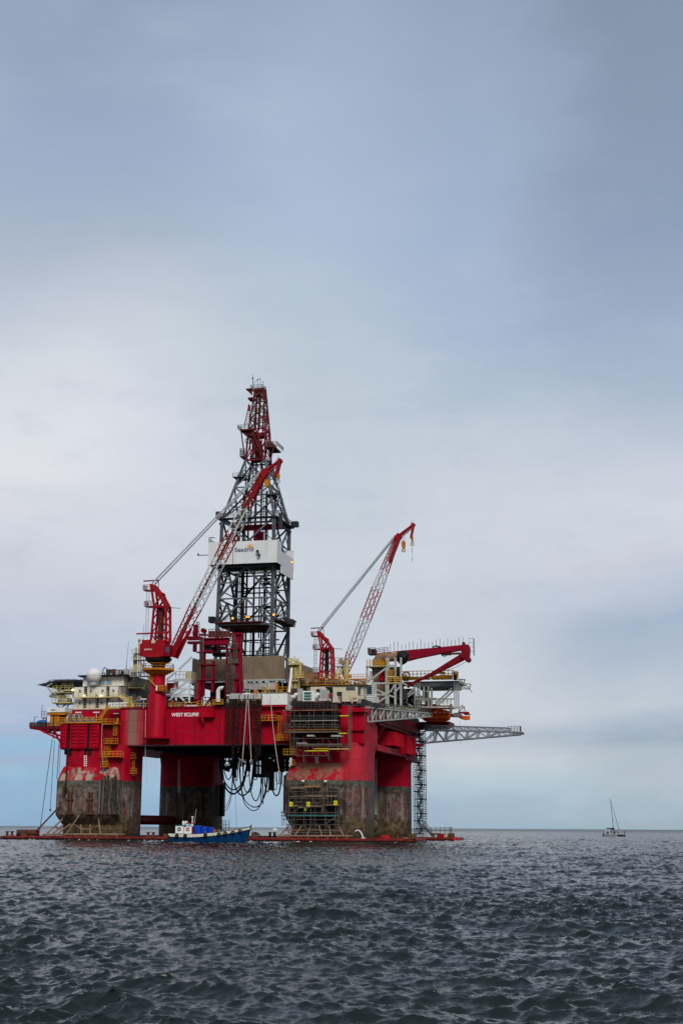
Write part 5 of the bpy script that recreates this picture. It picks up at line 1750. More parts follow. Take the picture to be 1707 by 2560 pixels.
MB().lathe((a.x, 1.6, 32.2), [(.5, 0), (.5, .95), (.47, 1.0), (.5, 1.05), (.5, 1.6), (.44, 1.64)], 14).put('body', 'tarp_blue', o, smooth=True)
MB().lathe((a.x, 1.6, 33.84), [(.44, 0), (.44, .1)], 14).put('lid', 'dark_steel', o)

# ------------------------------------------------------------------ mooring chains over the front edge
def chain_mesh(length, link=1.15):
    m = MB()
    ph, tw = random.uniform(0, 3), random.uniform(-.12, .12)
    link *= random.uniform(.9, 1.1)
    n = int(length / (link * .72))
    for i in range(n):
        z = -i * link * .72
        turn = (i % 2) * pi / 2 + ph + i * tw
        pts = []
        for j in range(10):
            t_ = 2 * pi * j / 10
            x = .25 * cos(t_); zz = .25 * sin(t_) + (.3 if sin(t_) > 0 else -.3)
            pts.append((x * cos(turn), x * sin(turn), z + zz - .5))
        vs, fs = [], []
        for j, p in enumerate(pts):
            c = Vector((0, 0, z - .5)); d_ = (Vector(p) - c).normalized(); side = Vector((-sin(turn), cos(turn), 0))
            for kq in range(5):
                e = 2 * pi * kq / 5
                vs.append(Vector(p) + (d_ * cos(e) + side * sin(e)) * .1)
        for j in range(10):
            for kq in range(5):
                fs.append((j * 5 + kq, ((j + 1) % 10) * 5 + kq, ((j + 1) % 10) * 5 + (kq + 1) % 5, j * 5 + (kq + 1) % 5))
        m.add(vs, fs)
    return m
cx_ = [(566.5, 1752, 1868), (574, 1750, 1866), (581, 1750, 1868), (585, 1749, 1905), (590, 1750, 1880), (595, 1751, 1860), (600, 1750, 1902), (606, 1750, 1878), (612, 1751, 1910), (624, 1750, 1886), (630, 1751, 1903), (635, 1750, 1868), (641, 1751, 1912), (647, 1751, 1896), (653, 1754, 1904)]
nth = ['first', 'second', 'third', 'fourth', 'fifth', 'sixth', 'seventh', 'eighth', 'ninth', 'tenth', 'eleventh', 'twelfth', 'thirteenth', 'fourteenth', 'last']
for i, (x, y0, y1) in enumerate(cx_):
    v = -.35 - .3 * (i % 3)
    x += random.uniform(-1.6, 1.6); y1 += random.uniform(-22, 0)
    a, b = at(x, y0, v), at(x, y1, v)
    o = chain_mesh(a.z - b.z)
    o.v = [(p[0] + a.x, p[1] + v, p[2] + a.z) for p in o.v]
    c = o.put('mooring_chain', 'chain_steel', None, base=(a.x, v, a.z))
    c.rotation_euler = (0, radians(random.uniform(-.6, .6)), -A)
    tag(c, 'heavy black mooring chain, %s from the left among those hanging over the hull front' % nth[i], 'chain', 'mooring chains hanging over the hull front')
o = thing('chain_rack', 'pale curved chain rollers along the deck edge above the hanging chains', 'chain rack', at(610, 1750, 1.5))
m = MB()
for x in (576, 582, 588, 594, 602, 608, 616, 624, 630, 637, 644, 650):
    a = at(x, 1750, -.6)
    m.path([(a.x, 1.6, a.z - .9), (a.x, 1.3, a.z + .9), (a.x, .5, a.z + 1.5), (a.x, -.5, a.z + 1.2), (a.x, -.75, a.z + .2)], .28 if x % 2 == 0 else .2, 8)
m.put('roller', 'light_steel', o, smooth=True)
m = MB(); a, b = at(575, 1756, .3), at(654, 1756, .3); m.box((a.x, .2, a.z - .4), (b.x, 2, a.z + .2)); m.put('beam', 'rust', o)
a, b = at(566, 1766, .9), at(655, 1860, .9)
# pale ropes looping down with the chains
for x0, xb, x1, lab in ((617.5, 616, 606.5, 'left pale rope looped down among the hanging chains'), (621, 620, 628, 'right pale rope looped down among the hanging chains')):
    a = at(x0, 1750, -1.3); c = at(x1, 1895, -1.3); b = at(xb + (8 if x1 > xb else -2), 1906, -1.3)
    o = thing('hanging_rope', lab, 'rope', a, 'pale ropes among the chains')
    MB().path([a, a.lerp(c, .3), a.lerp(c, .6), c, c + Vector((.3 if x1 < xb else -.3, 0, -.9)), b], .085, 6).put('rope', 'pale_rope', o)
# ------------------------------------------------------------------ hoses in loops under the deck
r6 = lambda X, Y: (380 + X / 4.356, 1820 + Y / 4.356)
def bez(P, n=26):
    P = [Vector(p) for p in P]
    out = []
    for i in range(len(P) - 1):
        p0, p1, p2, p3 = P[max(i - 1, 0)], P[i], P[i + 1], P[min(i + 2, len(P) - 1)]
        kk = max(3, n // (len(P) - 1))
        for j in range(kk):
            t_ = j / kk
            out.append(.5 * ((2 * p1) + (p2 - p0) * t_ + (2 * p0 - 5 * p1 + 4 * p2 - p3) * t_ ** 2 + (3 * p1 - p0 - 3 * p2 + p3) * t_ ** 3))
    return out + [P[-1]]
hoses = [([(735, 330), (750, 520), (800, 650), (880, 720), (960, 660), (1020, 520), (1045, 330)], .17, 12, 'longest thick black hose loop, lowest of the left pair'),
    ([(742, 330), (775, 540), (830, 640), (890, 672), (960, 630), (1010, 520), (1040, 330)], .15, 13, 'thick black hose loop just above the lowest left one'),
    ([(885, 330), (888, 560), (930, 690), (990, 735), (1050, 690), (1085, 590), (1110, 330)], .16, 11, 'thick black hose loop hanging in the middle, crossing the left pair'),
    ([(880, 420), (870, 620), (840, 790), (790, 870), (760, 880)], .07, 14, 'thin outer hose swinging left to the back column'),
    ([(880, 420), (880, 600), (855, 790), (820, 880), (785, 900), (765, 890)], .08, 14.5, 'thin inner hose swinging left to the back column'),
    ([(945, 330), (960, 560), (990, 740), (1050, 830), (1130, 862), (1190, 820), (1240, 640), (1260, 420)], .1, 10, 'long thin hose loop, upper of the three deep ones'),
    ([(948, 330), (965, 600), (1000, 800), (1060, 880), (1110, 900), (1170, 860), (1235, 690), (1270, 420)], .1, 10.5, 'long thin hose loop reaching lowest of all'),
    ([(960, 330), (970, 600), (1010, 780), (1080, 850), (1120, 862), (1180, 830), (1245, 690), (1280, 420)], .08, 11.5, 'long thin hose loop between the other two deep ones'),
    ([(1222, 360), (1225, 560), (1240, 670), (1258, 695), (1275, 640), (1282, 380)], .14, 10, 'narrow black hose loop beside the hanging hose bundle'),
    ([(1310, 400), (1312, 640), (1330, 715), (1358, 735), (1385, 700), (1408, 560), (1412, 380)], .16, 9, 'thick black hose loop nearest the front right column'),
    ([(1320, 400), (1322, 600), (1330, 660), (1345, 672), (1358, 640), (1362, 420)], .08, 10, 'small thin hose loop inside the thick right loop'),
    ([(1382, 400), (1382, 560), (1395, 612), (1412, 590), (1420, 480)], .07, 9, 'tiny hose loop touching the thick right loop'),
    ([(1412, 450), (1418, 600), (1440, 635), (1462, 600), (1470, 380)], .07, 8, 'thin hose loop ending at the front right column'),
    ([(900, 330), (903, 540), (915, 572), (930, 540), (938, 330)], .1, 12, 'small black hose loop left of the pale ropes'),
    ([(1000, 330), (1005, 480), (1035, 525), (1062, 490), (1072, 400), (1060, 330)], .09, 12, 'small black hose loop below the pale ropes'),
    ([(1100, 330), (1105, 530), (1125, 562), (1145, 530), (1148, 330)], .1, 11, 'small hose loop below the hanging frame')]
hoses += [([(780, 330), (790, 480), (830, 560), (870, 500), (880, 330)], .12, 13, 'small black hose loop inside the left pair, nearest the back column'),
    ([(1050, 330), (1070, 640), (1110, 780), (1160, 760), (1200, 560), (1215, 330)], .12, 12, 'black hose loop right of the middle loop, behind the square frame'),
    ([(985, 330), (1000, 620), (1040, 700), (1090, 640), (1120, 330)], .11, 12.5, 'black hose loop crossing below the pale ropes'),
    ([(1340, 400), (1350, 560), (1370, 610), (1392, 560), (1398, 400)], .08, 11, 'short thin hose loop above the thick right loop'),
    ([(760, 330), (790, 600), (850, 700), (930, 700), (1000, 600), (1060, 330)], .13, 14, 'wide black hose loop tucked behind the longest left loop')]
for P, r, v, lab in hoses:
    pts = bez([at(*r6(*p), v) for p in P], 36)
    h = MB().path(pts, r * 1.15, 8).put('hose', 'hose_rubber', None, smooth=True, base=tuple(pts[0]))
    tag(h, lab, 'hose', 'black hoses looping under the deck')
def hang(label, v, bars, boxes, mat='black_steel', name='pipe_manifold'):
    o = thing(name, label, 'steel frame', at(*r6(bars[0][0], bars[0][1]), v), 'dark gear under the deck')
    m = MB()
    for X0, Y0, X1, Y1, t_ in bars:
        for dv in (0, 1.4):
            m.beam(at(*r6(X0, Y0), v) + Vector((0, dv, 0)), at(*r6(X1, Y1), v) + Vector((0, dv, 0)), t_)
    m.put('bars', mat, o)
    if boxes:
        m = MB()
        for X0, Y0, X1, Y1 in boxes:
            fb(m, *r6(X0, Y0), *r6(X1, Y1), v, 2.8)
        m.put('block', mat, o)
hang('dark lattice frame under the deck beside the back left column', 20,
     [(740, 300, 930, 300, .4), (740, 360, 890, 360, .35), (740, 430, 880, 430, .5), (750, 300, 800, 430, .25), (800, 300, 750, 430, .25), (820, 300, 870, 430, .25), (870, 300, 820, 430, .25), (800, 460, 870, 400, .5), (885, 280, 890, 540, .5), (905, 280, 908, 450, .5), (770, 440, 830, 470, .4)], [(850, 385, 895, 435)])
hang('dark square hanging frame with a heavy bottom beam', 14, [(1110, 330, 1110, 520, .4), (1150, 340, 1150, 510, .3), (1195, 330, 1195, 510, .35), (1228, 330, 1228, 520, .4), (1110, 410, 1230, 410, .35)], [(1100, 498, 1240, 536), (1100, 300, 1240, 352), (1200, 400, 1230, 500)])
hang('dark thick hose bundle hanging right of the square frame', 12, [(1292, 360, 1295, 680, .7), (1305, 360, 1305, 640, .4), (1264, 400, 1270, 500, .5), (1188, 530, 1190, 830, .2)], [(1250, 330, 1290, 420)])
hang('dark pipe manifold between hose bundle and front right column', 12, [(1310, 380, 1480, 380, .35), (1320, 430, 1480, 425, .4), (1340, 340, 1340, 480, .4), (1375, 340, 1375, 470, .5), (1410, 300, 1410, 480, .6), (1440, 320, 1440, 470, .3), (1465, 320, 1465, 470, .4), (1300, 330, 1480, 330, .6)], [(1340, 395, 1380, 440)])
hang('dark stub rack under the deck behind the pale ropes', 18, [(960, 330, 1110, 330, .6), (970, 350, 970, 420, .3), (1040, 350, 1040, 470, .6), (1010, 340, 1010, 400, .3), (1085, 350, 1085, 400, .3)], [(960, 260, 1240, 330)])
# single ropes
for x0, y0, x1, y1, v, lab, r in ((365, 1776, 367.5, 1958, -.6, 'thin pale rope hanging down the hull front left of the front crane', .07), (256, 1808, 258, 1912, -1.6, 'pale line down the front of the front left column head', .06), (675, 1734, 699, 1935, -1.4, 'long pale rope slanting down from the white deck house', .08), (592, 1905, 592, 2068, 12, 'thin dark line hanging nearly to the water between the columns', .035)):
    a, b = at(x0, y0, v), at(x1, y1, v)
    c = a.lerp(b, .55) + Vector((-.25, 0, 0))
    h = MB().path(bez([a, c, b], 12), r, 6).put('rope', 'pale_rope' if r > .05 else 'hose_rubber', None, base=tuple(a))
    tag(h, lab, 'rope')
# lines from the left platform to the water
for x0, y0, x1, y1, v, lab, r, w_ in ((131.5, 1848, 98.5, 2090, 1, 'dark tow line from the left platform slanting down to the pontoon', .08, False), (137, 1852, 126.5, 2022, 3, 'dark line with a small weight hanging from the left platform', .07, True), (148.5, 1858, 143, 1948, 2, 'dark wire close along the left edge of the front left column', .09, False), (152.5, 1850, 149, 1938, 3, 'second dark wire by the front left column edge', .06, False)):
    a, b = at(x0, y0, v), at(x1, y1, v)
    o = MB(); o.tube(a, b, r, 6)
    if w_:
        o.tube(b, b - Vector((0, 0, .6)), .2, 8)
    tag(o.put('line', 'hose_rubber', None, base=tuple(a)), lab, 'rope')
a, b = at(86, 2084, -4), at(153.5, 2012, -3)
tag(MB().tube(a, b, .2, 8).put('mooring_line', 'maroon', None, base=tuple(a)), 'thick rusty mooring line from the sponson to the pontoon end', 'rope')
a = at(170, 1905, -3.2); b = at(161.5, 1996, -3.2)
tag(MB().tube(a, b, .2, 8).put('anchor_wire', 'chain_steel', None, base=tuple(a)), 'dark anchor wire down the worn front of the left sponson', 'rope')
for x, lab in ((58, 'rusty windlass near the far left pontoon end'), (82, 'small rusty winch under the thick mooring line')):
    a = at(x, 2086, -4)
    o = thing('windlass', lab, 'winch', (a.x, -4, .9), 'winches on the pontoon end')
    MB().tube((a.x - 1.1, -4, 1.7), (a.x + 1.1, -4, 1.7), .7, 12).put('drum', 'rust', o)
    m = MB(); m.box((a.x - 1.4, -4.7, .9), (a.x - 1.05, -3.3, 2.3)); m.box((a.x + 1.05, -4.7, .9), (a.x + 1.4, -3.3, 2.3)); m.put('side_plate', 'pontoon_red', o)

# small gear crowding the deck edge behind the rails
def clutter(name, label, cat, x0, x1, y0, ybase, v, n, mats, seed):
    rs = random.Random(seed)
    o = thing(name, label, cat, at((x0 + x1) / 2, ybase, v))
    for mat in mats:
        m = MB()
        for i in range(n):
            x = rs.uniform(x0, x1); vv = v + rs.uniform(0, 5); h = rs.uniform(.2, 1) * (ybase - y0)
            a = at(x, ybase, vv); b = at(x, ybase - h, vv)
            r_ = rs.uniform(.12, .5)
            kind = rs.random()
            if kind < .4:
                m.box((a.x - r_, vv, a.z - .6), (a.x + r_ * 1.6, vv + 1, b.z))
            elif kind < .75:
                m.tube((a.x, vv, a.z - .6), (b.x, vv, b.z), r_ * .4, 8); m.tube((b.x, vv, b.z - .1), (b.x + rs.uniform(-2, 2), vv, b.z - .1), r_ * .3, 6)
            else:
                m.path([(a.x, vv, a.z - .6), (a.x, vv, b.z), (a.x + .5, vv, b.z + .4), (a.x + 1, vv, b.z)], r_ * .35, 7)
        m.put('gear', mat, o)
    return o
clutter('deck_machinery', 'low pipes and machinery between the white frame and the deck rail', 'machinery', 418, 478, 1748, 1768, 4, 9, ('light_steel', 'dark_steel', 'deep_red'), 1)
clutter('deck_pipework', 'dark pipes and pale tanks under the raised drill floor', 'pipework', 600, 700, 1722, 1752, 8, 12, ('dark_steel', 'light_steel', 'beige_paint', 'amber_paint'), 2)
clutter('vent_pipes', 'short vent pipes and lockers in front of the grey side block', 'pipework', 312, 378, 1742, 1768, 5, 8, ('light_steel', 'dark_steel', 'pale_yellow'), 3)
clutter('column_top_gear', 'mixed grey gear standing on top of the front right column', 'machinery', 730, 900, 1728, 1752, 1.5, 14, ('scaffold_steel', 'light_steel', 'dark_steel', 'beige_paint'), 4)
clutter('roof_gear', 'aerials and small vents along the quarters roof', 'roof gear', 256, 316, 1672, 1688, 14, 7, ('dark_steel', 'light_steel'), 5)
# ------------------------------------------------------------------ scaffolds on the front right column
def scaffold(label, verts, v0, dv, ledgers, decks, braces, base, conv=r7, r=.075):
    o = thing('scaffold', label, 'scaffold', base, 'scaffolds on the front right column')
    m = MB()
    for X, Y0, Y1 in verts:
        for v in (v0, v0 + dv):
            a, b = at(*conv(X, Y1), v0), at(*conv(X, Y0), v0)
            m.tube((a.x, v, a.z), (a.x, v, b.z), r, 5)
    m.put('standards', 'scaffold_steel', o)
    m = MB()
    for X0, X1, Y in ledgers:
        a, b = at(*conv(X0, Y), v0), at(*conv(X1, Y), v0)
        m.tube(a, b, r, 5); m.tube(a + Vector((0, dv, 0)), b + Vector((0, dv, 0)), r, 5)
        n = max(1, int((b.x - a.x) / 2.6))
        for i in range(n + 1):
            p = a.lerp(b, i / n)
            m.tube(p + Vector((0, -.25, .08)), p + Vector((0, dv + .2, .08)), r, 5)
    m.put('ledgers', 'scaffold_steel', o)
    m = MB()
    for X0, Y0, X1, Y1 in braces:
        m.tube(at(*conv(X0, Y0), v0 - .1), at(*conv(X1, Y1), v0 - .1), r, 5)
    m.put('braces', 'scaffold_steel', o)
    for X0, X1, Y, h, mat in decks:
        a, b = at(*conv(X0, Y + h / 2), v0 - .15), at(*conv(X1, Y - h / 2), v0 - .15)
        m = MB()
        n = 4
        for i in range(n):
            v = v0 - .15 + (dv + .2) * i / n
            m.box((a.x, v, a.z), (b.x - random.uniform(0, .4), v + (dv + .2) / n - .03, max(b.z, a.z + .12)))
        m.put('platform', mat, o)
    return o
lv = [(245, 1290, 2100), (300, 1150, 1390), (330, 1390, 2100), (365, 1440, 1680), (440, 1420, 1680), (480, 1650, 2090), (515, 1360, 1660), (580, 1700, 2080), (612, 1350, 1660), (640, 1690, 2090), (720, 1330, 1680), (800, 1700, 2080), (840, 1330, 1660), (895, 1380, 1660), (950, 1370, 2090), (990, 1380, 2080), (1075, 1850, 2060), (150, 1730, 1960), (215, 1740, 1990)]
lower = scaffold('tube scaffold with plank landings over the lower front right column', lv, -4.3, 1.7,
    [(250, 500, 1320), (830, 1040, 1330), (270, 480, 1440), (480, 840, 1450), (840, 990, 1440), (260, 840, 1550), (490, 730, 1610), (820, 990, 1600), (250, 480, 1600), (250, 990, 1760), (230, 990, 1865), (130, 330, 1755), (140, 330, 1808), (165, 330, 1862), (220, 1090, 1945), (980, 1095, 1890), (250, 960, 2060)],
    [(490, 725, 1364, 14, 'amber_paint'), (268, 485, 1385, 14, 'plank'), (470, 745, 1508, 14, 'plank'), (810, 992, 1507, 14, 'plank'), (275, 395, 1518, 12, 'plank'), (300, 390, 1655, 14, 'plank'), (395, 470, 1678, 14, 'plank'), (540, 728, 1660, 14, 'plank'), (805, 1012, 1643, 14, 'plank'), (235, 985, 1802, 20, 'teal_paint')],
    [(275, 1430, 360, 1510), (990, 1500, 1025, 1410), (610, 1530, 675, 1650), (330, 1750, 400, 1690), (800, 1930, 950, 1830), (250, 1860, 330, 1950), (330, 1860, 250, 1950), (950, 2060, 990, 1960), (820, 1960, 950, 2060), (480, 1950, 580, 2060)], (-13, -5, 3))
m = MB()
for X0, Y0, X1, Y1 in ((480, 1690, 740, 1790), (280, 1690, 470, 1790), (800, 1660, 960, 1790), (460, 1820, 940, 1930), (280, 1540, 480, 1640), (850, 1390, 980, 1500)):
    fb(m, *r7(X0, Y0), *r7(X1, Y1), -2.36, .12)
m.put('recess_shade_plate', 'black_steel', fr)  # flat black plates stand for shade in recesses; nothing is hollowed out
for X, Y, lab in ((285, 1630, 'yellow bucket at the left of the lower scaffold'), (545, 1630, 'yellow bucket in the middle of the lower scaffold'), (955, 1613, 'yellow bucket at the right of the lower scaffold')):
    a, b = at(*r7(X - 24, Y + 34), -4.8), at(*r7(X + 24, Y - 34), -4.8)  # yellow buckets built as framed boxes, without any lamp
    o = thing('yellow_bucket', lab, 'bucket', (a.x, -4.8, a.z), 'yellow buckets on the scaffold')
    m = MB(); m.box((a.x, -4.8, a.z), (b.x, -4.4, a.z + .3)); m.box((a.x, -4.8, b.z - .3), (b.x, -4.4, b.z)); m.box((a.x, -4.8, a.z + .3), (a.x + .25, -4.4, b.z - .3)); m.box((b.x - .25, -4.8, a.z + .3), (b.x, -4.4, b.z - .3)); m.put('frame', 'hivis', o)
    MB().box((a.x + .25, -4.6, a.z + .3), (b.x - .25, -4.45, b.z - .3)).put('panel', 'amber_paint', o)
for X, Y, lab in ((465, 1285, 'white spotlight above the lower scaffold, left one'), (803, 1288, 'white spotlight above the lower scaffold, right one')):
    a = at(*r7(X, Y), -3)
    o = thing('spotlight', lab, 'spotlight', a, 'spotlights on the column')
    MB().lathe((a.x, -3, a.z - .25), [(.2, 0), (.38, .15), (.4, .45), (.2, .55)], 10).put('housing', 'white_paint', o)
    MB().beam((a.x, -3, a.z), (a.x, -2.2, a.z - .6), .12).put('bracket', 'scaffold_steel', o)
m = MB()
uv = [(180, 230, 560), (205, 230, 540), (270, 230, 900), (330, 230, 880), (365, 640, 900), (415, 250, 520), (480, 660, 1000), (530, 760, 900), (555, 240, 520), (630, 230, 560), (615, 720, 900), (697, 700, 890), (770, 230, 500), (850, 730, 970), (905, 120, 520), (950, 120, 520), (990, 560, 840), (1145, 130, 840), (1165, 130, 800)]
upper = scaffold('dense tube scaffold round the dark winch gear high on the front right column', uv, -4.6, 1.9,
    [(270, 980, 300), (270, 990, 430), (240, 1000, 465), (300, 1000, 640), (370, 1150, 760), (350, 850, 900), (1000, 1165, 300), (1000, 1150, 560), (520, 860, 830), (180, 330, 300), (180, 330, 430)],
    [(160, 985, 214, 22, 'plank'), (290, 990, 372, 16, 'light_steel'), (240, 1010, 508, 16, 'amber_paint'), (180, 1020, 540, 34, 'scaffold_steel'), (525, 640, 597, 26, 'light_steel'), (890, 1060, 600, 26, 'light_steel'), (370, 525, 710, 14, 'light_steel'), (375, 1040, 732, 34, 'scaffold_steel'), (495, 860, 826, 14, 'hivis'), (860, 1150, 798, 14, 'pale_yellow'), (1020, 1165, 298, 14, 'hivis'), (1005, 1140, 562, 14, 'hivis'), (630, 855, 795, 20, 'yellow_paint')],
    [(480, 450, 550, 380), (380, 800, 460, 830), (800, 850, 850, 900), (300, 480, 380, 430)], (-12, -5, 20))
o = thing('chain_winch', 'dark blocky anchor winch behind the upper scaffold of the front right column', 'winch', at(*r7(640, 690), -2))
m = MB(); fb(m, *r7(290, 240), *r7(1000, 700), -2.2, 2.3); m.put('frame', 'black_steel', o)
m = MB()
for X0, X1, Y0, Y1 in ((300, 400, 260, 360), (420, 540, 255, 360), (560, 620, 250, 360), (650, 760, 250, 360), (790, 880, 250, 360), (320, 470, 390, 500), (500, 560, 390, 500), (640, 760, 390, 500), (790, 900, 390, 500)):
    fb(m, *r7(X0, Y0), *r7(X1, Y1), -2.7, .5)
for X, Y in ((430, 280), (550, 280), (690, 270), (805, 272), (850, 455)):
    a = at(*r7(X, Y), -2.8); m.tube((a.x, -3.1, a.z), (a.x, -2.6, a.z), .42, 12)
m.put('drive_housing', 'dark_steel', o)
m = MB()
for X, Y in ((525, 640), (890, 650), (680, 600)):
    a = at(*r7(X, Y), -2.8); m.ring((a.x, -2.8, a.z), .8, .22, n=16)
for X in (468, 766):
    a, b = at(*r7(X, 990 if X < 500 else 800), -3), at(*r7(X, 380), -3); m.tube(a, b, .16, 8)
m.put('wheel', 'deep_red', o)
o = thing('top_scaffold', 'grey railed scaffold deck on top of the front right column, below the generator', 'scaffold deck', at(*r7(640, 200), -3))
m = MB(); fb(m, *r7(160, 205), *r7(990, 222), -4.4, 4); fb(m, *r7(270, 100), *r7(1010, 112), -3, 4); m.put('floor', 'plank', o)
m = MB()
for X in range(280, 1010, 62):
    m.beam(at(*r7(X, 210), -4.3), at(*r7(X, 90), -4.3), .13)
for Y in (100, 130, 155, 185):
    m.beam(at(*r7(250, Y), -4.3), at(*r7(1000, Y), -4.3), .11)
m.put('railing', 'dark_steel', o)
m = MB(); a = at(*r7(245, 160), -4.4)
for i in range(5):
    m.ring((a.x + .2 * i - .3, -4.4, a.z + .2 * (i % 3) - .3), .32 + .1 * (i % 2), .1, n=12)
coil = m.put('rope_coil', 'light_steel', None, base=tuple(a)); tag(coil, 'pale rope coil on the left end of the grey scaffold deck', 'rope')
# machinery on the column top
o = thing('generator', 'white framed generator with a green panel on the front right column top', 'generator', at(*r3(560, 930), -1))
m = MB(); fb(m, *r3(505, 815), *r3(635, 930), -1, 4)
m.put('housing', 'white_paint', o, bevel=.06)
m = MB()
fb(m, *r3(522, 832), *r3(608, 858), -1.05, .1); fb(m, *r3(522, 864), *r3(608, 888), -1.05, .1); fb(m, *r3(522, 893), *r3(608, 918), -1.05, .1); m.put('panel', 'dark_green', o)
m = MB()
for X in (518, 602):
    fb(m, *r3(X - 4, 815), *r3(X + 4, 928), -1.14, .12)
for Y in (826, 860, 890, 922):
    fb(m, *r3(515, Y - 3), *r3(612, Y + 3), -1.13, .1)
m.put('frame', 'white_paint', o)
for X0, X1, Y0, lab in ((455, 500, 790, 'pale ribbed tank left of the green panel generator'), (690, 795, 785, 'pale bent duct unit right of the green panel generator')):
    a, b = at(*r3(X0, 925), 0), at(*r3(X1, Y0), 0)
    o = thing('duct_unit', lab, 'duct', (a.x, 0, a.z), 'machinery on the front right column top')
    m = MB()
    n = 4 if X0 > 600 else 3
    for i in range(n):
        u = a.x + (b.x - a.x) * (i + .5) / n
        m.tube((u, .2, a.z), (u, .2, b.z - .5 * (i % 2)), .75 / n + .12, 10)
    m.put('tank', 'light_steel', o, smooth=True)
    m = MB(); m.box((a.x - .1, 0, a.z), (b.x + .1, 2, a.z + .6)); m.path([(a.x, .2, a.z + 1.5), (a.x - .6, .2, a.z + 1.6), (a.x - .9, .2, a.z + 1.0), (a.x - 1.6, .2, a.z + 1)], .45, 10); m.put('elbow', 'white_paint', o, smooth=True)
o = thing('site_cabin', 'beige ribbed cabin with one dark window on the front right deck', 'cabin', at(*r3(970, 940), 3))
m = MB(); fb(m, *r3(838, 765), *r3(1105, 935), 3, 3); fb(m, *r3(1106, 770), *r3(1165, 935), 3.5, 4)
for i in range(20):
    fb(m, *r3(842 + i * 13, 770), *r3(846 + i * 13, 930), 2.92, .08)
m.put('wall', 'beige_paint', o)
m = MB(); fb(m, *r3(980, 772), *r3(1078, 808), 2.86, .1); fb(m, *r3(1112, 785), *r3(1138, 865), 3.42, .1); m.put('window', 'window_glass', o)
m = MB(); fb(m, *r3(830, 757), *r3(1170, 764), 2.7, 5); m.put('roof', 'pale_yellow', o)
o = thing('equipment_cabin', 'low cream cabin with dark openings behind the generator', 'cabin', at(*r3(700, 860), 6))
m = MB(); fb(m, *r3(592, 768), *r3(834, 870), 6, 4); m.put('wall', 'beige_paint', o)
m = MB(); fb(m, *r3(655, 795), *r3(705, 850), 5.9, .12); fb(m, *r3(755, 770), *r3(833, 860), 5.9, .12); m.put('opening', 'black_steel', o)
# raised yellow walkway at the right deck
o = thing('raised_walkway', 'long amber and yellow raised walkway in front of the right rear crane', 'walkway', at(*r3(800, 740), 18))
m = MB(); fb(m, *r3(455, 738), *r3(1200, 756), 18, 6); m.put('floor', 'yellow_paint', o)
m = MB()
a, b, c = at(*r3(455, 738), 18), at(*r3(875, 738), 18), at(*r3(1200, 738), 18)
m.rail([a, b, c], 2.4, .05, .75, 3); fb(m, *r3(480, 702), *r3(870, 712), 18.5, .3); fb(m, *r3(1010, 680), *r3(1200, 700), 19, .4)
m.put('railing', 'amber_paint', o)
m = MB()
for X, Y, w_, h in ((560, 720, 40, 20), (640, 712, 30, 26), (720, 716, 50, 22), (815, 716, 36, 24), (975, 718, 30, 20), (1050, 690, 60, 18), (1140, 715, 34, 16)):
    fb(m, *r3(X, Y - h / 2), *r3(X + w_, Y + h / 2), 19.5, 2)
for i in range(26):
    X = random.uniform(470, 1180); w_ = random.uniform(6, 26); h = random.uniform(6, 22)
    fb(m, *r3(X, 738 - h), *r3(X + w_, 738), 19 + random.uniform(0, 3), random.uniform(.6, 2))
m.put('pipework', 'rust', o)
m = MB()
for i in range(22):
    X = random.uniform(460, 1190); Y = random.uniform(690, 735)
    m.tube(at(*r3(X, Y), 18.6), at(*r3(X + random.uniform(20, 70), Y + random.uniform(-4, 4)), 18.6), random.uniform(.08, .2), 6)
    p = at(*r3(X, Y), 18.6); m.tube(p, (p.x, p.y, at(*r3(X, 740), 18.6).z), .08, 5)
m.put('pipe_run', 'light_steel', o)
o = thing('boom_rest', 'yellow crowned boom rest tower left of the rear crane boom foot', 'tower', at(*r3(920, 740), 40))
m = MB()
for X0, Y0, X1, Y1 in ((890, 560, 862, 690), (915, 555, 900, 690), (970, 555, 960, 740), (900, 650, 960, 560), (870, 660, 900, 620), (990, 480, 985, 740), (1005, 480, 1000, 740)):
    m.beam(at(*r3(X0, Y0), 40), at(*r3(X1, Y1), 40), .35)
m.put('legs', 'pale_yellow', o)
m = MB()
a, b = at(*r3(860, 552), 40), at(*r3(1000, 540), 40)
m.box((a.x, 40, a.z), (b.x, 43, b.z)); m.rail([(a.x, 40, b.z), (b.x, 40, b.z)], 2.2, .07, .8, 2)
m.put('landing', 'light_steel', o)
m = MB(); fb(m, *r3(902, 490), *r3(985, 520), 40.5, 2)
for X in (905, 955):
    a, b = at(*r3(X, 490), 40.5), at(*r3(X + 26, 456), 40.5)
    m.profile([(a.x, a.z), (b.x, a.z), (b.x, b.z), ((a.x + b.x) / 2, a.z + .6), (a.x, b.z)], 40.5, 42)
m.put('saddle', 'yellow_paint', o)
m = MB()
for X, Y in ((885, 660), (920, 690), (950, 650), (975, 700), (1000, 640), (930, 720)):
    fb(m, *r3(X, Y), *r3(X + 24, Y + 26), 39.6, 2)
m.put('valve_block', 'yellow_paint', o)
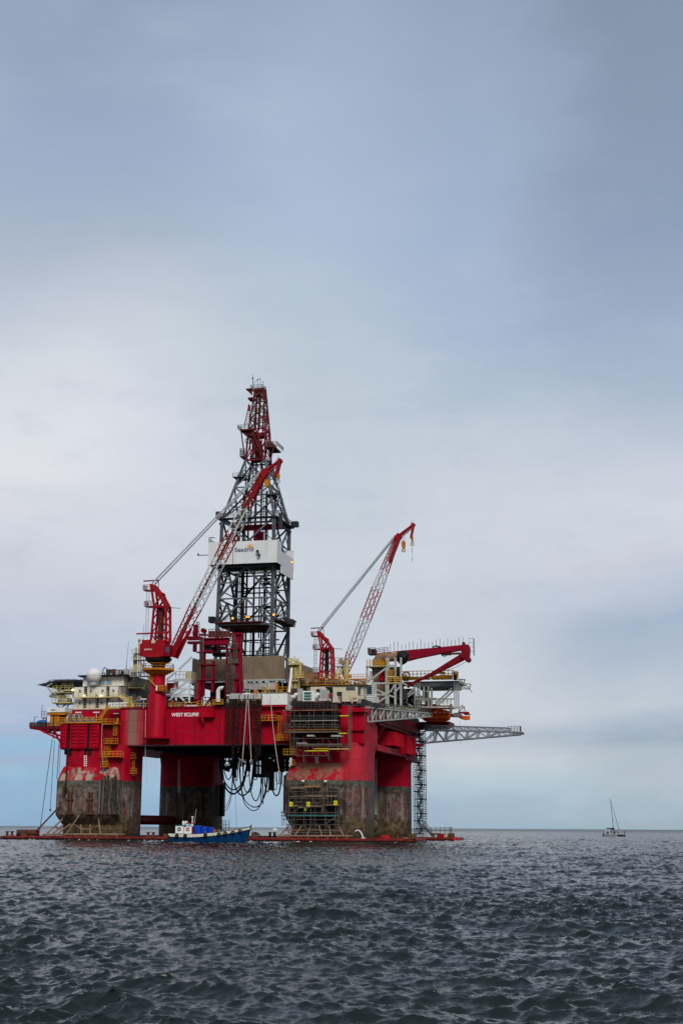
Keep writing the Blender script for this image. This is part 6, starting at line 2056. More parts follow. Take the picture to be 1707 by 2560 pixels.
# pale yellow tower by the drill floor corner
o = thing('pipe_tower', 'busy pale yellow pipe tower on a white post right of the brown wind wall', 'pipe tower', at(*r3(400, 800), 16))
m = MB()
a, b = at(*r3(350, 940), 2), at(*r3(368, 560), 2); m.beam((a.x, 2, a.z), (b.x, 4, b.z), .5); m.put('white_post', 'white_paint', o)
m = MB()
for X, Y0, Y1, r in ((395, 540, 790, .35), (425, 560, 790, .45), (448, 470, 790, .3), (485, 520, 660, .45), (470, 500, 800, .22), (420, 435, 520, .16), (375, 560, 640, .3)):
    m.tube(at(*r3(X, Y1), 16), at(*r3(X, Y0), 16), r * .6, 8)
for X0, Y0, X1, Y1 in ((355, 455, 440, 500), (350, 470, 400, 520), (440, 490, 510, 520)):
    m.tube(at(*r3(X0, Y0), 16), at(*r3(X1, Y1), 16), .2, 6)
m.put('pipes', 'pale_yellow', o)
m = MB()
for X0, X1, Y in ((350, 465, 520), (440, 515, 665), (370, 460, 700)):
    a, b = at(*r3(X0, Y), 15), at(*r3(X1, Y), 15)
    m.box((a.x, 15, a.z - .25), (b.x, 18, a.z)); m.rail([a, b], 1.3, .07, .8, 1)
m.put('landing', 'pale_yellow', o)
m = MB()
for X0, Y0, X1, Y1 in ((375, 540, 440, 600), (440, 540, 375, 600), (380, 620, 440, 690)):
    m.beam(at(*r3(X0, Y0), 16.5), at(*r3(X1, Y1), 16.5), .25)
m.put('bracing', 'light_steel', o)
o = thing('pipe_rack', 'grey pipe and valve rack on deck under the raised walkway', 'pipe rack', at(*r3(400, 900), 4))
m = MB()
for i in range(10):
    X = 365 + i * 9
    m.tube(at(*r3(X, 930), 5), at(*r3(X + random.uniform(-6, 6), 820 + random.uniform(0, 40)), 5), .14, 6)
m.put('pipes', 'scaffold_steel', o)
m = MB(); fb(m, *r3(365, 820), *r3(450, 832), 4.5, 2); fb(m, *r3(380, 880), *r3(440, 930), 5.5, 1.5); m.put('frame', 'deep_red', o)
# ------------------------------------------------------------------ right side module, raised deck, knuckle crane, lifeboats, booms
r4 = lambda X, Y: (880 + X / 3.564, 1560 + Y / 3.564)
VM = 34.0
o = thing('exhaust_module', 'open white steel module with brown exhaust duct, on the right of the deck', 'exhaust module', at(*r4(230, 740), VM))
m = MB()
for X in (132, 305, 322, 385, 435):
    for v in (VM, VM + 9):
        m.beam(at(*r4(X, 735), v), at(*r4(X, 375 if X < 200 else 300), v), .5)
for X0, Y0, X1, Y1 in ((132, 523, 300, 395), (132, 527, 440, 530), (205, 630, 322, 630), (232, 700, 322, 635), (210, 580, 322, 632), (322, 632, 385, 655), (340, 610, 385, 530), (370, 620, 440, 545), (150, 515, 165, 420), (165, 420, 185, 515), (132, 378, 305, 378), (300, 370, 385, 370), (385, 520, 440, 548), (322, 530, 322, 740)):
    m.beam(at(*r4(X0, Y0), VM - .1), at(*r4(X1, Y1), VM - .1), .42)
m.put('steel_frame', 'light_steel', o)
m = MB()
fb(m, *r4(130, 372), *r4(305, 380), VM - .6, 9); fb(m, *r4(312, 462), *r4(385, 474), VM - .6, 9); fb(m, *r4(300, 520), *r4(440, 530), VM - .5, 9)
pf = m.put('platform', 'pale_yellow', o)
m = MB()
for X0, X1, Y in ((130, 305, 372), (312, 385, 462), (312, 440, 520)):
    a, b = at(*r4(X0, Y), VM - .5), at(*r4(X1, Y), VM - .5); m.rail([a, b], 1.5, .07, .9, 2)
m.put('railing', 'yellow_paint', pf)
m = MB()
a, b = at(*r4(220, 740), VM + 3), at(*r4(222, 370), VM + 3)
m.tube(a, b, 1.35, 16); a2, b2 = at(*r4(278, 740), VM + 4), at(*r4(280, 380), VM + 4); m.tube(a2, b2, 1.35, 16)
m.path([b, b + Vector((0, 0, 1.0)), b + Vector((.7, 0, 2.0)), b + Vector((2.2, 0, 2.6)), at(*r4(330, 300), VM + 3), at(*r4(430, 290), VM + 3), at(*r4(455, 300), VM + 3)], [1.3, 1.3, 1.25, 1.15, 1.1, 1.2, 1.7], 14)
m.put('exhaust_duct', 'brown_tube', o, smooth=True)
p, e = at(*r4(405, 285), VM + 3), at(*r4(492, 325), VM + 3)
MB().path([p, p.lerp(e, .4) + Vector((0, 0, .3)), p.lerp(e, .8), e], [1.2, 1.9, 1.8, .7], 14).put('exhaust_hood', 'black_steel', o, smooth=True)
m = MB(); fb(m, *r4(245, 420), *r4(275, 505), VM + 1.3, 1); m.put('red_panel', 'hull_red', o)
m = MB(); fb(m, *r4(322, 395), *r4(352, 455), VM + 3, 3); fb(m, *r4(318, 478), *r4(385, 512), VM + 3, 3); fb(m, *r4(388, 580), *r4(430, 665), VM + 2, 4); fb(m, *r4(446, 580), *r4(466, 650), VM + 2, 4); fb(m, *r4(210, 535), *r4(440, 735), VM + 9, 3); fb(m, *r4(320, 380), *r4(432, 520), VM + 8.5, 1); m.put('equipment_and_backdrop', 'dark_steel', o)  # last two boxes are dark backdrops standing for the dark void behind
m = MB()
for i in range(26):
    X = random.uniform(135, 440); Y = random.uniform(540, 735)
    m.tube(at(*r4(X, Y), VM + 2), at(*r4(X + random.choice((0, 0, 30, 60)), Y + random.choice((40, 60, 0))), VM + 2), random.uniform(.08, .18), 6)
m.put('pipework', 'scaffold_steel', o)
m = MB(); fb(m, *r4(225, 340), *r4(302, 372), VM + 1, 3); m.put('yellow_casing', 'amber_paint', o)
o = thing('control_cabin', 'white cabin with a tall dark window at the left of the exhaust module', 'cabin', at(*r4(155, 720), VM - 4))
m = MB(); fb(m, *r4(110, 527), *r4(190, 635), VM - 4, 4); fb(m, *r4(115, 637), *r4(205, 700), VM - 4, 5); m.put('wall', 'white_paint', o)
m = MB(); fb(m, *r4(123, 540), *r4(175, 628), VM - 4.06, .1); m.put('window', 'window_glass', o)
m = MB()
for Y in (527, 545, 562, 580, 597, 615, 632, 648, 664, 680):
    fb(m, *r4(174 if Y < 636 else 112, Y), *r4(190 if Y < 636 else 207, Y + 4), VM - 4.15, .14)
m.put('ribs', 'light_steel', o)
# raised deck on grey legs
VD = 52.0
o = thing('raised_deck', 'yellow railed deck raised on grey legs at the far right of the rig', 'raised deck', at(*r4(700, 780), VD))
m = MB(); fb(m, *r4(440, 505), *r4(945, 516), VD - .4, 15); m.put('deck_plate', 'pale_yellow', o)
m = MB(); fb(m, *r4(560, 517), *r4(905, 560), VD, 13); m.put('girder', 'grey_steel', o)
m = MB()
for X in (560, 582, 603, 912, 930, 948):
    m.beam(at(*r4(X, 760), VD), at(*r4(X - 2, 517), VD), .3)
for X0, Y0, X1, Y1 in ((740, 712, 890, 570), (765, 720, 905, 590), (450, 670, 560, 565), (480, 660, 560, 600), (560, 670, 905, 668), (565, 740, 960, 742), (680, 560, 680, 740), (708, 570, 708, 740), (500, 715, 555, 745), (640, 560, 640, 700)):
    m.beam(at(*r4(X0, Y0), VD + .2), at(*r4(X1, Y1), VD + .2), .42)
m.put('legs', 'light_steel', o)
m = MB()
a, b, c = at(*r4(440, 504), VD - .3), at(*r4(890, 492), VD - .3), at(*r4(945, 492), VD + 4)
m.rail([(a.x, a.y, b.z), b, (c.x, c.y, b.z)], 2.4, .08, 1.1, 2)
m.put('railing', 'yellow_paint', o)
m = MB()
for X, Y, w_, h in ((445, 478, 40, 46), (490, 480, 50, 24), (610, 478, 70, 22), (700, 474, 60, 30), (770, 470, 110, 36), (550, 482, 50, 20)):
    fb(m, *r4(X, Y - h / 2), *r4(X + w_, Y + h / 2), VD + 1.5, 3)
m.put('yellow_gear', 'yellow_paint', o)
m = MB()
a = at(*r4(480, 460), VD + 1); m.ring((a.x, VD + 1, a.z), 1.0, .2, n=14)
m.path([at(*r4(780, 440), VD + 2), at(*r4(800, 432), VD + 2), at(*r4(830, 440), VD + 2)], .3, 8); m.tube(at(*r4(805, 465), VD + 2), at(*r4(805, 440), VD + 2), .2, 6)
a, b = at(*r4(916, 500), VD), at(*r4(917, 450), VD); m.tube(a, b, .5, 8)
m.put('pipework', 'rust', o)
m = MB()
for X0, Y0, X1, Y1 in ((950, 495, 1005, 495), (1005, 495, 990, 530), (890, 535, 1050, 578), (950, 530, 1055, 535), (1055, 535, 1045, 578), (960, 500, 1000, 540), (1000, 540, 960, 575), (1010, 540, 1050, 575), (1040, 575, 1066, 606), (905, 575, 1045, 580)):
    m.beam(at(*r4(X0, Y0), VD + .3), at(*r4(X1, Y1), VD + .3), .3)
m.put('end_bracket', 'light_steel', o)
m = MB(); fb(m, *r4(612, 712), *r4(745, 722), VD + 2, 6); fb(m, *r4(745, 722), *r4(880, 730), VD + 1, 6)
lo = m.put('lower_landing', 'yellow_paint', o)
m = MB()
for X0, X1, Y in ((612, 745, 712), (745, 880, 722)):
    a, b = at(*r4(X0, Y), VD + 1), at(*r4(X1, Y), VD + 1); m.rail([a, b], 1.6, .07, 1, 2)
fb(m, *r4(625, 600), *r4(665, 650), VD + 5, 3)
m.put('railing', 'pale_yellow', lo)
m = MB(); fb(m, *r4(868, 712), *r4(885, 800), VD - 1, 1); fb(m, *r4(905, 790), *r4(950, 825), VD + 1, 3); fb(m, *r4(650, 680), *r4(700, 712), VD + 4, 3); m.put('post_box', 'grey_plate', o)
m = MB(); fb(m, *r4(450, 575), *r4(545, 745), VD + 8, 2); fb(m, *r4(560, 640), *r4(610, 745), VD + 9, 2); m.put('machinery', 'dark_steel', o)  # dark backdrop boxes put in for the dark void under the deck
m = MB()
for i in range(30):
    X = random.uniform(450, 700); Y = random.uniform(570, 740)
    m.tube(at(*r4(X, Y), VD + 3), at(*r4(X + random.choice((0, 0, 30, 50)), Y + random.choice((35, 50, 0))), VD + 3), random.uniform(.08, .18), 6)
m.put('pipe_run', 'light_steel', o)
# knuckle boom crane folded over the deck
VK = 44.0
o = thing('knuckle_crane', 'dark red folded knuckle boom crane lying above the raised deck', 'crane', at(*r4(480, 560), VK))
def slab(m, P, v, d):
    m.profile([(at(*r4(*p), v).x, at(*r4(*p), v).z) for p in P], v, v + d)
m = MB(); slab(m, [(205, 262), (420, 238), (770, 206), (1020, 180), (1035, 195), (985, 228), (770, 265), (560, 308), (490, 328), (430, 300), (205, 330)], VK, 2.0)
bo = m.put('main_boom', 'frame_red', o, bevel=.15)
m = MB(); slab(m, [(165, 222), (205, 222), (208, 262), (165, 268)], VK - .2, 2.4); m.put('boom_end', 'deep_red', bo)
m = MB()
a, b, c = at(*r4(140, 262), VK - .5), at(*r4(205, 262), VK - .5), at(*r4(320, 248), VK - .2)
m.box((a.x, VK - .5, a.z - .3), (b.x, VK + 2.5, a.z)); m.rail([(a.x, VK + 2.4, a.z), (a.x, VK - .5, a.z), (b.x, VK - .5, a.z)], 1.5, .06, .8, 2); m.rail([b, c], 1.3, .06, 1.2, 2)
m.put('boom_railing', 'dark_steel', bo)
m = MB()
for X in list(range(340, 1010, 34)):
    Y = 245 - (X - 340) * .093
    p = at(*r4(X, Y + 2), VK + 1); h = random.choice((1.6, 2.2, 2.6))
    m.beam(p, p + Vector((0, 0, h)), .1)
m.path([at(*r4(715, 208), VK), at(*r4(740, 195), VK), at(*r4(790, 205), VK)], .2, 6)
m.put('stanchion', 'dark_steel', bo)
m = MB(); fb(m, *r4(345, 250), *r4(395, 268), VK - .04, .06); m.put('name_plate', 'pale_yellow', bo)
m = MB(); slab(m, [(968, 185), (1030, 182), (1042, 215), (1035, 320), (1005, 322), (965, 290), (970, 240)], VK - .3, 2.6)
a = at(*r4(1025, 312), VK); m.tube((a.x, VK - .5, a.z), (a.x, VK + 2.4, a.z), .75, 12); fb(m, *r4(978, 160), *r4(1000, 182), VK, 1.5)
kn = m.put('knuckle', 'deep_red', o)
m = MB(); a, b = at(*r4(1045, 285), VK + 1), at(*r4(1045, 205), VK + 1)
m.rail([(a.x, VK, a.z), (a.x + 1.2, VK, a.z), (a.x + 1.2, VK + 2, a.z)], 4.6, .04, 1.0, 3); m.put('knuckle_cage', 'dark_steel', kn)
m = MB(); slab(m, [(480, 542), (700, 432), (960, 268), (1000, 310), (985, 322), (720, 455), (560, 520), (490, 568)], VK + .2, 1.6); m.put('jib', 'deep_red', o, bevel=.1)
m = MB(); m.tube(at(*r4(800, 268), VK + .8), at(*r4(965, 262), VK + .8), .3, 8); m.tube(at(*r4(795, 268), VK + .8), at(*r4(880, 265), VK + .8), .45, 8); m.put('ram', 'maroon', o)
m = MB(); m.path(bez([at(*r4(1005, 340), VK), at(*r4(900, 395), VK), at(*r4(805, 418), VK)], 10), .06, 5); m.path(bez([at(*r4(790, 268), VK), at(*r4(820, 292), VK), at(*r4(850, 268), VK)], 10), .1, 5); m.put('hose', 'hose_rubber', o)
m = MB(); a = at(*r4(262, 325), VK + 1); m.lathe((a.x, VK + 1, 32), [(1.1, 0), (1.0, a.z - 32 - .6), (1.3, a.z - 32 - .3), (1.3, a.z - 32 + .5)], 16); m.put('pedestal', 'deep_red', o)
a, b = at(*r4(938, 500), VD + 4), at(*r4(938, 415), VD + 4)
o = thing('flag', 'small dark flag on a short staff at the right end of the raised deck', 'flag', a)
MB().tube(a, b, .06, 6).put('staff', 'dark_steel', o)
m = MB(); m.loft([[(b.x - 1.3 + .2 * i, VD + 4 + .12 * sin(i * 1.4), b.z - .2 - .05 * i) for i in range(7)] + [(b.x - .1 - .2 * i, VD + 4.04 + .12 * sin((6 - i) * 1.4), b.z - 1.4 - .05 * (6 - i)) for i in range(7)],
    [(b.x - 1.3 + .2 * i, VD + 4.08 + .12 * sin(i * 1.4), b.z - .2 - .05 * i) for i in range(7)] + [(b.x - .1 - .2 * i, VD + 4.12 + .12 * sin((6 - i) * 1.4), b.z - 1.4 - .05 * (6 - i)) for i in range(7)]]); m.put('cloth', 'dark_cloth', o)

# burner boom stowed along the right side
def boxtruss(label, name, A_, B_, w0, w1, h0, h1, n, rc, rb, mat, axis):
    """truss beam from A_ to B_; top chords level line, depth tapering"""
    o = thing(name, label, 'boom', A_, 'lattice burner booms')
    A_, B_ = Vector(A_), Vector(B_)
    wd_ = Vector((0, 1, 0)) if axis == 'u' else Vector((1, 0, 0))
    T = [A_ - wd_ * w0, A_ + wd_ * w0, B_ - wd_ * w1, B_ + wd_ * w1]
    Bt = [T[0] - Vector((0, 0, h0)), T[1] - Vector((0, 0, h0)), T[2] - Vector((0, 0, h1)), T[3] - Vector((0, 0, h1))]
    m = MB()
    for a, b in ((0, 2), (1, 3)):
        m.beam(T[a], T[b], rc * 2); m.beam(Bt[a], Bt[b], rc * 2.2)
    m.put('chord', mat, o)
    m = MB()
    m.zig(T[0], T[2], Bt[0], Bt[2], n, rb, kind='b'); m.zig(T[1], T[3], Bt[1], Bt[3], n, rb, kind='b')
    m.zig(T[0], T[2], T[1], T[3], n, rb * .8, kind='b'); m.zig(Bt[0], Bt[2], Bt[1], Bt[3], n, rb * .8, kind='b')
    m.put('bracing', mat, o)
    return o, T, Bt
nb = atu(905, 1769, 3.6)
A0 = (2.2, 3.0, atu(905, 1768, 3).z + .3)
p0 = at(905, 1769, 4); p1 = at(905, 1804.5, 4); q0 = at(1074, 1784, 56); q1 = at(1074, 1791, 56)
A_, B_ = Vector((p0.x + .6, 4, p0.z)), Vector((q0.x, 56, q0.z))
o, T, Bt = boxtruss('pale grey burner boom folded along the right side of the deck', 'burner_boom', A_, B_, .9, .6, p0.z - p1.z, q0.z - q1.z, 18, .16, .12, 'light_steel', 'v')
m = MB()
m.rail([T[1].lerp(T[3], t_) for t_ in (0, .25, .5, .75, 1)], 1.3, .06, 1.6, 2); m.rail([T[0].lerp(T[2], t_) for t_ in (0, .25, .5, .75, 1)], 1.3, .06, 1.6, 2)
m.put('railing', 'scaffold_steel', o)
m = MB(); m.path([T[0].lerp(T[2], t_) + Vector((.4, 0, .3)) for t_ in (0, .3, .6, .95)], .16, 6); m.path([T[0].lerp(T[2], t_) + Vector((.8, 0, .35)) for t_ in (0, .3, .6, .95)], .12, 6)
for i in range(16):
    p = T[0].lerp(T[2], random.uniform(.02, .7)); m.path([p, p + Vector((0, 0, .8)), p + Vector((.2, .4, 1.1)), p + Vector((.2, .9, .2))], .11, 5)
m.put('pipes', 'beige_paint', o)
# flare boom pointing out to the right
VF = 60.0
o = thing('flare_boom', 'long blue grey lattice flare boom pointing out right over the sea', 'boom', at(1062, 1834, VF), 'lattice burner booms')
m = MB()
tL, tR, bL, bR, mL, mR = at(1062, 1813, VF), at(1272, 1819.5, VF), at(1055, 1857, VF), at(1298, 1836, VF), at(1062, 1825, VF), at(1298, 1830, VF)
for dv in (0, 2.6):
    d_ = Vector((0, dv, 0))
    m.beam(tL + d_, tR + d_, .24); m.beam(mL + d_, mR + d_, .34); m.beam(bL + d_, bR + d_, .32)
m.put('chord', 'flare_grey', o)
m = MB()
for dv in (0, 2.6):
    d_ = Vector((0, dv, 0))
    m.zig(tL + d_, tR + d_, mL + d_, mL.lerp(mR, .89) + d_, 20, .09, kind='b')
    n = 9
    for i in range(n):
        a, b = mL.lerp(mR, i / n) + d_, mL.lerp(mR, (i + 1) / n) + d_
        c, e = bL.lerp(bR, i / n) + d_, bL.lerp(bR, (i + 1) / n) + d_
        m.beam(*((c, b) if i % 2 == 0 else (a, e)), .24); m.beam(b, e, .2); m.beam(b + Vector((.3, 0, 0)), e + Vector((.3, 0, 0)), .16)
m.zig(bL, bR, bL + Vector((0, 2.6, 0)), bR + Vector((0, 2.6, 0)), 14, .09, kind='b')
m.put('bracing', 'flare_grey', o)
m = MB()
p = at(1270, 1830, VF); e = at(1299, 1829, VF)
m.rail([(p.x, VF, p.z), (e.x, VF, e.z), (e.x, VF + 2.6, e.z)], 1.5, .06, .8, 2); m.box((p.x + 1, VF, p.z - .6), (p.x + 4, VF + 2.6, p.z - .05))
a = at(1080, 1840, VF); m.ladder((a.x, VF - .3, at(1080, 1856, VF).z), (a.x, VF - .3, at(1080, 1822, VF).z), (.8, 0, 0), .07)
m.put('tip_platform', 'scaffold_steel', o)
m = MB()
for i in range(12):
    X = 560 + random.uniform(0, 110); Y = 890 + random.uniform(0, 120)
    m.beam(at(*r4(X, Y), VF + 1), at(*r4(X + random.uniform(20, 70), Y + random.uniform(-40, 40)), VF + 1), .3)
m.put('hinge_frame', 'black_steel', o)
# orange lifeboats on the right edge
def lifeboat(label, x0, x1, y0, y1, v):
    a, b = at(x0, y1, v), at(x1, y0, v)
    Lb, hb = b.x - a.x, b.z - a.z
    o = thing('lifeboat', label, 'lifeboat', (a.x, v, a.z), 'orange lifeboats on the right deck edge')
    rings = []
    for t_ in np.linspace(0, 1, 15):
        e = (1 - abs(2 * t_ - 1) ** 4.5) ** .5
        ring = []
        for j in range(16):
            an = 2 * pi * j / 16
            y = 1.5 * e * (abs(cos(an)) ** .7) * (1 if cos(an) > 0 else -1)
            z = hb / 2 + hb / 2 * e * (abs(sin(an)) ** .75) * (1 if sin(an) > 0 else -1)
            ring.append((a.x + Lb * t_, v + 1.6 + y, a.z + z))
        rings.append(ring)
    MB().loft(rings).put('hull', 'orange_paint', o, smooth=True)
    m = MB()
    for z, w_ in ((.52, .1), (.18, .07)):
        m.box((a.x + Lb * .06, v - .02, a.z + hb * z), (a.x + Lb * .94, v + .12, a.z + hb * z + w_ * 2))
    m.put('fender_band', 'deep_red', o)
    m = MB()
    for i in range(5):
        u = a.x + Lb * (.2 + .14 * i)
        m.box((u, v + .1, a.z + hb * .7), (u + .5, v + .3, a.z + hb * .78))
    m.put('window', 'lettering_white', o)
    m = MB(); m.box((a.x + Lb * .3, v + 1, b.z - .15), (a.x + Lb * .7, v + 2.2, b.z + .35)); m.put('canopy', 'orange_paint', o)
    return o
lifeboat('large orange enclosed lifeboat under the raised deck, hanging clear at the right', 1050, 1125.5, 1772.5, 1804.5, 58.5)
lifeboat('orange lifeboat half hidden behind the tip of the stowed burner boom', 1040, 1072, 1769, 1796, 66)
o = thing('lifeboat_platform', 'dark red lifeboat platform jutting out at the right deck edge', 'platform', at(1100, 1810, 64))
m = MB(); a, b = at(1030, 1808, 64), at(1138, 1802, 64)
m.box((a.x, 63, a.z - .8), (b.x - 1.6, 72, a.z + .3)); m.profile([(a.x, a.z - .8), (b.x - 2.4, a.z - .8), (b.x - 3.4, a.z - 1.4), (a.x, a.z - 1.4)], 63.5, 71)
m.beam((a.x - 4, 64, a.z - 5.5), (a.x + 4, 64, a.z - .6), .6); m.beam((a.x - 8, 58, a.z - 6), (a.x, 64, a.z - .8), .9)
m.put('deck', 'deep_red', o)
m = MB(); fb(m, *r4(870, 800), *r4(960, 822), 62, 4); fb(m, *r4(925, 795), *r4(945, 830), 61.6, 1); m.put('davit_base', 'hull_red', o)
m = MB(); fb(m, *r4(600, 745), *r4(900, 752), 61, 5); m.beam(at(*r4(872, 800), 61.5), at(*r4(872, 735), 61.5), .5); m.beam(at(*r4(735, 770), 64), at(*r4(735, 735), 64), .35); m.put('davit_rail', 'grey_plate', o)
o = thing('rescue_boat', 'small red rescue boat hanging from a grey davit at the far right edge', 'rescue boat', at(1160, 1800, 62))
m = MB(); a, b = at(*r4(950, 855), 62), at(*r4(1045, 800), 62)
rings = []
for t_, hh, w_, up in ((0, .25, .3, .9), (.15, .6, .8, .5), (.5, 1, 1.1, 0), (.85, 1, 1.05, .05), (1, .8, .9, .2)):
    u = a.x + (b.x - a.x) * t_; hB = (b.z - a.z) * .62
    rings.append([(u, 62 - w_ + .2, a.z + hB), (u, 62 - w_ * .8 + .2, a.z + hB * up * .8), (u, 62.2, a.z + hB * up * .6), (u, 62 + w_ * .8 + .2, a.z + hB * up * .8), (u, 62 + w_ + .2, a.z + hB)])
m.loft(rings); m.put('hull', 'orange_paint', o)
m = MB(); m.path([(a.x + .8, 61.6, a.z + 1.9), (a.x + 2, 61.6, b.z), (b.x - .6, 61.6, b.z - .2), (b.x, 61.6, a.z + 2)], .18, 6); m.box((a.x + 1.6, 61.5, a.z + 1.6), (a.x + 3.2, 62.8, b.z - .3)); m.path([(a.x + .3, 61, a.z + 1.9), (b.x, 61, a.z + 1.9)], .28, 8); m.put('collar', 'hull_red', o)
m = MB()
P = [at(*r4(X, Y), 62.2) for X, Y in ((940, 795), (985, 745), (1000, 740), (975, 725), (968, 745))]
for i in range(len(P) - 1):
    m.beam(P[i], P[i + 1], .3)
m.beam(P[0], at(*r4(962, 740), 62.2), .2); m.tube(P[2], at(*r4(1000, 790), 62.2), .07, 5); m.tube(P[2], at(*r4(985, 800), 62.2), .07, 5); m.tube(P[2], at(*r4(1020, 795), 62.2), .07, 5)
m.put('davit', 'light_steel', o)
p = at(*r4(960, 860), 62); q = at(*r4(970, 1080), 62)
tag(MB().path(bez([p, p.lerp(q, .6) + Vector((-.2, 0, 0)), q], 8), .04, 5).put('rope', 'wire_rope', None, base=tuple(p)), 'thin line hanging below the red rescue boat', 'rope')

# scaffold stair tower behind the right rear column
r8 = lambda X, Y: (880 + X / 5.227, 1740 + Y / 5.227)
VS = 58.0
o = thing('stair_tower', 'tall slim scaffold stair tower rising from pontoon to deck at the right', 'stair tower', at(*r8(870, 1840), VS))
uL_, uR_ = at(*r8(806, 1700), VS).x, at(*r8(930, 1700), VS).x
zt_, zb_ = at(*r8(860, 480), VS).z, .9
m = MB()
for u in (uL_, (uL_ + uR_) / 2, uR_):
    for v in (VS, VS + 2.5, VS + 5):
        m.tube((u, v, zb_), (u - .3, v, zt_), .09, 5)
m.put('standards', 'grey_steel', o)
lev = [500, 590, 680, 775, 865, 965, 1055, 1155, 1245, 1345, 1437, 1535, 1630, 1728, 1800]
m, st, dk = MB(), MB(), []
for i, Y in enumerate(lev):
    z = at(*r8(860, Y), VS).z
    x0, x1 = (uL_, uR_ - .9) if i % 2 == 0 else (uL_ + .4, uR_ + .1)
    d_ = MB(); d_.box((x0, VS - .2, z - .13), (x1, VS + 5, z + .13)); d_.put('landing', 'black_steel', o)
    for h in (.6, 1.15):
        for v in (VS, VS + 5):
            m.tube((uL_ - .1, v, z + h), (uR_ + .1, v, z + h), .07, 5)
    if i + 1 < len(lev):
        z2 = at(*r8(860, lev[i + 1]), VS).z
        a, b = ((uL_ + .8, VS + 1.2, z), (uR_ - .9, VS + 1.2, z2)) if i % 2 == 0 else ((uR_ - .9, VS + 3.2, z), (uL_ + .8, VS + 3.2, z2))
        st.ladder(a, b, (0, 1.1, 0), .1)
        st.rail([Vector(b) + Vector((0, .5, 0)), Vector(a) + Vector((0, .5, 0))], 1.0, .05, .9)
        m.tube((uL_, VS, z), (uR_, VS, z2), .06, 5); m.tube((uR_, VS + 5, z), (uL_, VS + 5, z2), .06, 5)
m.put('guard_rail', 'grey_steel', o); st.put('stair_flight', 'grey_steel', o)
m = MB(); fb(m, *r8(780, 620), *r8(915, 650), VS - .4, 3); m.put('tie_beam', 'frame_red', o)
o = thing('boarding_stair', 'grey stair and railing from the stair tower down to the right pontoon end', 'stair', at(*r8(1040, 1830), VS - 4))
a, b = at(*r8(935, 1700), VS - 3), at(*r8(1040, 1822), VS - 3)
m = MB(); m.ladder(b, a, (0, 1.2, 0), .13); m.put('flight', 'dark_steel', o)
m = MB(); m.rail([b, a], 1.4, .07, 1.2, 1); c = at(*r8(1270, 1822), VS - 4); m.rail([(b.x, VS - 4, .95), (c.x, VS - 4, .95), (c.x, VS, .95)], 2.6, .06, 1.3, 2); m.put('railing', 'scaffold_steel', o)
m = MB(); fb(m, *r8(1040, 1800), *r8(1200, 1812), VS - 4, 3); m.put('landing', 'dark_steel', o)
for X, mat, lab in ((1160, 'hull_red', 'red gear box on the right pontoon end'), (1235, 'pale_yellow', 'pale yellow locker on the right pontoon end')):
    a, b = at(*r8(X - 22, 1840), VS - 6), at(*r8(X + 22, 1795), VS - 6)
    o = thing('deck_box', lab, 'box', (a.x, VS - 6, .9))
    m = MB(); m.box((a.x, VS - 6, .9), (b.x, VS - 4, b.z - .3)); m.put('body', mat, o, bevel=.06)
    MB().box((a.x - .06, VS - 6.06, b.z - .3), (b.x + .06, VS - 3.94, b.z - .15)).put('lid', mat, o)
for X, lab in ((1335, 'left red buoy fender at the right pontoon end'), (1382, 'right red buoy fender at the right pontoon end')):
    a = at(*r8(X, 1876), 48.6)
    o = thing('fender_buoy', lab, 'buoy', (a.x, 48.6, .2), 'red buoys at the pontoon end')
    MB().ball((a.x, 48.5, .35), .5, 12, 8).put('float', 'coverall_red', o, smooth=True)
    MB().tube((a.x, 48.6, .7), (a.x, 48.95, 1.0), .06, 6).put('line', 'hose_rubber', o)
# orange towing fitting at the front pontoon right end
o = thing('tow_fitting', 'worn orange tow bracket on the front pontoon at its right end', 'tow bracket', at(*r8(440, 1870), -5))
a, b = at(*r8(425, 1868), -5), at(*r8(487, 1805), -5)
m = MB(); m.box((a.x, -5, .9), (b.x, -3, b.z)); m.path([at(*r8(380, 1850), -5), at(*r8(385, 1835), -5), at(*r8(410, 1832), -5), at(*r8(425, 1850), -5)], .2, 8); m.put('bracket', 'coverall_red', o)
m = MB(); m.box((a.x - .1, -5.1, b.z - .2), (b.x + .1, -2.9, b.z)); m.put('cap', 'rust', o)
# pale slats standing for a wave splash by the right rear column foot; drain pipe
a, b = at(*r8(670, 1925), 48.8), at(*r8(850, 1872), 48.8)
m = MB(); n = 12
for i in range(n):
    u = a.x + (b.x - a.x) * i / n
    m.box((u, 48.7, -.5), (u + (b.x - a.x) / n * .6, 48.95, .8))
m.put('splash_slat', 'light_steel', hull)
a = at(*r7(1300, 2025), -2); b = at(*r7(1375, 2140), -4)
o = thing('drain_pipe', 'white bent drain pipe at the foot of the front right column', 'pipe', b)
MB().path(bez([at(*r7(1255, 2040), -2), a, at(*r7(1345, 2070), -3), b], 14), .15, 8).put('pipe', 'white_paint', o, smooth=True)
MB().lathe((b.x, -4, .85), [(.6, 0), (.5, .3)], 10).put('flange', 'light_steel', o)
# mooring ring at the front pontoon by the boat's bow
a = at(663, 2082, -5)
o = thing('bollard', 'rusty box bollard on the front pontoon right of the boat bow', 'bollard', (a.x, -5, .9))
m = MB(); m.box((at(629, 2090, -5).x, -5, .9), (at(637, 2090, -5).x, -3.4, at(633, 2080, -5).z)); m.put('post', 'rust', o)
b = at(642, 2086, -5); m = MB(); m.ring((b.x, -5, .9 + .55), .5, .14, n=12); m.put('ring', 'chain_steel', o)
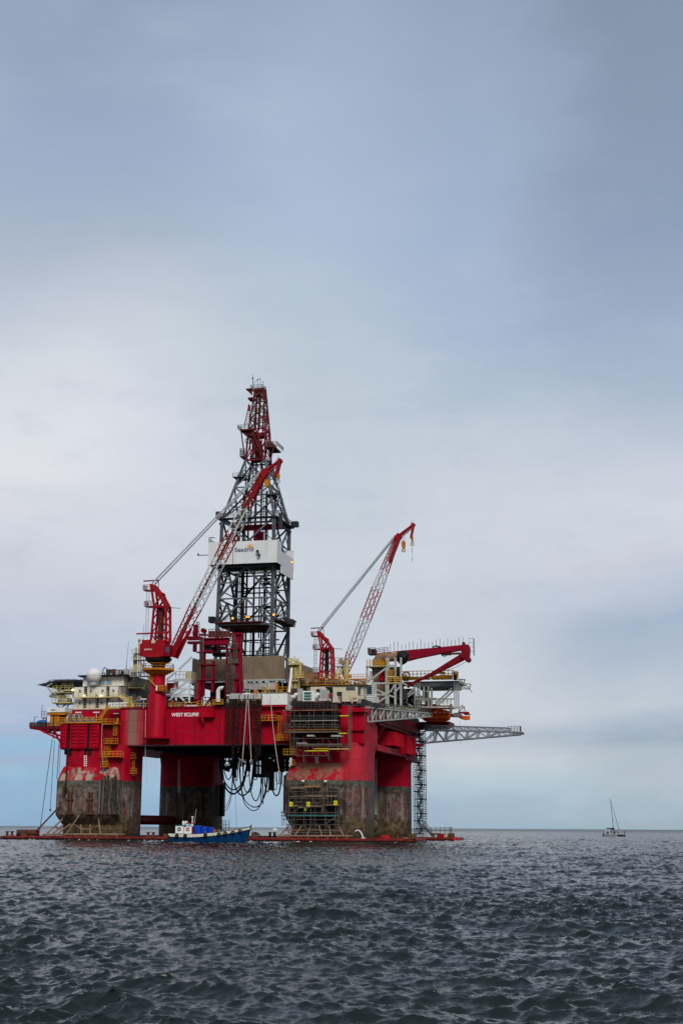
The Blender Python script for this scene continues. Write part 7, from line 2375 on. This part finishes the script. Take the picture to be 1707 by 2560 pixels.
# ------------------------------------------------------------------ people
def person(label, par_frame, p, h, yaw, top, legs, pose='stand', helmet='hivis', frame='rig'):
    """one skinned body, coloured by garment, with a helmet"""
    me = bpy.data.meshes.new('person')
    P = {'pel': (0, 0, .52), 'che': (0, .01, .74), 'nek': (0, .01, .83), 'hed': (0, -.01, .90), 'top': (0, 0, .965)}
    arm = {'stand': ((.13, 0, .79), (.17, .03, .63), (.17, -.06, .49)), 'reach': ((.13, 0, .79), (.19, -.10, .69), (.14, -.22, .72))}[pose]
    V_ = [P['pel'], P['che'], P['nek'], P['hed'], P['top']]
    E_ = [(0, 1), (1, 2), (2, 3), (3, 4)]
    Rd = [.085, .10, .035, .058, .045]
    for s in (1, -1):
        i = len(V_)
        V_ += [(arm[0][0] * s, arm[0][1], arm[0][2]), (arm[1][0] * s, arm[1][1], arm[1][2]), (arm[2][0] * s, arm[2][1], arm[2][2])]
        E_ += [(1, i), (i, i + 1), (i + 1, i + 2)]
        Rd += [.042, .034, .026]
        i = len(V_)
        V_ += [(.06 * s, 0, .48), (.065 * s, -.02 + .02 * s, .27), (.07 * s, .01 + .03 * s, .04), (.075 * s, -.07 + .03 * s, .02)]
        E_ += [(0, i), (i, i + 1), (i + 1, i + 2), (i + 2, i + 3)]
        Rd += [.062, .046, .034, .03]
    me.from_pydata([(x * h, y * h, z * h) for x, y, z in V_], E_, [])
    o = bpy.data.objects.new('person', me)
    COL.objects.link(o)
    o.modifiers.new('skin', 'SKIN')
    for i, sv in enumerate(me.skin_vertices[0].data):
        sv.radius = (Rd[i] * h, Rd[i] * h * (.75 if i in (0, 1) else 1))
        sv.use_root = i == 0
    o.modifiers.new('sub', 'SUBSURF').levels = 1
    bpy.context.view_layer.update()
    m2 = bpy.data.meshes.new_from_object(o.evaluated_get(bpy.context.evaluated_depsgraph_get()))
    o.modifiers.clear()
    o.data = m2
    m2.materials.clear()
    for mm in (top, legs, 'skin', 'dark_cloth'):
        m2.materials.append(MATS[mm])
    for f in m2.polygons:
        z = f.center.z / h
        f.material_index = 2 if z > .845 else (3 if z < .06 else (1 if z < .5 and abs(f.center.x) < .13 * h else 0))
        f.use_smooth = True
    if frame == 'rig':
        o.location = W(p); o.rotation_euler = (0, 0, -A + yaw); BASE[o] = Vector((0, 0, 0))
    else:
        o.location = p; o.rotation_euler = (0, 0, yaw); BASE[o] = Vector((0, 0, 0))
    tag(o, label, 'person')
    if helmet:
        hm = MB().ball((0, 0, .93 * h), .072 * h, 12, 6, (1, 1.1, .75))
        hm.put('helmet', helmet, o, smooth=True)
    return o
p = at(*r7(505, 1795), -3.4)
person('worker in a yellow safety jacket on the teal scaffold landing', None, p, 1.8, .4, 'hivis', 'dark_cloth', 'reach', 'white_paint')
p = at(*r3(795, 918), -1.5); person('worker in red overalls right of the generator', None, (p.x, p.y, p.z), 1.85, .2, 'coverall_red', 'coverall_red', 'stand', 'white_paint')
p = at(*r3(826, 928), -1.5); person('worker in blue overalls right of the one in red', None, (p.x, p.y, p.z), 1.8, -.4, 'coverall_blue', 'coverall_blue', 'stand', 'white_paint')
p = at(*r3(20, 900), .6); person('worker in orange overalls and yellow helmet by the chain heads', None, (p.x, p.y, p.z), 1.8, .3, 'coverall_orange', 'coverall_orange', 'reach', 'hivis')

# ------------------------------------------------------------------ blue work boat
def water_pt(x, y):
    d = ray(x, y)
    return C0 + d * (-HCAM / d.z)
YB = 322.0
bs = (CX and None)
def atY(x, y, Yw):
    d = ray(x, y)
    return C0 + d * ((Yw - 0) / d.y)
stern, bow = atY(424, 2100, YB), atY(627, 2100, YB)
Lb = bow.x - stern.x
boat = floater('work_boat', 'old blue and white wooden work boat with tyre fenders, alongside the rig', 'boat', (stern.x, YB, 0), 0.02)
SC = Lb / 203.0
bx = lambda x, y: ((x - 424) * SC, (atY(525, y, YB - 1.5)).z)
# (t, half beam, sheer z, bulwark bottom z, keel rake)
st_ = []
for t_ in np.linspace(0, 1, 21):
    X_ = t_ * Lb
    beam = 2.35 * (1 - max(0, (t_ - .55) / .45) ** 2.2) * (.82 + .18 * min(1, t_ / .2))
    top = bx(0, 2086 - (20 * max(0, (t_ - .25) / .75) ** 1.7))[1] + (.15 * max(0, .2 - t_) * 5)
    mid = top - (.72 - .1 * t_)
    st_.append((X_, max(beam, .07), top, mid))
def hullring(X_, b, top, mid, lo=True):
    rake = .35 * (X_ / Lb) ** 8 * 3.0
    pts = []
    for z, k_ in ((-1.2, .25), (-.5, .62), (0.15, .84), (mid, .97)):
        pts.append((X_ - rake * (top - z) / 3, k_ * b, z))
    return pts
rings = []
for X_, b, top, mid in st_:
    R = hullring(X_, b, top, mid)
    rings.append([(x, -y, z) for x, y, z in R] + [(x, y, z) for x, y, z in R[::-1]])
MB().loft(rings).put('hull', 'boat_blue', boat, smooth=True)
outer = MB()
for s in (-1, 1):
    rr_ = []
    for X_, b, top, mid in st_:
        rk = .35 * (X_ / Lb) ** 8 * 3.0
        rr_.append([(X_ - rk * (top - mid) / 3, s * b * .97, mid), (X_, s * b * 1.02, top), (X_, s * b * .93, top), (X_ - rk * (top - mid) / 3, s * b * .88, mid)])
    outer.loft(rr_)
outer.box((-.06, -st_[0][1], st_[0][3]), (.1, st_[0][1], st_[0][2]))
outer.put('bulwark', 'quarters_cream', boat)
m = MB()
for s in (-1, 1):
    m.path([(X_, s * b * .98, top + .04) for X_, b, top, mid in st_], .09, 6)
    m.path([(X_, s * b * 1.0, mid) for X_, b, top, mid in st_], .07, 6)
    for X_, b, top, mid in st_[1:-2]:
        m.box((X_ - .03, s * b * 1.0 - .02, mid), (X_ + .03, s * b * 1.0 + .02, top))
m.beam((Lb + .05, 0, st_[-1][2] + .35), (Lb - 1.1, 0, -.6), .28); m.cbox((.0, 0, st_[0][3] - .6), .5, 4.3, .9)
m.put('rubbing_strake', 'black_steel', boat)
m = MB()
m.loft([[(X_, -b * .9, mid + .05) for X_, b, top, mid in st_] + [(X_, b * .9, mid + .05) for X_, b, top, mid in st_[::-1]], [(X_, -b * .9, mid + .12) for X_, b, top, mid in st_] + [(X_, b * .9, mid + .12) for X_, b, top, mid in st_[::-1]]])
m.put('deck', 'grey_plate', boat)
zd = st_[4][3] + .1
wx = lambda x: (x - 424) * SC
wz = lambda y: atY(525, y, YB - 1).z
m = MB(); m.box((wx(439.5), -1.35, zd), (wx(460), 1.35, wz(2064.5))); m.box((wx(460), -1.2, zd), (wx(481), 1.2, wz(2068)))
m.box((wx(465.5), -1.1, wz(2068)), (wx(483), 1.1, wz(2058.5)))
wh = m.put('wheelhouse', 'white_paint', boat, bevel=.04)
m = MB(); m.box((wx(439), -1.5, wz(2064.5)), (wx(462), 1.5, wz(2063))); m.put('cabin_roof', 'teal_paint', wh)
m = MB(); m.box((wx(465), -1.3, wz(2058.5)), (wx(487), 1.3, wz(2057))); m.put('bridge_roof', 'hull_red', wh)
for x0, x1 in ((471, 479), (466.5, 469.5)):
    MB().box((wx(x0), -1.14, wz(2067)), (wx(x1), -1.09, wz(2060))).put('window', 'wheel_glass', wh)
m = MB(); m.box((wx(459.6), -1.38, zd), (wx(460.3), -1.2, wz(2064.5))); m.box((wx(480), -1.22, zd), (wx(483.5), -.9, wz(2066))); m.put('door_post', 'deep_red', wh)
for x, mat, lab in ((449, 'black_steel', None), (470, 'hull_red', None)):
    m = MB(); m.ring((wx(x), -1.42 if x < 460 else -1.27, wz(2073.5)), .3, .1, n=18); m.put('lifebuoy', mat, wh, smooth=True)
m = MB(); m.tube((wx(479.5), .3, wz(2066)), (wx(479.5), .3, wz(2043)), .12, 8); m.tube((wx(479.5), .3, wz(2044)), (wx(479.5), .3, wz(2041)), .24, 8); m.put('funnel', 'white_paint', boat)
m = MB(); m.tube((wx(484), .1, wz(2064)), (wx(489), .1, wz(2022)), .06, 6, .03); m.put('mast', 'boom_grey', boat)
for x, lab in ((458, 'left white canister on the wheelhouse roof'), (465, 'right white canister on the wheelhouse roof')):
    o = floater('canister', lab, 'canister', Vector((stern.x + wx(x), YB, wz(2063))), 0, 'canisters on the boat roof')
    MB().lathe((0, 0, 0), [(.26, 0), (.3, .1), (.3, .75), (.26, .85)], 12).put('body', 'white_paint', o, smooth=True)
    MB().lathe((0, 0, .85), [(.27, 0), (.27, .08)], 12).put('lid', 'grey_plate', o)
for i, (x0, x1, y, lab) in enumerate(((485, 503, 2064, 'largest blue cargo tank, next to the white wheelhouse'), (503.5, 519.5, 2066.5, 'middle blue cargo tank on the work boat'), (520.5, 533.5, 2068, 'smallest blue cargo tank, farthest from the wheelhouse'))):
    o = floater('cargo_tank', lab, 'tank', Vector((stern.x + wx((x0 + x1) / 2), YB, zd)), 0, 'blue tanks on the work boat')
    h = wz(y) - zd; w_ = (x1 - x0) * SC / 2
    pl = rrect(-w_, w_, -1.1, 1.1, .35)
    MB().loft([[(a * .95, b * .95, 0) for a, b in pl], [(a, b, .2) for a, b in pl], [(a, b, h - .25) for a, b in pl], [(a * .94, b * .94, h) for a, b in pl]]).put('body', 'barrel_blue', o, smooth=True)
    MB().lathe((0, -.3, h), [(.25, 0), (.25, .12)], 12).put('cap', 'black_steel', o)
o = floater('tarpaulin', 'dark green tarpaulin over cargo forward of the blue tanks', 'tarpaulin', Vector((stern.x + wx(550), YB, zd)), 0)
rings = []
for t_, h in ((0, .7), (.1, 1.55), (.35, 1.75), (.6, 1.55), (.85, 1.6), (1, .5)):
    x = wx(537.5) - wx(550) + (wx(565) - wx(537.5)) * t_
    rings.append([(x, -1.5, 0), (x, -1.3, h * .75), (x, -.5, h), (x, .6, h * .95), (x, 1.3, h * .7), (x, 1.5, 0)])
MB().loft(rings).put('cover', 'tarp_green', o)
p = Vector((stern.x + wx(535.5), YB + .2, zd))
person('crewman in orange jacket between the blue tanks and the green tarpaulin', None, p, 1.85, .3, 'coverall_orange', 'dark_cloth', 'stand', 'coverall_orange', 'world')
tl = ['tyre fender nearest the stern of the blue boat', 'second tyre fender from the stern, below the wheelhouse', 'lone tyre fender amidships below the blue tanks', 'tyre fender below the green tarpaulin, first of the bow group', 'second tyre of the bow group on the blue boat', 'third tyre of the bow group on the blue boat', 'tyre fender closest to the bow of the blue boat']
for (x, y), lab in zip(((445, 2090), (466, 2090.5), (516, 2088), (549.5, 2085.5), (565, 2083), (583.5, 2081), (601, 2077.5)), tl):
    t_ = (x - 424) / 203
    b = np.interp(t_ * Lb, [s[0] for s in st_], [s[1] for s in st_])
    o = floater('tyre_fender', lab, 'tyre', Vector((stern.x + wx(x), YB - b * 1.02 - .2, atY(525, y, YB - 2).z)), 0.02 if t_ < .6 else .02 + (t_ - .55) * .9, 'tyre fenders on the blue boat')
    MB().ring((0, 0, 0), .3, .14, n=18, m=8, sq=1.1).put('tyre', 'tyre_rubber', o, smooth=True)
    MB().tube((0, .05, .3), (0, .2, .75), .03, 5).put('lanyard', 'pale_rope', o)
a = Vector((stern.x + Lb - .3, YB + .3, st_[-1][2] + .1)); bq = W(at(655, 2088, -4))
o = floater('bow_line', 'thin mooring line from the blue boat bow to the pontoon', 'rope', a, 0)
d_ = bq - a
MB().path([d_ * t_ + Vector((0, 0, -.9 * sin(pi * t_))) for t_ in np.linspace(0, 1, 9)], .04, 5).put('line', 'wire_rope', o)
o = floater('anchor_pole_rack', 'row of thin upright scaffold tubes behind the boat bow', 'scaffold', W((-57, 30, 2)), -A)
m = MB()
for x in (556, 560.5, 565, 573):
    a_, b_ = loc(atY(x, 2070, 372)), loc(atY(x, 2049, 372))
    m.tube(Vector((a_.x + 57, a_.y - 30, 0)), Vector((b_.x + 57, b_.y - 30, b_.z - 2)), .08, 5)
a_, b_ = loc(atY(548, 2062, 372)), loc(atY(573, 2062, 372))
m.tube(Vector((a_.x + 57, a_.y - 30, a_.z - 2)), Vector((b_.x + 57, b_.y - 30, b_.z - 2)), .07, 5)
m.put('tubes', 'scaffold_steel', o)

# ------------------------------------------------------------------ sailing catamaran and far motor boat
YS = 670.0
sp_ = atY(1533, 2088, YS)
o = floater('sailing_boat', 'white sailing catamaran with bare raking mast out on the right', 'sailing boat', Vector((sp_.x, YS, 0)), 0)
k2 = lambda X, Y: (lambda p: (p.x - sp_.x, p.z))(atY(1480 + X / 11.2, 1960 + Y / 11.2, YS))
zoff = -k2(600, 1452)[1]
kk_ = lambda X, Y: (k2(X, Y)[0], k2(X, Y)[1] + zoff)
def outline(P, y0, y1):
    m = MB(); m.loft([[(x, y0, z) for x, z in (kk_(*p) for p in P)], [(x, y1, z) for x, z in (kk_(*p) for p in P)]]); return m
for y0, y1 in ((-2.6, -1.2), (1.2, 2.6)):
    outline([(300, 1470), (300, 1395), (330, 1370), (560, 1372), (880, 1385), (898, 1400), (880, 1470)], y0, y1).put('hull', 'hull_grey', o, bevel=.12)
outline([(664, 1462), (664, 1396), (895, 1396), (880, 1462)], -2.66, -2.6).put('hull_flank', 'dark_cloth', o)
outline([(315, 1385), (320, 1290), (350, 1275), (560, 1290), (655, 1372), (655, 1400)], -1.9, 1.9).put('coach_roof', 'light_steel', o, bevel=.1)
for P in ([(365, 1375), (375, 1300), (430, 1310), (440, 1360)], [(465, 1340), (480, 1290), (540, 1300), (545, 1340)], [(555, 1370), (560, 1290), (620, 1300), (625, 1365)]):
    outline(P, -1.96, -1.9).put('window', 'window_glass', o)
outline([(395, 1225), (420, 1203), (590, 1203), (595, 1262), (560, 1262), (540, 1240)], -1.6, 1.6).put('bimini', 'dark_cloth', o)
m = MB()
for X in (330, 440, 560):
    x, z = kk_(X, 1300); x2, z2 = kk_(X + 60 if X < 400 else X + 10, 1230); m.tube((x, -1.5, z), (x2, -1.5, z2), .05, 5); m.tube((x, 1.5, z), (x2, 1.5, z2), .05, 5)
m.put('bimini_frame', 'light_steel', o)
a, b = kk_(592, 1290), kk_(502, 398)
m = MB(); m.tube((a[0], 0, a[1]), (b[0], 0, b[1]), .13, 8, .1); c = kk_(575, 980); m.cbox((c[0] + .1, 0, c[1] - .15), .4, .4, .3); e1_, e2_ = kk_(520, 905), kk_(620, 905); m.tube((e1_[0] + .2, -.9, e1_[1]), (e1_[0] + .35, .9, e1_[1]), .05, 5)
m.put('mast', 'dark_steel', o)
c, d_ = kk_(745, 1275), kk_(510, 440)
MB().tube((c[0], 0, c[1]), (d_[0], 0, d_[1]), .16, 8, .06).put('furled_jib', 'sail_grey', o)
m = MB(); e = kk_(880, 1385); m.tube((c[0], 0, c[1]), (c[0] + .1, 0, c[1] - 1.1), .08, 6)
for X in (300, 890):
    p = kk_(X, 1385); q = kk_(X, 1310); m.tube((p[0], -2.3, p[1]), (q[0], -2.3, q[1]), .04, 5)
m.put('stanchion', 'light_steel', o)
for X, y, lab, h in ((570, -.3, 'dark clad person at the catamaran helm under the canopy', 1.7), (715, .2, 'dark clad person standing by the furled jib of the catamaran', 1.6), (875, -2, 'dark clad person standing at the catamaran bow', 1.6)):
    x, z = kk_(X, 1388)
    person(lab, None, Vector((sp_.x + x, YS + y, z)), h, .5, 'dark_cloth', 'dark_cloth', 'stand', None, 'world')
YM = 1500.0
sp2 = atY(687, 2072, YM)
o = floater('motor_boat', 'tiny white motor boat on the horizon between the columns', 'motor boat', Vector((sp2.x, YM, 0)), 0)
MB().loft([[(-2.6, -1, .1), (2.2, -1, .1), (3.2, -.2, .2), (3.2, .2, .2), (2.2, 1, .1), (-2.6, 1, .1)], [(-2.8, -1.3, 1.1), (2.6, -1.3, 1.3), (4.4, -.1, 1.6), (4.4, .1, 1.6), (2.6, 1.3, 1.3), (-2.8, 1.3, 1.1)]]).put('hull', 'white_paint', o)
MB().profile([(-1, 1.1), (2, 1.3), (1, 2.4), (-1, 2.5)], -.9, .9).put('cabin', 'white_paint', o)
